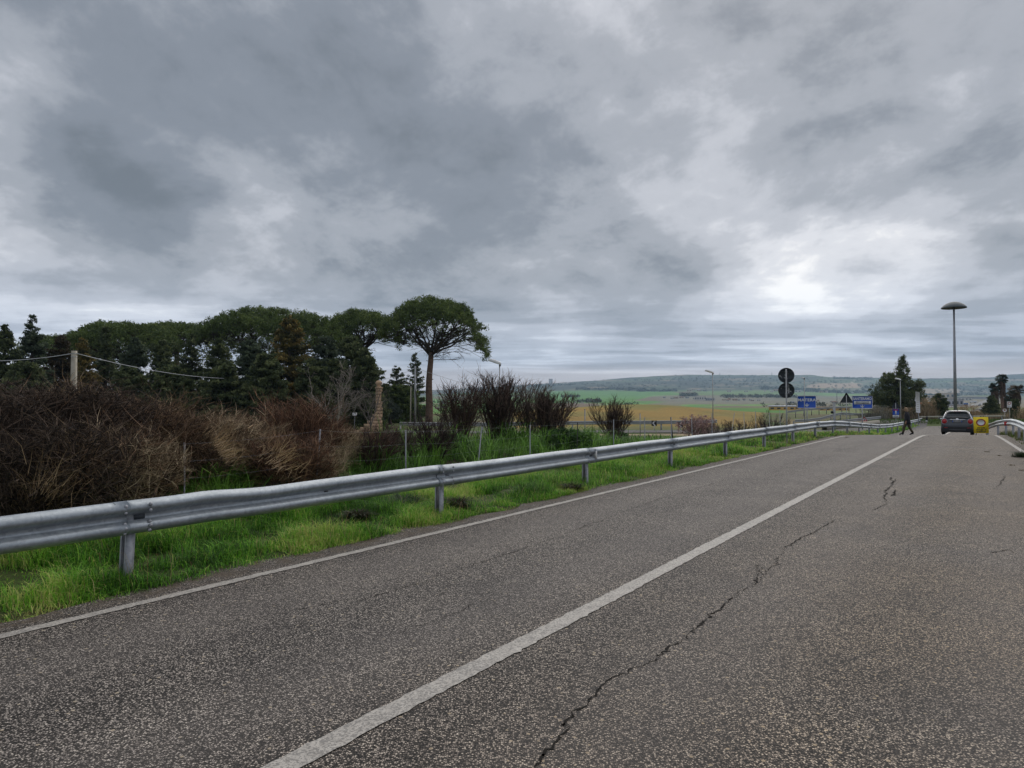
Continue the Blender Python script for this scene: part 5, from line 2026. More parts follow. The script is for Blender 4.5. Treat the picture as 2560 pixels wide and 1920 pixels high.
# ================================================================== FENCE behind the rail
def build_fence():
    s0, ds = 7.75, 2.20
    root = thing('wire_fence', 'low wire fence on thin steel posts behind the guard rail', 'fence', (*road_xy(s0, -9.0), 0))
    o0 = Vector(root.location)
    rng = np.random.RandomState(31)
    tops = []
    for i in range(-1, 15):
        s = s0 + ds * i + 0.08 * rng.randn()
        x, y = road_xy(s, -9.0)
        z = land1(x, y)
        lean = rng.randn(2) * 0.025
        if i == 0:
            lean = np.array([0.07, 0.02])
        if i == 2:
            lean = np.array([0.10, 0.03])
        if i == 10:
            lean = np.array([0.16, 0.0])
        h = 1.45 - z + 0.04 * rng.randn() - 0.1
        b = Buf()
        # T section post
        p0 = np.array([x - o0.x, y - o0.y, z - 0.3])
        p1 = p0 + np.array([lean[0] * h, lean[1] * h, h + 0.1])
        dv = p1 - p0
        for (ax, ay, wx, wy) in ((0, 0, 0.012, 0.003), (0, 0.010, 0.003, 0.010)):
            v = []
            for k in (0, 1):
                c = p0 + dv * k
                for sx, sy in ((-1, -1), (1, -1), (1, 1), (-1, 1)):
                    v.append((c[0] + ax + sx * wx, c[1] + ay + sy * wy, c[2]))
            b.add(v, [(0, 1, 5, 4), (1, 2, 6, 5), (2, 3, 7, 6), (3, 0, 4, 7), (4, 5, 6, 7)])
        dark = i == 4
        b.build('post', M['black'] if dark else M['galv_dark'], root)
        tops.append((p0, dv))
    for h in (0.985, 0.80, 0.62, 0.45):
        b = Buf()
        pts = []
        for k in range(len(tops) - 1):
            a_, c_ = tops[k][0] + tops[k][1] * h, tops[k + 1][0] + tops[k + 1][1] * h
            for q in (0, 0.25, 0.5, 0.75):
                pts.append(a_ * (1 - q) + c_ * q - np.array([0, 0, 0.03 * 4 * q * (1 - q)]))
        pts.append(tops[-1][0] + tops[-1][1] * h)
        pts = np.array(pts)
        prisms(b, pts[:-1], pts[1:], 0.0010, 0.0010, (0.4, 0.4, 0.4))
        b.build('wire', M['galv_dark'], root)


build_fence()

# second fence beyond, along the side road: a few thin posts
root = None
for i, (u, v) in enumerate(((1462, 1024), (1600, 1032), (1720, 1040))):
    pass


# ================================================================== SIDE ROADS and their rails
def ribbon(name, pts, width, mat, dz=0.03):
    pts = np.array(pts, float)
    L = np.concatenate([[0], np.cumsum(np.hypot(*np.diff(pts, axis=0).T))])
    q = np.arange(0, L[-1], max(1.0, L[-1] / 160))
    x, y = np.interp(q, L, pts[:, 0]), np.interp(q, L, pts[:, 1])
    ker = np.ones(9) / 9
    xs = np.convolve(np.pad(x, 4, 'edge'), ker, 'valid')
    ys = np.convolve(np.pad(y, 4, 'edge'), ker, 'valid')
    d = np.stack([np.gradient(xs), np.gradient(ys)], -1)
    d /= np.linalg.norm(d, axis=1, keepdims=True)
    b = Buf()
    K = 7
    vs = []
    for j in np.linspace(-1, 1, K):
        px, py = xs - d[:, 1] * j * width / 2, ys + d[:, 0] * j * width / 2
        vs.append(np.stack([px, py, land(px, py) + dz], -1))
    v = np.stack(vs, 1)
    n = len(xs)
    f = [(i * K + j, (i + 1) * K + j, (i + 1) * K + j + 1, i * K + j + 1) for i in range(n - 1) for j in range(K - 1)]
    b.add(v.reshape(-1, 3), np.array(f)[:, ::-1])
    return tag(b.build(name, mat), kind='structure')


def gp(u, d):
    x = (u - 1280) / F * d
    return (x, d)


def gpz(u, d, dz=0.0):
    x = (u - 1280) / F * d
    return (x, d, land1(x, d) + dz)


ribbon('side_road', [(-17, 64), (-10, 60), (5, 57.5), (18, 58), (30, 63), (40, 74), (50, 90), (62, 110), (80, 135), (110, 170)], 5.0, M['darkroad'], 0.05)
rail_along([gpz(u, d, 0.1) for u, d in ((1000, 61), (1200, 58), (1440, 60.5), (1600, 61), (1720, 62), (1790, 66))], 'galvanised guard rail in front of the orange field', 1, mat='galv_far', spacing=4)
rail_along([gpz(u, d, dz) for u, d, dz in ((1985, 74, 0.05), (2040, 79, 0.1), (2088, 84, 0.2), (2102, 86, 0.35), (2148, 92, 0.45), (2191, 98, 0.35), (2225, 104, 0.2))], 'curving guard rail below the blue place name signs', 1, mat='galv_far', spacing=4)
rail_along([gpz(u, d, dz) for u, d, dz in ((2040, 68, -0.1), (2088, 71, 0.0), (2120, 73, 0.15), (2160, 76, 0.25), (2200, 80, 0.25))], 'nearer guard rail just behind the dipping road rail', 1, mat='galv_far', spacing=4, height=0.0)
rail_along([gpz(u, d, dz) for u, d, dz in ((1968, 112, 0.35), (2010, 118, 0.65), (2060, 126, 0.8), (2100, 132, 0.85), (2150, 140, 0.9), (2200, 150, 0.8))], 'farthest guard rail in front of the low yellow building', 1, mat='galv_far', spacing=4, height=0.0)


def parapet():
    """low concrete barrier with regular drain slots"""
    root = thing('concrete_barrier', 'low grey concrete barrier with a row of dark slots below the blue signs', 'barrier', gpz(2072, 66))
    o0 = Vector(root.location)
    b = Buf()
    pts = [gpz(u, d) for u, d in ((2060, 64), (2090, 68), (2130, 72), (2170, 76), (2195, 79))]
    for i in range(len(pts) - 1):
        p, q = np.array(pts[i]) - np.array(o0), np.array(pts[i + 1]) - np.array(o0)
        n = np.array([-(q - p)[1], (q - p)[0], 0])
        n /= np.linalg.norm(n)
        v = []
        for c in (p, q):
            for (o_, z) in ((-0.25, -0.2), (-0.12, 0.40), (0.12, 0.40), (0.25, -0.2)):
                v.append(c + n * o_ + np.array([0, 0, z + 0.25]))
        b.add(v, [(0, 1, 5, 4), (1, 2, 6, 5), (2, 3, 7, 6), (3, 0, 4, 7)])
    b.build('barrier_wall', M['concrete'], root)


parapet()


# ================================================================== SIGNS AND POSTS
def pole(b, x, y, z0, z1, r, k=10, r1=None):
    tube(b, [(x, y, z0), (x, y, z1)], [r, r1 or r], k)


def face_cam(x, y):
    """rotation that turns a -Y facing sign towards the viewer's road position"""
    return -math.atan2(x, y)


def round_backs():
    dep = 28.0
    g = ground_at(1966, dep)
    root = thing('sign_post', 'steel post carrying two round traffic signs seen from the back', 'traffic sign', g, face_cam(g.x, g.y))
    z = lambda v: P(1966, v, dep).z - g.z
    b = Buf()
    pole(b, 0, -0.03, -0.3, z(923), 0.030)
    b.build('pole', M['galv_far'], root, smooth=True)
    for vc, nm in ((938.5, 0), (976, 1)):
        b = Buf()
        disc_y(b, 0, z(vc), 0.295, 0.02, 0.006, 36)
        ring_y(b, 0, z(vc), 0.285, 0.302, 0.0, 0.026, 36)
        box(b, (-0.25, -0.002, z(vc) + 0.12), (0.25, 0.02, z(vc) + 0.15))
        box(b, (-0.25, -0.002, z(vc) - 0.15), (0.25, 0.02, z(vc) - 0.12))
        dsk = b.build('sign_disc', M['sign_back'], root)
        bb = Buf()
        rng = np.random.RandomState(nm + 3)
        if nm == 1:
            poly_y(bb, [(0.055, z(vc) + 0.24), (0.10, z(vc) + 0.22), (0.12, z(vc) + 0.02), (0.105, z(vc) - 0.18), (0.065, z(vc) - 0.15), (0.07, z(vc) + 0.05)], 0.014, 0.005)
        for q in range(5):
            a, rr = rng.rand() * 6.28, 0.2 * rng.rand() + 0.05
            cx, cz = rr * math.cos(a), z(vc) + rr * math.sin(a)
            sz = 0.012 + 0.02 * rng.rand()
            poly_y(bb, [(cx - sz, cz - sz * 0.5), (cx + sz, cz - sz), (cx + sz * 0.6, cz + sz), (cx - sz * 0.7, cz + sz * 0.6)], 0.014, 0.005)
        bb.build('sticker', M['galv_far'], dsk)
        for zz in (0.135, -0.135):
            bb = Buf()
            box(bb, (-0.05, -0.065, z(vc) + zz - 0.012), (0.05, -0.001, z(vc) + zz + 0.012))
            bb.build('clamp', M['galv_far'], root)


round_backs()


def arrow_pts(cx, cz, s):
    return [(cx - 0.16 * s, cz + 0.5 * s), (cx + 0.16 * s, cz + 0.5 * s), (cx + 0.14 * s, cz + 0.02 * s), (cx + 0.62 * s, cz + 0.26 * s), (cx + 0.62 * s, cz + 0.06 * s), (cx, cz - 0.5 * s), (cx - 0.62 * s, cz + 0.06 * s), (cx - 0.62 * s, cz + 0.26 * s), (cx - 0.14 * s, cz + 0.02 * s)]


def arrow(b, cx, cz, s, y, th):
    box(b, (cx - 0.13 * s, y, cz - 0.1 * s), (cx + 0.13 * s, y + th, cz + 0.5 * s))
    for sg in (-1, 1):
        poly = [(cx, cz - 0.5 * s), (cx + sg * 0.62 * s, cz + 0.12 * s), (cx + sg * 0.62 * s, cz + 0.30 * s), (cx, cz - 0.06 * s)]
        if sg < 0:
            poly = poly[::-1]
        poly_y(b, poly, y - 0.0005 * sg, th)


def blue_sign(u0, u1, v0, v1, dep, label, post_u):
    uc = (u0 + u1) / 2
    g = ground_at(uc, dep)
    root = thing('direction_sign', label, 'road sign', g, face_cam(g.x, g.y) * 0.9)
    zt, zb = P(uc, v0, dep).z - g.z, P(uc, v1, dep).z - g.z
    ca = math.cos(math.atan2(g.x, g.y))
    w = PXM(u1 - u0, dep) * ca * 0.97
    hw = w / 2
    b = Buf()
    plate_y(b, -hw, hw, zb, zt, 0, 0.03, 0.09)
    pn = b.build('border', M['white'], root)
    b = Buf()
    plate_y(b, -hw + 0.045, hw - 0.045, zb + 0.045, zt - 0.045, -0.006, 0.008, 0.06)
    b.build('panel', M['blue'], root)
    for px in post_u:
        b = Buf()
        pole(b, px, 0.09, -0.4, zt - 0.1, 0.05)
        b.build('post', M['galv_far'], root)
    return root, zb, zt, w


DSIG = 66.0
root, zb, zt, w = blue_sign(1992, 2041, 989.5, 1020.5, DSIG, 'blue place name sign reading MATERA with a white down arrow', (0.02,))
hh = zt - zb
text('lettering', 'MATERA', M['white'], root, (0.0, -0.012, zb + hh * 0.655), hh * 0.31, space=1.08, sx=1.08, extrude=0.003)
b = Buf()
arrow(b, 0.02, zb + hh * 0.24, hh * 0.27, -0.012, 0.006)
b.build('arrow', M['white'], root)
root, zb, zt, w = blue_sign(2129, 2182, 989.5, 1021.5, DSIG, 'blue place name sign reading SANTERAMO with a white strip and down arrow', (0.0,))
hh = zt - zb
text('lettering', 'SANTERAMO', M['white'], root, (0.0, -0.012, zb + hh * 0.765), hh * 0.30, space=1.0, sx=0.74, extrude=0.003)
b = Buf()
plate_y(b, -w * 0.41, w * 0.41, zb + hh * 0.33, zb + hh * 0.585, -0.012, 0.006, 0.0)
strip_o = b.build('white_strip', M['white'], root)
text('lettering', 'SERRA PADUCCI', M['black'], strip_o, (0, -0.016, zb + hh * 0.515), hh * 0.125, space=1.05, sx=0.95, extrude=0.002)
text('lettering', 'ZONA COMMERCIALE', M['black'], strip_o, (0, -0.016, zb + hh * 0.395), hh * 0.105, space=1.0, sx=0.85, extrude=0.002)
b = Buf()
arrow(b, 0.0, zb + hh * 0.18, hh * 0.24, -0.012, 0.006)
b.build('arrow', M['white'], root)


def triangle_back(u, vt, vb, dep, label, vpole=None, name='warning_sign'):
    g = ground_at(u, dep)
    root = thing(name, label, 'traffic sign', g, face_cam(g.x, g.y))
    zt, zb = P(u, vt, dep).z - g.z, P(u, vb, dep).z - g.z
    hw = (zt - zb) * 0.60
    b = Buf()
    poly_y(b, [(-hw, zb + 0.03), (-hw + 0.03, zb), (hw - 0.03, zb), (hw, zb + 0.03), (0.03, zt), (-0.03, zt)], 0.0, 0.02)
    b.build('sign_plate', M['sign_back'], root)
    b = Buf()
    pole(b, 0, -0.04, -0.4, zt - (zt - zb) * 0.25, 0.032)
    b.build('pole', M['galv_far'], root, smooth=True)
    return root, g


triangle_back(2116, 982, 1007, 58, 'dark back of a triangular warning sign between the two blue signs')
rt, g = triangle_back(2239, 1003, 1021, 78, 'back of a triangular sign above the blue dead end sign')


def box_post():
    dep = 62
    g = ground_at(2085, dep)
    root = thing('signal_post', 'thick square grey steel post right of the MATERA sign', 'post', g, face_cam(g.x, g.y))
    z = P(2085, 1006, dep).z - g.z
    b = Buf()
    box(b, (-0.11, -0.11, -0.4), (0.11, 0.11, z))
    b.build('shaft', M['galv_far'], root)
    b = Buf()
    box(b, (-0.13, -0.13, z), (0.13, 0.13, z + 0.02))
    b.build('cap', M['galv_dark'], root)
    b = Buf()
    lathe(b, [(0.001, 0), (0.10, 0.0), (0.12, 0.03), (0.12, 0.10), (0.001, 0.12)], 14)
    o = b.build('lamp_head', M['black'], root, loc=(-0.17, -0.06, z - 0.86), rot=(R(90), 0, 0))
    b = Buf()
    box(b, (-0.16, -0.05, z - 0.89), (-0.10, 0.0, z - 0.83))
    b.build('bracket', M['galv_dark'], root)


box_post()


def dead_end():
    dep = 77.5
    g = ground_at(2239, dep)
    root = thing('dead_end_sign', 'blue dead end sign with a white stem, red bar and small white plate', 'traffic sign', g, face_cam(g.x, g.y))
    z = lambda v: P(2239, v, dep).z - g.z
    w = PXM(8.4, dep) * 0.87
    b = Buf()
    plate_y(b, -w, w, z(1037), z(1022), -0.09, 0.02, 0.05)
    b.build('panel', M['blue'], root)
    b = Buf()
    box(b, (-0.06, -0.098, z(1036)), (0.06, -0.091, z(1026)))
    b.build('white_stem', M['white'], root)
    b = Buf()
    box(b, (-0.22, -0.102, z(1026.5)), (0.22, -0.092, z(1024)))
    b.build('red_bar', M['red'], root)
    b = Buf()
    box(b, (-w * 0.98, -0.09, z(1044)), (w * 0.98, -0.07, z(1038)))
    pl = b.build('lower_plate', M['white'], root)
    b = Buf()
    for k in (0.35, 0.65):
        zz = z(1044) + (z(1038) - z(1044)) * k
        box(b, (-w * 0.7, -0.094, zz - 0.02), (w * 0.7, -0.0905, zz + 0.02))
    b.build('lettering', M['black'], pl)
    b = Buf()
    pole(b, 0, -0.045, -0.3, z(1023), 0.028)
    b.build('pole', M['galv_far'], root)


dead_end()


def road_works():
    dep = 74
    g = ground_at(2160, dep)
    root = thing('roadside_warning_sign', 'small red and white triangular warning sign low beside the rail', 'traffic sign', g, face_cam(g.x, g.y))
    z = lambda v: P(2160, v, dep).z - g.z
    zt, zb = z(1041.5), z(1053)
    hw = (zt - zb) * 0.62
    b = Buf()
    poly_y(b, [(-hw, zb), (hw, zb), (0, zt)], 0, 0.015)
    b.build('sign_plate', M['red'], root)
    b = Buf()
    poly_y(b, [(-hw * 0.58, zb + 0.08), (hw * 0.58, zb + 0.08), (0, zb + (zt - zb) * 0.76)], -0.006, 0.005)
    b.build('white_field', M['white'], root)
    b = Buf()
    poly_y(b, [(-0.05, zb + 0.10), (0.05, zb + 0.10), (0.05, zb + 0.20), (-0.03, zb + 0.22)], -0.011, 0.004)
    b.build('symbol', M['black'], root)
    b = Buf()
    for sx in (-1, 1):
        tube(b, [(sx * hw * 0.6, 0.03, zb + 0.05), (sx * hw * 0.75, 0.12, -0.1)], 0.015, 6)
    b.build('legs', M['galv_dark'], root)


road_works()


def yellow_sign():
    dep = 42.0
    uc = 2452
    x = (uc - 1280) / F * dep
    root = thing('road_closed_sign', 'yellow road closed board with a red and white ring next to the car', 'traffic sign', (x, dep, land1(x, dep) if False else float(road_z(x, dep))), face_cam(x, dep) * 1.0)
    root.rotation_euler = (R(-3), R(-1.5), face_cam(x, dep))
    ca = math.cos(math.atan2(x, dep))
    w = PXM(37.5, dep) * ca
    z0 = root.location.z
    zt, zb = P(uc, 1042.5, dep).z - z0, P(uc, 1083, dep).z - z0
    zb = max(zb, 0.06)
    hh = zt - zb
    b = Buf()
    plate_y(b, -w / 2, w / 2, zb, zt, 0, 0.012, 0.0)
    b.build('board', M['yellow'], root)
    cz = zb + hh * 0.66
    b = Buf()
    ring_y(b, 0, cz, hh * 0.165, hh * 0.225, -0.006, 0.005, 36, 1.12)
    b.build('red_ring', M['darkred'], root)
    b = Buf()
    disc_y(b, 0, cz, hh * 0.165, -0.005, 0.004, 36, rx=hh * 0.165 * 1.12)
    b.build('white_disc', M['white'], root)
    for k, tx in enumerate(('strada', 'chiusa al', 'traffico')):
        text('lettering', tx, M['black'], root, (0, -0.004, zb + hh * (0.34 - 0.115 * k)), hh * 0.145, space=1.1, sx=1.0, extrude=0.002)
    for sx in (-1, 1):
        b = Buf()
        tube(b, [(sx * w * 0.36, 0.02, zt * 0.8), (sx * w * 0.36, 0.025, -0.02)], 0.014, 6)
        b.build('leg', M['galv_dark'], root)
        b = Buf()
        tube(b, [(sx * w * 0.30, 0.03, zt * 0.8), (sx * w * 0.34, 0.42, -0.03)], 0.014, 6)
        b.build('leg', M['galv_dark'], root)
    b = Buf()
    box(b, (-0.03, 0.0, zt - 0.005), (0.03, 0.03, zt + 0.05))
    b.build('hook', M['black'], root)


yellow_sign()


def notice_panel():
    dep = 80
    g = ground_at(2294, dep)
    root = thing('notice_panel', 'tall narrow white panel on a post, turned nearly edge on', 'sign', g, face_cam(g.x, g.y))
    z = lambda v: P(2294, v, dep).z - g.z
    hw = PXM(5.4, dep) * 0.86
    b = Buf()
    poly_y(b, [(-hw * 0.85, z(1031)), (hw * 1.15, z(1032.5)), (hw * 0.95, z(980)), (-hw * 1.0, z(979))], -0.04, 0.05)
    pn = b.build('panel', M['white'], root)
    b = Buf()
    for k in range(9):
        zz = z(1027) + (z(984) - z(1027)) * k / 8
        box(b, (-hw * 0.55, -0.045, zz - 0.03), (hw * 0.55, -0.041, zz + 0.03))
    b.build('lettering', M['palewall'], pn)
    b = Buf()
    poly_y(b, [(-hw * 0.93 - 0.1, z(1002)), (-hw * 0.93, z(1004)), (-hw * 1.0, z(992)), (-hw * 0.98 - 0.05, z(994))], -0.03, 0.03)
    b.build('bracket', M['white'], root)
    b = Buf()
    pole(b, 0.06, 0.05, -0.4, z(990), 0.05)
    b.build('post', M['galv_far'], root)


notice_panel()


def round_small():
    dep = 96
    g = ground_at(2511, dep)
    root = thing('no_entry_sign', 'small round white and red sign in the brown grass', 'traffic sign', g, face_cam(g.x, g.y))
    z = lambda v: P(2511, v, dep).z - g.z
    b = Buf()
    disc_y(b, 0, z(1025.5), 0.24, 0, 0.015, 28)
    b.build('sign_disc', M['white'], root)
    b = Buf()
    disc_y(b, 0, z(1025.5), 0.085, -0.006, 0.005, 20)
    b.build('red_centre', M['darkred'], root)
    b = Buf()
    pole(b, 0, 0.04, -0.3, z(1026), 0.025)
    b.build('pole', M['galv_far'], root)
    dep = 98
    g = ground_at(2523, dep)
    root = thing('prohibition_sign', 'upright white rectangular sign with a red ring left of the cypress', 'traffic sign', g, face_cam(g.x, g.y))
    z = lambda v: P(2523, v, dep).z - g.z
    b = Buf()
    plate_y(b, -0.27, 0.27, z(1018.5), z(1003.5), 0, 0.02, 0.04)
    b.build('panel', M['white'], root)
    b = Buf()
    ring_y(b, 0, z(1008.5), 0.13, 0.19, -0.006, 0.005, 24)
    b.build('red_ring', M['darkred'], root)
    b = Buf()
    box(b, (-0.19, -0.005, z(1016.5)), (0.19, -0.001, z(1015)))
    b.build('lettering', M['galv_far'], root)
    b = Buf()
    pole(b, 0.02, 0.05, -0.3, z(1004), 0.03)
    b.build('pole', M['galv_far'], root)


round_small()


def chevron(u, v, dep, label):
    g = ground_at(u, dep)
    root = thing('chevron_sign', label, 'traffic sign', g, face_cam(g.x, g.y))
    z = P(u, v, dep).z - g.z
    s = PXM(6.5, dep)
    b = Buf()
    plate_y(b, -s, s, z - s, z + s, 0, 0.02)
    b.build('panel', M['black'], root)
    b = Buf()
    for sg in (-1, 1):
        p = [(-s * 0.75, z), (s * 0.1, z + sg * s * 0.92), (s * 0.62, z + sg * s * 0.92), (-s * 0.20, z)]
        poly_y(b, p[::-1] if sg > 0 else p, -0.006 - 0.0005 * sg, 0.005)
    b.build('white_chevron', M['white'], root)
    b = Buf()
    pole(b, 0, 0.05, -0.3, z, 0.03)
    b.build('pole', M['galv_far'], root)


chevron(1635, 1058, 59.5, 'left of the two black and white chevron signs at the bend')
chevron(1701, 1062, 60.5, 'right black and white chevron sign beside the pink blossom bush')


def thin_post(u, v, dep, label, r=0.025, mat='galv_far', lean=0.0, group=None):
    g = ground_at(u, dep)
    z = P(u, v, dep).z - g.z
    b = Buf()
    tube(b, [(0, 0, -0.3), (lean, 0, z)], r, 6)
    tube(b, [(lean, 0, z), (lean, 0, z + 0.03)], [r * 1.3, r * 1.1], 6)
    return tag(b.build('fence_post', M[mat], loc=g), label, 'post', group)


thin_post(1462, 1024, 40, 'dark thin post right of the black fence post', 0.03, 'galv_dark')
thin_post(1600, 1034, 46, 'short dark post before the orange field', 0.03, 'galv_dark')
thin_post(1684, 1045, 30, 'dark strut leaning against the fence beside the right chevron sign', 0.025, 'black', -0.12)


# ------------------------------------------------------------------ lamps
def street_lamp(label, u, v, dep, head_px, dirx, tilt, group=None, r=0.055):
    g = ground_at(u, dep)
    z = P(u, v, dep).z - g.z
    root = thing('street_lamp', label, 'street lamp', g)
    b = Buf()
    tube(b, [(0, 0, -0.3), (0, 0, z - 0.12)], [r, r * 0.7], 10)
    tube(b, [(0, 0, z - 0.14), (0.0, 0, z - 0.02)], [r * 1.1, r * 0.9], 10)
    b.build('pole', M['galv_far'], root, smooth=True)
    L = PXM(head_px, dep)
    b = Buf()
    # hood: half shell with a flat underside, tapering to the tip
    v_, f_ = [], []
    K = 8
    secs = [(0.0, 0.55), (0.08, 0.85), (0.45, 1.0), (0.85, 0.85), (1.0, 0.35)]
    for (k, s_) in secs:
        for j in range(K):
            a = math.pi * j / (K - 1)
            v_.append((dirx * (k * L - 0.12 * L), math.cos(a) * L * 0.19 * s_, math.sin(a) * L * 0.27 * s_ + k * L * tilt))
    n = len(secs)
    for i in range(n - 1):
        for j in range(K - 1):
            f_.append((i * K + j, i * K + j + 1, (i + 1) * K + j + 1, (i + 1) * K + j))
        f_.append((i * K, (i + 1) * K, (i + 1) * K + K - 1, i * K + K - 1))
    b.add(v_, f_)
    for e in (0, n - 1):
        b.more_faces([(e * K, e * K + j, e * K + j + 1) for j in range(1, K - 1)], 0)
    b.build('lamp_hood', M['white'], root, smooth=False, loc=(0, 0, z))
    b = Buf()
    box(b, (min(dirx * 0.2 * L, dirx * 0.75 * L), -L * 0.11, -0.03), (max(dirx * 0.2 * L, dirx * 0.75 * L), L * 0.11, -0.002))
    b.build('lens', M['galv_dark'], root, loc=(0, 0, z + 0.45 * L * tilt), rot=(0, -dirx * math.atan(tilt), 0))
    b = Buf()
    tube(b, [(0, 0, z - 0.06), (-dirx * L * 0.05, 0, z + 0.04)], [r * 1.2, r * 1.3], 8)
    b.build('collar', M['black'], root)
    return root


street_lamp('white hooded street lamp rising above the tallest leafless shrub', 1249, 913, 55, 34, -1, 0.34, r=0.06)
street_lamp('street lamp with a grey hood in front of the orange field', 1782, 934, 74, 22, -1, 0.30, r=0.06)
street_lamp('thin street lamp standing in front of the MATERA sign', 2011, 946, 64.5, 8, -1, 0.2, r=0.045)
street_lamp('white headed street lamp before the big dark pine', 2251, 951, 84, 15, -1, 0.25, r=0.06)
street_lamp('street lamp whose hood shows right of the big pine top', 2270, 937, 104, 13, 1, 0.05, r=0.05)


def mast():
    dep = 88
    g = ground_at(2388, dep)
    root = thing('lamp_mast', 'tall grey lighting mast with a flying saucer shaped head behind the car', 'lamp mast', g)
    z = P(2387, 770, dep).z - g.z
    b = Buf()
    tube(b, [(0, 0, -0.3), (0, 0, z * 0.5), (0, 0, z)], [0.21, 0.16, 0.105], 14)
    b.build('pole', M['galv_dark'], root, smooth=True)
    rr = PXM(28.5, dep)
    b = Buf()
    lathe(b, [(0.001, 0.78), (rr * 0.25, 0.75), (rr * 0.55, 0.60), (rr * 0.82, 0.34), (rr * 0.97, 0.10), (rr, 0.0), (rr * 0.96, -0.05)], 36)
    b.build('dome', M['lampgrey'], root, smooth=True, loc=(0, 0, z))
    b = Buf()
    lathe(b, [(rr * 0.95, -0.04), (rr * 0.6, 0.03), (rr * 0.2, 0.02), (0.105, -0.05), (0.001, -0.05)], 36)
    b.build('underside', M['sign_back'], root, smooth=True, loc=(0, 0, z))


mast()


# ------------------------------------------------------------------ barrier beam and marker post at the closed end
def barrier():
    dep = 86.5
    a = P(2296, 1042.2, dep)
    c = P(2513, 1040.0, dep - 2)
    root = thing('barrier_beam', 'long cream barrier beam closing the end of the road', 'barrier', (a.x, a.y, land1(a.x, a.y)))
    o0 = Vector(root.location)
    p, q = np.array(a - o0), np.array(c - o0)
    b = Buf()
    n = np.array([0, -1, 0])
    v = []
    for e in (p, q):
        for (oy, oz) in ((-0.05, -0.085), (-0.05, 0.085), (0.05, 0.085), (0.05, -0.085)):
            v.append(e + np.array([0, oy, oz]))
    b.add(v, [(0, 1, 5, 4), (1, 2, 6, 5), (2, 3, 7, 6), (3, 0, 4, 7), (0, 3, 2, 1), (4, 5, 6, 7)])
    b.build('beam', M['offwhite'], root)
    for k in (0.02, 0.25, 0.5, 0.75, 0.97):
        e = p + (q - p) * k
        wx, wy = e[0] + o0.x, e[1] + o0.y
        z0 = land1(wx, wy) - o0.z
        b = Buf()
        box(b, (e[0] - 0.06, e[1] + 0.052, z0 - 0.2), (e[0] + 0.06, e[1] + 0.16, e[2] + 0.04))
        b.build('support', M['galv_dark'], root)
        b = Buf()
        tube(b, [(e[0], e[1] - 0.052, e[2]), (e[0], e[1] - 0.075, e[2])], 0.05, 8)
        b.build('bolt_head', M['black'], root)


barrier()


def marker():
    dep = 82
    g = ground_at(2316, dep)
    root = thing('marker_post', 'white roadside marker post with a black top in the grass bank', 'marker post', g)
    z = lambda v: P(2316, v, dep).z - g.z
    b = Buf()
    box(b, (-0.10, -0.06, z(1051)), (0.10, 0.06, z(1041)))
    b.build('black_top', M['black'], root)
    b = Buf()
    box(b, (-0.10, -0.06, -0.2), (0.03, 0.06, z(1051)))
    b.build('white_shaft', M['white'], root)
    b = Buf()
    box(b, (0.032, -0.05, -0.2), (0.10, 0.05, z(1051)))
    b.build('dark_side', M['bark_dark'], root)


marker()


# ------------------------------------------------------------------ utility poles, cables, stone pillar, box
def concrete_pole():
    dep = 40
    g = ground_at(184, dep)
    z = P(184, 877, dep).z - g.z
    root = thing('concrete_pole', 'square tan concrete pole with cables rising from the dead hedge', 'utility pole', g)
    b = Buf()
    w = PXM(5.3, dep)
    v = []
    for zz, ww in ((-0.3, w * 1.15), (z, w * 0.9)):
        v += [(-ww, -ww, zz), (ww, -ww, zz), (ww, ww, zz), (-ww, ww, zz)]
    b.add(v, [(0, 1, 5, 4), (1, 2, 6, 5), (2, 3, 7, 6), (3, 0, 4, 7), (4, 5, 6, 7)])
    b.build('shaft', M['concrete'], root)
    for dz in (0.16, 0.34):
        b = Buf()
        box(b, (-w * 0.97, -w * 0.97, z - dz - 0.02), (w * 0.97, w * 0.97, z - dz + 0.02))
        b.build('band', M['galv_far'], root)
    b = Buf()
    tube(b, [(w * 0.9, 0, z - 0.18), (w * 1.5, 0, z - 0.16)], 0.03, 6)
    tube(b, [(-w * 0.9, 0, z - 0.18), (-w * 1.5, 0, z - 0.16)], 0.03, 6)
    b.build('hook', M['galv_dark'], root)
    top = g + Vector((0, 0, z - 0.16))
    for (eu, ev, ed, lab, sg) in ((-120, 900, 36, 'thick pale cable running left from the concrete pole', -1), (560, 946, 57, 'thick pale cable running right from the concrete pole into the wood', 1)):
        e = P(eu, ev, ed)
        s = top + Vector((sg * w * 1.45, 0, 0))
        ks = np.linspace(0, 1, 24)
        pts = np.outer(1 - ks, np.array(s)) + np.outer(ks, np.array(e))
        pts[:, 2] -= 0.55 * 4 * ks * (1 - ks) * (0.35 if sg < 0 else 0.5)
        b = Buf()
        tube(b, pts - np.array(s), 0.019, 6)
        tag(b.build('cable', M['cable'], loc=s), lab, 'cable')


concrete_pole()


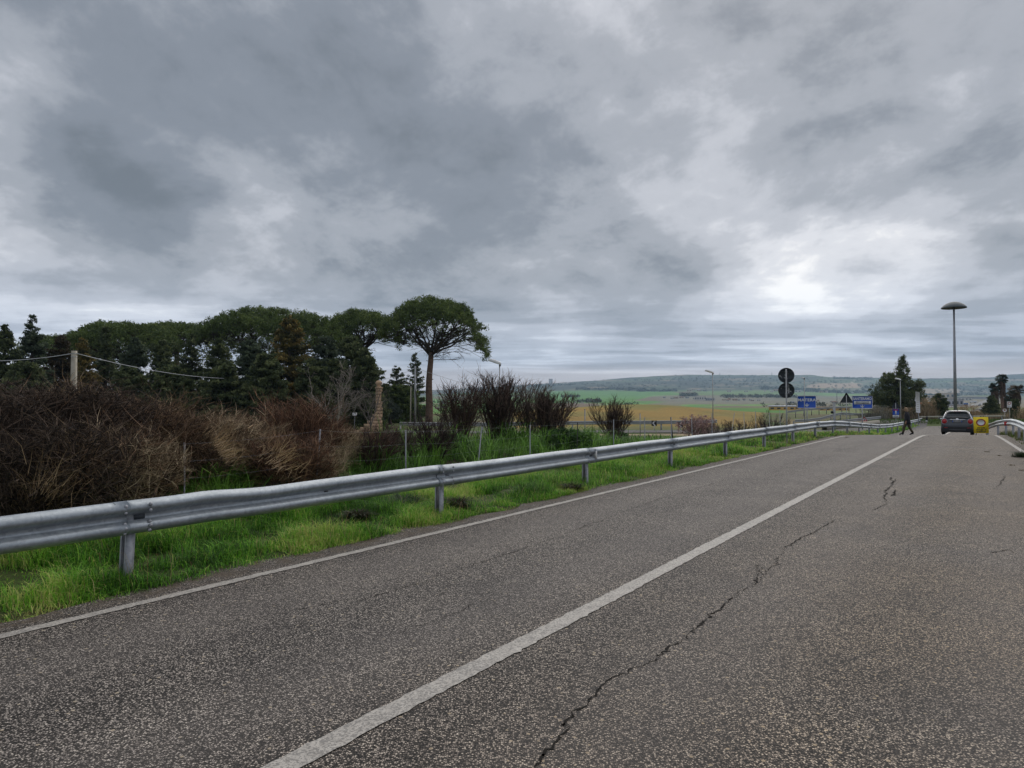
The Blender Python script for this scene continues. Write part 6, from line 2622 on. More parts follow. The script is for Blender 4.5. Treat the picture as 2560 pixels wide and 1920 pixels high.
def utility():
    dep = 78
    g = ground_at(1038, dep)
    z = P(1038, 915, dep).z - g.z
    root = thing('utility_pole', 'round grey steel utility pole left of the lone pine trunk', 'utility pole', g)
    b = Buf()
    tube(b, [(0, 0, -0.3), (0, 0, z)], [0.13, 0.09], 10)
    b.build('shaft', M['galv_far'], root, smooth=True)
    b = Buf()
    tube(b, [(-0.12, 0, z * 0.78), (0.55, -0.3, 0.0)], 0.05, 6)
    b.build('strut', M['bark_dark'], root)
    b = Buf()
    box(b, (-0.14, -0.05, z - 0.25), (0.14, 0.05, z - 0.17))
    b.build('crossarm', M['galv_dark'], root)
    top = g + Vector((0, 0, z - 0.2))
    for eu, ev, ed, lab in ((935, 955, 74, 'thin wire from the utility pole towards the stone pillar'), (1260, 985, 90, 'thin wire sagging right from the utility pole past the pine')):
        e = P(eu, ev, ed)
        ks = np.linspace(0, 1, 18)
        pts = np.outer(1 - ks, np.array(top)) + np.outer(ks, np.array(e))
        pts[:, 2] -= 0.4 * 4 * ks * (1 - ks) * 0.4
        b = Buf()
        tube(b, pts - np.array(top), 0.018, 5)
        tag(b.build('wire', M['cable'], loc=top), lab, 'wire')
    g = ground_at(1026, 77)
    z = P(1026, 965, 77).z - g.z
    b = Buf()
    tube(b, [(0, 0, -0.3), (0.05, 0, z)], [0.07, 0.06], 8)
    tag(b.build('wooden_pole', M['concrete'], loc=g, smooth=True), 'short weathered wooden pole beside the grey utility pole', 'pole')


utility()


def stone_pillar():
    dep = 60
    g = ground_at(943, dep)
    z = P(943, 964, dep).z - g.z
    root = thing('stone_pillar', 'crumbling tan stone gate pillar with a stepped wall stub beside the wood', 'pillar', g, R(12))
    rng = np.random.RandomState(17)
    me_cache = []
    zz = -0.1
    row = 0
    while zz < z - 0.42:
        h = 0.27
        k = zz / z
        wl = 0.12 + 1.5 * max(0, 1 - k * 2.1) ** 1.6
        x0 = -wl
        x = x0
        while x < 0.42:
            wd = min(0.42 + 0.14 * rng.rand(), 0.44 - x)
            if wd < 0.12:
                break
            b = Buf()
            o_ = 0.015 * rng.randn()
            box(b, (x + 0.006, -0.42 + o_, zz + 0.006), (x + wd - 0.006, 0.42, zz + h - 0.006))
            b.build('stone', M['stone'], root)
            x += wd
        zz += h
        row += 1
    b = Buf()
    box(b, (-0.17, -0.47, zz), (0.47, 0.47, zz + 0.10))
    b.build('cornice', M['stone'], root)
    b = Buf()
    lathe(b, [(0.30, 0), (0.18, 0.06), (0.15, 0.14), (0.27, 0.28), (0.29, 0.40), (0.18, 0.55), (0.001, 0.60)], 12, (0.13, 0, zz + 0.10))
    b.build('finial', M['stone'], root, smooth=True)


stone_pillar()

dep = 60
g = ground_at(887, dep)
rt = thing('letter_box', 'small white box on a thin post in front of the dark wood', 'box', g)
z = P(887, 1035, dep).z - g.z
b = Buf()
plate_y(b, -0.17, 0.17, z - 0.12, z + 0.12, -0.12, 0.24, 0.05)
b.build('box', M['white'], rt)
b = Buf()
tube(b, [(0, 0, -0.2), (0, 0, z - 0.12)], 0.02, 6)
b.build('post', M['galv_dark'], rt)


# ================================================================== CAR
def build_car():
    dep = 45.0
    x, y = (2392 - 1280) / F * dep, dep
    # rear axle line near this point; the car points along the road
    root = thing('parked_car', 'dark grey compact hatchback seen from behind at the crest of the road', 'car', (x, y, float(road_z(x, y)) - 0.02), -A)
    # stations along local +Y (forward); each: y, half widths and heights
    st = [  # y, bottom z, sill x, belt x, belt z, glass-base x, glass-base z, roof-edge x, roof z
        (0.00, 0.36, 0.70, 0.78, 0.56, 0.74, 0.72, 0.66, 0.76),
        (0.05, 0.30, 0.80, 0.85, 0.58, 0.82, 0.80, 0.74, 0.86),
        (0.14, 0.26, 0.86, 0.89, 0.60, 0.85, 0.92, 0.74, 1.00),
        (0.26, 0.24, 0.88, 0.90, 0.62, 0.86, 0.97, 0.70, 1.12),
        (0.50, 0.24, 0.89, 0.90, 0.64, 0.86, 0.98, 0.62, 1.40),
        (0.68, 0.24, 0.89, 0.90, 0.66, 0.86, 0.98, 0.59, 1.50),
        (1.30, 0.22, 0.88, 0.90, 0.66, 0.85, 0.97, 0.60, 1.55),
        (2.20, 0.22, 0.88, 0.90, 0.66, 0.85, 0.96, 0.59, 1.54),
        (2.60, 0.22, 0.88, 0.90, 0.66, 0.85, 0.95, 0.58, 1.42),
        (3.15, 0.22, 0.88, 0.90, 0.66, 0.84, 0.93, 0.70, 1.02),
        (3.80, 0.22, 0.86, 0.88, 0.62, 0.80, 0.86, 0.60, 0.94),
        (4.10, 0.26, 0.78, 0.80, 0.58, 0.72, 0.76, 0.50, 0.84),
        (4.22, 0.34, 0.66, 0.68, 0.54, 0.60, 0.66, 0.40, 0.72)]

    def half(s):
        (yy, bz, sx, bx, bzz, gx, gz, rx, rz) = s
        return [(0.0, bz), (sx * 0.85, bz), (sx, bz + 0.08), (bx, bzz), (bx * 0.99, (bzz + gz) / 2 + 0.02), (gx, gz), ((gx + rx) / 2 + 0.015, (gz + rz) / 2 + 0.01), (rx, rz - 0.05), (rx * 0.85, rz), (rx * 0.45, rz + 0.02), (0.0, rz + 0.025)]
    rows = []
    for s in st:
        h = half(s)
        full = [(-px, pz) for px, pz in h[1:-1]][::-1]
        ring = [(px, s[0], pz) for px, pz in h] + [(px, s[0], pz) for px, pz in full]
        rows.append(ring)
    m = len(rows[0])
    b = Buf()
    v = [p for r in rows for p in r]
    f = [(i * m + j, i * m + (j + 1) % m, (i + 1) * m + (j + 1) % m, (i + 1) * m + j) for i in range(len(rows) - 1) for j in range(m)]
    b.add(v, f)
    b.more_faces([(0, j + 1, j) for j in range(1, m - 1)], 0)
    b.more_faces([(0, j, j + 1) for j in range(1, m - 1)], (len(rows) - 1) * m)
    body = b.build('body', M['carpaint'], root, smooth=True)
    md = body.modifiers.new('soft', 'SUBSURF')
    md.levels = md.render_levels = 2

    def surf_panel(name, corners, mat, parent=root, th=0.012, bow=0.02):
        """slightly bowed panel between four corners (bl, br, tr, tl)"""
        c = [np.array(q, float) for q in corners]
        n = np.cross(c[1] - c[0], c[3] - c[0])
        n = n / np.linalg.norm(n)
        bb = Buf()
        K = 7
        pts = []
        for j in range(K):
            for i in range(K):
                a, d = i / (K - 1), j / (K - 1)
                p = (c[0] * (1 - a) + c[1] * a) * (1 - d) + (c[3] * (1 - a) + c[2] * a) * d
                pts.append(p + n * (bow * 4 * a * (1 - a) + th))
        bb.add(pts, [(j * K + i, j * K + i + 1, (j + 1) * K + i + 1, (j + 1) * K + i) for j in range(K - 1) for i in range(K - 1)])
        base = bb.n
        bb.add([p - n * (th + 0.03) for p in pts], [(j * K + i, (j + 1) * K + i, (j + 1) * K + i + 1, j * K + i + 1) for j in range(K - 1) for i in range(K - 1)])
        rim = [i for i in range(K)] + [j * K + K - 1 for j in range(1, K)] + [(K - 1) * K + i for i in range(K - 2, -1, -1)] + [j * K for j in range(K - 2, 0, -1)]
        bb.more_faces([(rim[q], rim[(q + 1) % len(rim)], rim[(q + 1) % len(rim)] + K * K, rim[q] + K * K) for q in range(len(rim))], 0)
        return bb.build(name, mat, parent, smooth=True)
    surf_panel('rear_window', [(-0.70, 0.17, 1.06), (0.70, 0.17, 1.06), (0.545, 0.56, 1.44), (-0.545, 0.56, 1.44)], M['glass'], bow=0.03, th=0.02)
    # chrome pillar strips and white spoiler imitate sky reflected in the dark paint
    for sg in (-1, 1):
        bb = Buf()
        tube(bb, [(sg * 0.80, 0.12, 0.98), (sg * 0.73, 0.25, 1.16), (sg * 0.655, 0.42, 1.34), (sg * 0.595, 0.56, 1.47)], [0.03, 0.032, 0.032, 0.03], 8)
        bb.build('pillar_sky_sheen', M['chrome'], root, smooth=True)
    bb = Buf()
    box(bb, (-0.60, 0.40, 1.49), (0.60, 0.72, 1.525))
    bb.build('spoiler_sky_sheen', M['truckwhite'], root)
    surf_panel('brake_light_strip', [(-0.18, 0.385, 1.487), (0.18, 0.385, 1.487), (0.18, 0.385, 1.505), (-0.18, 0.385, 1.505)], M['darkred'], th=0.004, bow=0)
    bb = Buf()
    tube(bb, [(0.02, 0.12, 1.07), (-0.12, 0.14, 1.105), (-0.40, 0.16, 1.10)], [0.028, 0.022, 0.012], 6)
    bb.build('wiper', M['black'], root)
    bb = Buf()
    tube(bb, [(-0.42, 0.045, 0.985), (0.0, 0.02, 0.975), (0.42, 0.045, 0.985)], 0.020, 8)
    bb.build('chrome_strip', M['chrome'], root, smooth=True)
    bb = Buf()
    lathe(bb, [(0.001, 0.03), (0.07, 0.025), (0.085, 0.0)], 18)
    bb.build('badge', M['chrome'], root, loc=(0, 0.03, 0.985), rot=(R(90), 0, 0), smooth=True)
    bb = Buf()
    box(bb, (-0.26, -0.012, 0.815), (0.26, 0.05, 0.915))
    np_ = bb.build('number_plate', M['galv_far'], root)
    for sg in (-1, 1):
        bb = Buf()
        box(bb, (sg * 0.238 - 0.022, -0.0145, 0.817), (sg * 0.238 + 0.022, -0.0125, 0.913))
        bb.build('blue_band', M['blue'], np_)
    text('lettering', 'FT 571KK', M['black'], np_, (0, -0.0135, 0.863), 0.105, sx=0.9, extrude=0.001)
    for sg in (-1, 1):
        bb = Buf()
        lathe(bb, [(0.001, 0.045), (0.10, 0.04), (0.135, 0.02), (0.145, 0.0)], 22)
        tl = bb.build('tail_light', M['taillight'], root, loc=(sg * 0.70, 0.035, 0.87), rot=(R(90), 0, R(-10 * sg)), smooth=True)
        tl.scale = (1.0, 1.12, 1.2)
        bb = Buf()
        lathe(bb, [(0.143, 0.0), (0.150, 0.026), (0.166, 0.018), (0.172, -0.01)], 22)
        bb.build('bezel', M['galv_far'], tl, smooth=True)
        bb = Buf()
        lathe(bb, [(0.001, 0.052), (0.045, 0.05), (0.05, 0.04)], 14)
        bb.build('lamp_core', M['red'], tl, smooth=True)
    # lower bumper and exhaust valance
    bb = Buf()
    v = []
    for (yy, w_, z0, z1) in ((-0.035, 0.74, 0.22, 0.50), (-0.02, 0.82, 0.19, 0.54), (0.10, 0.895, 0.18, 0.56), (0.30, 0.905, 0.18, 0.5)):
        v += [(-w_, yy, z0), (w_, yy, z0), (w_, yy, z1), (-w_, yy, z1)]
    bb.add(v, [(i * 4 + j, i * 4 + (j + 1) % 4, (i + 1) * 4 + (j + 1) % 4, (i + 1) * 4 + j) for i in range(3) for j in range(4)] + [(0, 3, 2, 1)])
    bumper = bb.build('bumper', M['carplastic'], root)
    bb = Buf()
    box(bb, (-0.45, -0.042, 0.335), (0.45, -0.034, 0.35))
    bb.build('diffuser_strip', M['galv_dark'], bumper)
    for sg in (-1, 1):
        bb = Buf()
        box(bb, (sg * 0.62 - 0.10, -0.04, 0.45), (sg * 0.62 + 0.10, -0.033, 0.485))
        bb.build('reflector', M['darkred'], bumper)
    for yy in (0.72, 3.32):
        for sg in (-1, 1):
            bb = Buf()
            lathe(bb, [(0.19, -0.105), (0.30, -0.11), (0.335, -0.08), (0.335, 0.08), (0.30, 0.11), (0.19, 0.105)], 26)
            wh = bb.build('wheel', M['rubber'], root, loc=(sg * 0.78, yy, 0.335), rot=(0, R(90), 0), smooth=True)
            bb = Buf()
            lathe(bb, [(0.001, 0.06 * sg), (0.06, 0.07 * sg), (0.17, 0.04 * sg), (0.20, 0.095 * sg)], 20)
            bb.build('rim', M['galv_dark'], wh, smooth=True)
    for sg in (-1, 1):
        bb = Buf()
        v = []
        for (yy, k) in ((2.42, 0.8), (2.46, 1.0), (2.60, 0.75)):
            for a in range(10):
                t_ = 6.283 * a / 10
                v.append((sg * 1.0 + 0.115 * k * math.cos(t_), yy, 1.02 + 0.085 * k * math.sin(t_)))
        bb.add(v, [(i * 10 + j, i * 10 + (j + 1) % 10, (i + 1) * 10 + (j + 1) % 10, (i + 1) * 10 + j) for i in range(2) for j in range(10)])
        bb.more_faces([(0, j + 1, j) for j in range(1, 9)], 0)
        bb.more_faces([(0, j, j + 1) for j in range(1, 9)], 20)
        tube(bb, [(sg * 0.86, 2.5, 0.97), (sg * 0.96, 2.5, 1.0)], 0.03, 6)
        mi = bb.build('wing_mirror', M['carplastic'], root, smooth=True)
        bb = Buf()
        disc_y(bb, sg * 1.0, 1.02, 0.055, 2.412, 0.004, 14, rx=0.08)
        bb.build('mirror_glass', M['chrome'], mi)
    bb = Buf()
    tube(bb, [(0.0, 0.66, 1.53), (0.0, 0.50, 1.70)], [0.012, 0.006], 6)
    bb.build('antenna', M['black'], root)
    for sg in (-1, 1):
        surf = [(sg * 0.853, 0.95, 1.00), (sg * 0.853, 2.45, 0.98), (sg * 0.635, 2.25, 1.46), (sg * 0.635, 1.1, 1.47)]
        if sg > 0:
            surf = surf
        else:
            surf = [surf[1], surf[0], surf[3], surf[2]]
        surf_panel('side_window', surf, M['glass'], bow=0.01, th=0.012)


build_car()


# ================================================================== PERSON
def build_person():
    dep = 45.0
    x, y = (2267 - 1280) / F * dep, dep
    z = float(road_z(x, y))
    root = thing('person', 'person with fair hair in a black coat and olive trousers walking across the road', 'person', (x, y, z), R(180) - 0.50)
    # local: +X is the walking direction, Z up, metres
    joints = {
        'pelvis': (0.0, 0.0, 0.90, 0.135, 0.15), 'waist': (-0.01, 0.0, 1.05, 0.105, 0.135), 'chest': (0.0, 0.0, 1.25, 0.12, 0.16), 'neck0': (0.02, 0.0, 1.42, 0.06, 0.07), 'neck1': (0.05, 0.0, 1.49, 0.05, 0.052), 'head0': (0.075, 0.0, 1.56, 0.082, 0.072), 'head1': (0.07, 0.0, 1.645, 0.088, 0.072),
        'hipL': (0.03, 0.085, 0.84, 0.09, 0.09), 'kneeL': (0.17, 0.09, 0.49, 0.058, 0.058), 'ankL': (0.25, 0.09, 0.10, 0.040, 0.040), 'toeL': (0.42, 0.095, 0.04, 0.036, 0.036),
        'hipR': (-0.03, -0.085, 0.84, 0.09, 0.09), 'kneeR': (-0.13, -0.09, 0.48, 0.058, 0.058), 'ankR': (-0.30, -0.09, 0.13, 0.040, 0.040), 'toeR': (-0.15, -0.095, 0.035, 0.036, 0.036),
        'shL': (0.0, 0.18, 1.37, 0.06, 0.06), 'elL': (-0.06, 0.235, 1.10, 0.045, 0.045), 'wrL': (0.06, 0.225, 0.88, 0.030, 0.030),
        'shR': (0.0, -0.18, 1.37, 0.06, 0.06), 'elR': (-0.10, -0.235, 1.12, 0.045, 0.045), 'wrR': (-0.10, -0.23, 0.86, 0.030, 0.030)}
    edges = [('pelvis', 'waist'), ('waist', 'chest'), ('chest', 'neck0'), ('neck0', 'neck1'), ('neck1', 'head0'), ('head0', 'head1'), ('pelvis', 'hipL'), ('hipL', 'kneeL'), ('kneeL', 'ankL'), ('ankL', 'toeL'), ('pelvis', 'hipR'), ('hipR', 'kneeR'), ('kneeR', 'ankR'), ('ankR', 'toeR'),
             ('chest', 'shL'), ('shL', 'elL'), ('elL', 'wrL'), ('chest', 'shR'), ('shR', 'elR'), ('elR', 'wrR')]
    # hands: palm, four fingers and a thumb each
    for sd, sg in (('L', 1), ('R', -1)):
        wx, wy, wz = joints['wr' + sd][:3]
        joints['palm' + sd] = (wx + 0.015, wy, wz - 0.075, 0.034, 0.020)
        edges.append(('wr' + sd, 'palm' + sd))
        for q, (ox, ln) in enumerate(((0.030, 0.065), (0.010, 0.075), (-0.010, 0.070), (-0.028, 0.055))):
            a = 'f%d%s' % (q, sd)
            joints[a] = (wx + 0.015 + ox, wy, wz - 0.115, 0.010, 0.010)
            joints[a + 'k'] = (wx + 0.020 + ox, wy - sg * 0.012, wz - 0.115 - ln * 0.55, 0.009, 0.009)
            joints[a + 't'] = (wx + 0.020 + ox, wy - sg * 0.030, wz - 0.115 - ln, 0.007, 0.007)
            edges += [('palm' + sd, a), (a, a + 'k'), (a + 'k', a + 't')]
        joints['th' + sd] = (wx + 0.055, wy - sg * 0.015, wz - 0.085, 0.011, 0.011)
        joints['tt' + sd] = (wx + 0.062, wy - sg * 0.025, wz - 0.120, 0.009, 0.009)
        edges += [('palm' + sd, 'th' + sd), ('th' + sd, 'tt' + sd)]
    names = list(joints)
    me = bpy.data.meshes.new('body')
    me.from_pydata([joints[n][:3] for n in names], [(names.index(a), names.index(c)) for a, c in edges], [])
    me.materials.append(M['skin'])
    body = bpy.data.objects.new('body', me)
    COL.objects.link(body)
    body.parent = root
    sk = body.modifiers.new('skin', 'SKIN')
    for i, n in enumerate(names):
        sv = me.skin_vertices[0].data[i]
        sv.radius = joints[n][3:5]
        sv.use_root = (n == 'pelvis')
    sb = body.modifiers.new('smooth', 'SUBSURF')
    sb.levels = sb.render_levels = 1

    def loft(name, rings, mat, parent=root, k=16, close=True):
        b = Buf()
        v = []
        for (cx, cy, cz, rx, ry) in rings:
            for j in range(k):
                a = 6.283 * j / k
                v.append((cx + rx * math.cos(a), cy + ry * math.sin(a), cz))
        b.add(v, [(i * k + j, i * k + (j + 1) % k, (i + 1) * k + (j + 1) % k, (i + 1) * k + j) for i in range(len(rings) - 1) for j in range(k)])
        if close:
            b.more_faces([(0, j + 1, j) for j in range(1, k - 1)], 0)
            b.more_faces([(0, j, j + 1) for j in range(1, k - 1)], (len(rings) - 1) * k)
        return b.build(name, mat, parent, smooth=True)
    coat = loft('coat', [(0.00, 0, 0.68, 0.205, 0.225), (0.00, 0, 0.85, 0.190, 0.220), (-0.01, 0, 1.05, 0.155, 0.20), (0.0, 0, 1.25, 0.158, 0.225), (0.0, 0, 1.38, 0.125, 0.20), (0.02, 0, 1.45, 0.085, 0.095), (0.03, 0, 1.49, 0.07, 0.075)], M['coat'])
    for sd in 'LR':
        b = Buf()
        tube(b, [joints['sh' + sd][:3], joints['el' + sd][:3], tuple(np.array(joints['el' + sd][:3]) * 0.1 + np.array(joints['wr' + sd][:3]) * 0.9)], [0.078, 0.066, 0.052], 10)
        b.build('sleeve', M['coat'], coat, smooth=True)
    for sd in 'LR':
        b = Buf()
        h, kn, an = (np.array(joints[q + sd][:3]) for q in ('hip', 'knee', 'ank'))
        tube(b, [h, h * 0.5 + kn * 0.5, kn, kn * 0.45 + an * 0.55, an + np.array([0, 0, 0.02])], [0.120, 0.102, 0.084, 0.074, 0.068], 10)
        b.build('trouser_leg', M['trousers'], root, smooth=True)
    for sd in 'LR':
        an, to = np.array(joints['ank' + sd][:3]), np.array(joints['toe' + sd][:3])
        b = Buf()
        d = norm((to - an)[None])[0]
        heel = an + np.array([-0.05, 0, -0.045 if sd == 'L' else -0.03])
        tube(b, [an + np.array([0, 0, 0.07]), an, an * 0.6 + to * 0.4, to, to + d * 0.04], [0.058, 0.060, 0.054, 0.046, 0.025], 10)
        tube(b, [heel, an * 0.8 + to * 0.2 + np.array([0, 0, -0.03])], [0.040, 0.045], 8)
        b.build('shoe', M['black'], root, smooth=True)
    loft('hair', [(0.005, 0, 1.43, 0.055, 0.085), (0.02, 0, 1.50, 0.085, 0.098), (0.035, 0, 1.58, 0.098, 0.100), (0.048, 0, 1.65, 0.104, 0.098), (0.055, 0, 1.70, 0.085, 0.08), (0.055, 0, 1.735, 0.04, 0.04)], M['hair'], body)
    b = Buf()
    lathe(b, [(0.001, 0.035), (0.012, 0.012), (0.020, -0.01), (0.001, -0.012)], 8)
    b.build('nose', M['skin'], body, loc=(0.158, 0, 1.575), rot=(0, R(75), 0))
    for sg in (-1, 1):
        b = Buf()
        lathe(b, [(0.001, 0.011), (0.008, 0.008), (0.011, 0.0), (0.008, -0.008), (0.001, -0.011)], 8)
        b.build('eye', M['black'], body, loc=(0.148, sg * 0.033, 1.610))
    b = Buf()
    box(b, (-0.004, -0.022, -0.005), (0.004, 0.022, 0.005))
    b.build('mouth', M['darkred'], body, loc=(0.148, 0, 1.535))


build_person()


# ================================================================== FAR THINGS
def house(label, u, v, dep, wpx, hpx, mat, roof='flat', rmat='tileroof', group=None, name='house', windows=0, rz=None, deep=1.0):
    g = ground_at(u, dep)
    base = P(u, v, dep)
    z = base.z if name != 'house' else g.z
    w, h = PXM(wpx, dep) / 2, PXM(hpx, dep)
    root = thing(name, label, 'building' if name != 'house' else 'house', (g.x, g.y, g.z), face_cam(g.x, g.y) if rz is None else rz, group)
    dd_ = w * deep
    b = Buf()
    box(b, (-w, 0, -h * 1.0), (w, 2 * dd_, h))
    b.build('wall', M[mat], root)
    b = Buf()
    if roof == 'gable':
        rh = h * 0.35
        v_ = [(-w * 1.05, -0.05 * w, h), (w * 1.05, -0.05 * w, h), (w * 1.05, 2 * dd_, h), (-w * 1.05, 2 * dd_, h), (-w * 1.05, dd_, h + rh), (w * 1.05, dd_, h + rh)]
        b.add(v_, [(0, 1, 5, 4), (2, 3, 4, 5), (0, 3, 2, 1)])
        b.more_faces([(0, 4, 3), (1, 2, 5)], 0)
    else:
        box(b, (-w * 1.03, -0.03 * w, h), (w * 1.03, 2 * dd_ * 1.02, h * 1.06))
    b.build('roof', M[rmat], root)
    for k in range(windows):
        b = Buf()
        cx = -w + (k + 0.5) * 2 * w / windows
        box(b, (cx - w * 0.5 / windows, -0.06, h * 0.35), (cx + w * 0.5 / windows, -0.01, h * 0.75))
        b.build('window', M['darkopening'], root)
    return root


# low yellow building behind the blue signs, orange building by the pine
house('long low yellow building behind the MATERA sign', 2035, 1019, 330, 120, 8, 'yellowwall', 'flat', 'metalroof', name='warehouse', windows=9, deep=0.12)
house('yellow annex with a pale blue sheet roof left of the MATERA sign', 1955, 1019, 310, 62, 9, 'yellowwall', 'gable', 'metalroof', name='warehouse', windows=4, deep=0.3)
house('yellow wing with a red roof edge left of the SANTERAMO sign', 2085, 1018, 300, 70, 6, 'yellowwall', 'gable', 'tileroof', name='warehouse', windows=5, deep=0.2)
house('orange building with yellow upper windows right of the big pine', 2322, 1010, 300, 44, 20, 'orangewall', 'flat', 'yellowwall', name='office_building', windows=5, deep=0.6)
house('grey concrete block behind the lamp mast', 2378, 1000, 600, 52, 17, 'greywall', 'flat', 'greywall', name='industrial_building', windows=6, deep=0.6)
house('white slab building left of the lamp mast', 2356, 1000, 560, 12, 22, 'palewall', 'flat', 'palewall', name='industrial_building', windows=1, deep=0.8)
house('long grey shed in the valley right of the mast', 2440, 990, 1700, 90, 5, 'greywall', 'flat', 'metalroof', name='industrial_building', windows=0, deep=0.2)
house('large cream block building in the valley below the ridge', 1751, 1000, 1400, 28, 10, 'palewall', 'flat', 'palewall', name='apartment_building', windows=5, deep=0.5)
house('grey block beside the large cream building', 1775, 1004, 1350, 22, 7, 'greywall', 'flat', 'greywall', name='apartment_building', windows=4, deep=0.5)
house('long tan building on the far plain left of the lamp mast', 2322, 1000, 1700, 40, 9, 'tanwall', 'flat', 'tanwall', name='industrial_building', windows=5, deep=0.4)
house('tall tan building stepping up towards the lamp mast', 2364, 1000, 1750, 40, 14, 'tanwall', 'flat', 'tanwall', name='industrial_building', windows=4, deep=0.5)
house('pale low building on the far plain right of the lamp mast', 2412, 1000, 1500, 30, 6, 'palewall', 'flat', 'greywall', name='industrial_building', windows=4, deep=0.5)
house('white low building on the rise above the round signs', 1990, 1000, 2900, 26, 5, 'palewall', 'flat', 'palewall', name='industrial_building', windows=3, deep=0.4)
rng = np.random.RandomState(77)
names_ = ['white', 'cream', 'tan', 'grey']
far_houses = []
house_labels = []
CLUSTER = ['tiny house right of the large cream block', 'tiny house left of the large cream block', 'tiny farm building beyond the flat topped shrub', 'tiny slope foot house above the large cream block',
           'tiny slope foot house left of the round signs', 'tiny slope foot house above the MATERA sign', 'tiny plain house behind the round signs', 'tiny white house on the green slope beside the pine trunk', 'tiny plain house behind the big dark pine', 'tiny pale house above the faded palm']
for ci, (u0, u1, d0, d1, n) in enumerate(((1800, 1900, 1250, 1500, 9), (1660, 1760, 1500, 1900, 7), (1420, 1460, 1000, 1150, 3), (1720, 1770, 2950, 3150, 5), (1820, 1960, 2850, 3100, 6), (2040, 2200, 3000, 3300, 7), (1960, 2110, 1000, 1300, 6), (1085, 1115, 330, 420, 3), (2160, 2300, 1300, 2100, 4), (2520, 2560, 1800, 2300, 3))):
    for k in range(n):
        u = u0 + (u1 - u0) * (k + rng.rand()) / n
        d = d0 + (d1 - d0) * rng.rand()
        far_houses.append((u, d))
        house_labels.append(CLUSTER[ci].replace('tiny ', '%s tiny ' % ('leftmost' if k == 0 else 'rightmost' if k == n - 1 else ('second from left', 'third from left', 'fourth from left', 'fifth from left', 'sixth from left', 'seventh from left', 'eighth from left')[k - 1])))
for k, (u, d) in enumerate(far_houses):
    q = rng.randint(0, 4)
    wpx = 5 + 8 * rng.rand()
    house(house_labels[k], u, 1000, d, wpx, 2.6 + 1.6 * rng.rand(), ['palewall', 'palewall', 'tanwall', 'greywall'][q], 'gable' if rng.rand() < 0.5 else 'flat', 'tileroof' if rng.rand() < 0.4 else 'greywall', 'distant houses in the valley', windows=2, deep=0.7)


# cement works on the skyline
def silo(u0, u1, v0, dep, label):
    uc = (u0 + u1) / 2
    g = ground_at(uc, dep)
    root = thing('silo_tower', label, 'tower', g)
    z = P(uc, v0, dep).z - g.z
    for sg in (-1, 1):
        b = Buf()
        w = PXM(u1 - u0, dep) / 4
        tube(b, [(sg * w, 0, -20), (sg * w, 0, z)], w * 0.93, 14)
        b.build('cylinder_shaft', M['greywall'], root, smooth=False)
    b = Buf()
    box(b, (-w * 2, -w * 0.6, z), (w * 2, w * 0.6, z + 3))
    b.build('cap', M['greywall'], root)


silo(1372, 1382, 948.5, 4300, 'pair of tall grey silos on the far skyline')
g = ground_at(1410, 4200)
b = Buf()
tube(b, [(0, 0, -20), (0, 0, P(1410, 953, 4200).z - g.z)], [2.6, 1.9], 12)
tag(b.build('chimney', M['palewall'], loc=g), 'thin pale factory chimney right of the grey silos', 'chimney')
g = ground_at(1420, 4150)
b = Buf()
lathe(b, [(12.5, -6), (12.5, 4), (11, 10), (7, 14.5), (0.01, 16)], 22)
tag(b.build('storage_dome', M['palewall'], loc=g, smooth=True), 'white storage dome right of the factory chimney', 'dome')
for u, v, d, lab in ((1930, 930.5, 4900, 'thin radio mast on the ridge left of the round signs'), (1800, 931.5, 4900, 'thin radio mast on the long ridge'), (2092, 962, 1200, 'lattice pylon rising left of the triangular sign')):
    g = ground_at(u, d)
    z = P(u, v, d).z - g.z
    b = Buf()
    w = PXM(1.1, d)
    for sx, sy in ((-1, -1), (1, -1), (1, 1), (-1, 1)):
        tube(b, [(sx * w, sy * w, -3), (0, 0, z)], [w * 0.22, w * 0.16], 4)
    for k in (0.25, 0.5, 0.7, 0.85):
        box(b, (-w * (1 - k) * 1.4 - w * 0.4, -w * 0.15, z * k), (w * (1 - k) * 1.4 + w * 0.4, w * 0.15, z * k + w * 0.3))
    tag(b.build('radio_mast' if d > 2000 else 'pylon', M['galv_dark'], loc=g), lab, 'mast' if d > 2000 else 'pylon')


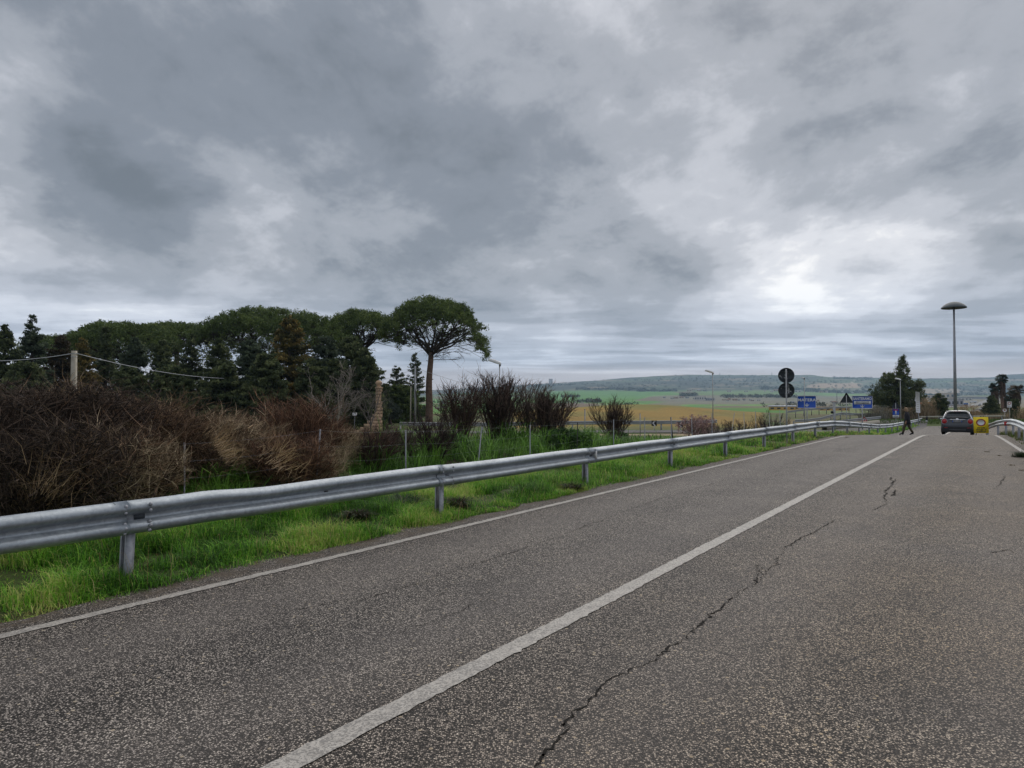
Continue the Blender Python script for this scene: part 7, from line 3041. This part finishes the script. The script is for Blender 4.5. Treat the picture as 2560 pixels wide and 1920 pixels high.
# woods, hedges and scattered trees of the valley and slopes (cannot be counted)
def far_wood():
    rng = np.random.RandomState(99)
    b = Buf()
    pts = []

    def line(u0, u1, d0, d1, n, size, wob=20):
        for k in range(n):
            q = rng.rand()
            u = u0 + (u1 - u0) * q
            d = d0 + (d1 - d0) * rng.rand()
            pts.append((u, d, size * (0.6 + 0.8 * rng.rand())))
    line(1440, 1640, 3080, 3200, 130, 13)
    line(1590, 1690, 3000, 3060, 90, 13)
    line(1700, 1740, 2000, 2150, 40, 11)
    line(1805, 1990, 1700, 1950, 120, 10)
    line(1440, 1500, 1050, 1200, 35, 7)
    line(1400, 1450, 1900, 2000, 20, 8)
    line(1555, 1590, 620, 660, 10, 4)
    line(1400, 1412, 620, 640, 5, 5)
    line(1900, 2190, 3150, 3350, 240, 13)
    line(2085, 2180, 4600, 4950, 60, 14)
    line(2155, 2300, 3300, 3800, 120, 13)
    line(2280, 2400, 2500, 3000, 120, 11)
    line(2400, 2560, 3000, 3900, 120, 12)
    line(2530, 2560, 3300, 3600, 20, 22)
    line(1320, 1440, 3600, 4200, 60, 14)
    line(1450, 1900, 3300, 4900, 260, 11)
    line(1900, 2560, 3300, 4700, 300, 11)
    line(1900, 2300, 500, 900, 45, 4)
    line(1080, 1120, 900, 1100, 10, 6)
    pts_ = np.array(pts)
    x = (pts_[:, 0] - 1280) / F * pts_[:, 1]
    y = pts_[:, 1]
    z = land(x, y)
    s = pts_[:, 2]
    cen = np.stack([x, y, z + s * 0.35], -1)
    n = len(cen)
    per = 40
    m = n * per
    par = np.repeat(np.arange(n), per)
    off = norm(rng.randn(m, 3)) * rng.rand(m, 1) ** 0.4
    p = cen[par] + off * s[par][:, None] * np.array([[0.6, 0.6, 0.42]])
    d = norm(rng.randn(m, 3))
    u, w = frames(d)
    L = (s[par] * 0.28)[:, None]
    v = np.stack([p - d * L * 0.5 - u * L * 0.4, p - d * L * 0.5 + u * L * 0.4, p + d * L * 0.5], 1).reshape(-1, 3)
    pal = np.array([(0.022, 0.034, 0.018), (0.032, 0.046, 0.024), (0.045, 0.056, 0.030)])
    c = pal[rng.randint(0, 3, n)][par] * (0.8 + 0.4 * rng.rand(m, 1))
    b.add(v, (np.arange(m) * 3)[:, None] + np.array([[0, 1, 2]]), np.repeat(c, 3, 0))
    tag(b.build('far_woods', M['leaf']), kind='stuff')


far_wood()

# scrub along the motorway verge in the middle distance at the right
def scrub():
    rng = np.random.RandomState(55)
    b = Buf()
    n = 260
    u = 2390 + 180 * rng.rand(n)
    d = 105 + 45 * rng.rand(n)
    x = (u - 1280) / F * d
    z = land(x, d)
    cen = np.stack([x, d, z + 0.35], -1)
    leaf_cloud(b, rng, cen, 0.3 + 0.4 * rng.rand(n), 22, 0.35, [(0.16, 0.12, 0.07), (0.10, 0.095, 0.045), (0.22, 0.16, 0.09), (0.06, 0.07, 0.035)], 0.8, 0.35)
    tag(b.build('dry_undergrowth', M['leaf']), kind='stuff')


scrub()

# ------------------------------------------------------------------ motorway with traffic
ribbon('motorway', [gp(2436, 165), gp(2452, 220), gp(2466, 320), gp(2478, 520), gp(2484, 800), gp(2488, 1300), gp(2492, 2000)], 10, M['motorway'], 0.12)
ribbon('motorway_carriageway', [gp(2330, 420), gp(2400, 560), gp(2440, 800), gp(2462, 1200), gp(2480, 2000)], 14, M['motorway'], 0.25)
rail_along([gpz(u, d, 0.1) for u, d in ((2436, 190), (2450, 260), (2462, 380), (2472, 600), (2478, 900))], 'pale guard rail climbing beside the distant motorway', 1, mat='galv_far', spacing=24, height=0.2, post=False)


def lorry(u, d, L, h, col, label, heading):
    g = ground_at(u, d)
    root = thing('lorry', label, 'lorry', (g.x, g.y, g.z + 0.2), heading)
    b = Buf()
    box(b, (-1.25, -L / 2, 0.9), (1.25, L / 2 - 2.2, h))
    b.build('cargo_box', M[col], root)
    b = Buf()
    box(b, (-1.2, L / 2 - 2.0, 0.6), (1.2, L / 2, h * 0.85))
    b.build('cab', M['truckwhite'], root)
    for sx in (-1, 1):
        for yy in (-L * 0.3, -L * 0.15, L * 0.38):
            b = Buf()
            lathe(b, [(0.001, -0.15), (0.5, -0.15), (0.5, 0.15), (0.001, 0.15)], 12)
            b.build('wheel', M['rubber'], root, loc=(sx * 1.1, yy, 0.5), rot=(0, R(90), 0))


lorry(2433, 1050, 9, 3.4, 'truckwhite', 'white lorry on the distant motorway', R(60))
lorry(2409, 640, 6.5, 2.6, 'bluetarp', 'lorry with a blue cover on the distant motorway', R(70))


def far_car(u, d, mat, label):
    g = ground_at(u, d)
    root = thing('distant_car', label, 'car', (g.x, g.y, g.z + 0.25), -R(35))
    b = Buf()
    prof = [(-2.1, 0.3), (2.1, 0.3), (2.1, 0.75), (1.2, 0.9), (0.6, 1.4), (-1.2, 1.42), (-2.0, 0.95)]
    v = [(-0.85, a, z) for a, z in prof] + [(0.85, a, z) for a, z in prof]
    n = len(prof)
    b.add(v, [(j, (j + 1) % n, n + (j + 1) % n, n + j) for j in range(n)])
    b.more_faces([(0, j + 1, j) for j in range(1, n - 1)], 0)
    b.more_faces([(n, n + j, n + j + 1) for j in range(1, n - 1)], 0)
    b.build('body', M[mat], root)
    for sx in (-1, 1):
        for yy in (-1.3, 1.3):
            b = Buf()
            lathe(b, [(0.001, -0.1), (0.33, -0.1), (0.33, 0.1), (0.001, 0.1)], 10)
            b.build('wheel', M['rubber'], root, loc=(sx * 0.8, yy, 0.33), rot=(0, R(90), 0))


far_car(2421, 760, 'truckwhite', 'white car following the blue covered lorry')
far_car(2450, 820, 'greywall', 'grey car on the motorway nearest the shaggy palms')
far_car(2448, 620, 'carpaint', 'dark car on the motorway above the dry reeds')

# ================================================================== HAZE
b = Buf()
box(b, (-7200, -7200, ZMIN - 1.0), (7200, 7200, max(ZMAX, 215.0) + 12.0))
m = bpy.data.materials.new('haze_air')
m.use_nodes = True
nt = m.node_tree
for n_ in list(nt.nodes):
    if n_.type != 'OUTPUT_MATERIAL':
        nt.nodes.remove(n_)
pv = nt.nodes.new('ShaderNodeVolumePrincipled')
pv.inputs['Color'].default_value = (0.55, 0.78, 1.0, 1)
pv.inputs['Density'].default_value = 0.00013
pv.inputs['Density Attribute'].default_value = ''
pv.inputs['Anisotropy'].default_value = 0.2
nt.links.new(pv.outputs[0], nt.nodes['Material Output'].inputs['Volume'])
hz = b.build('haze', m)
tag(hz, kind='stuff')
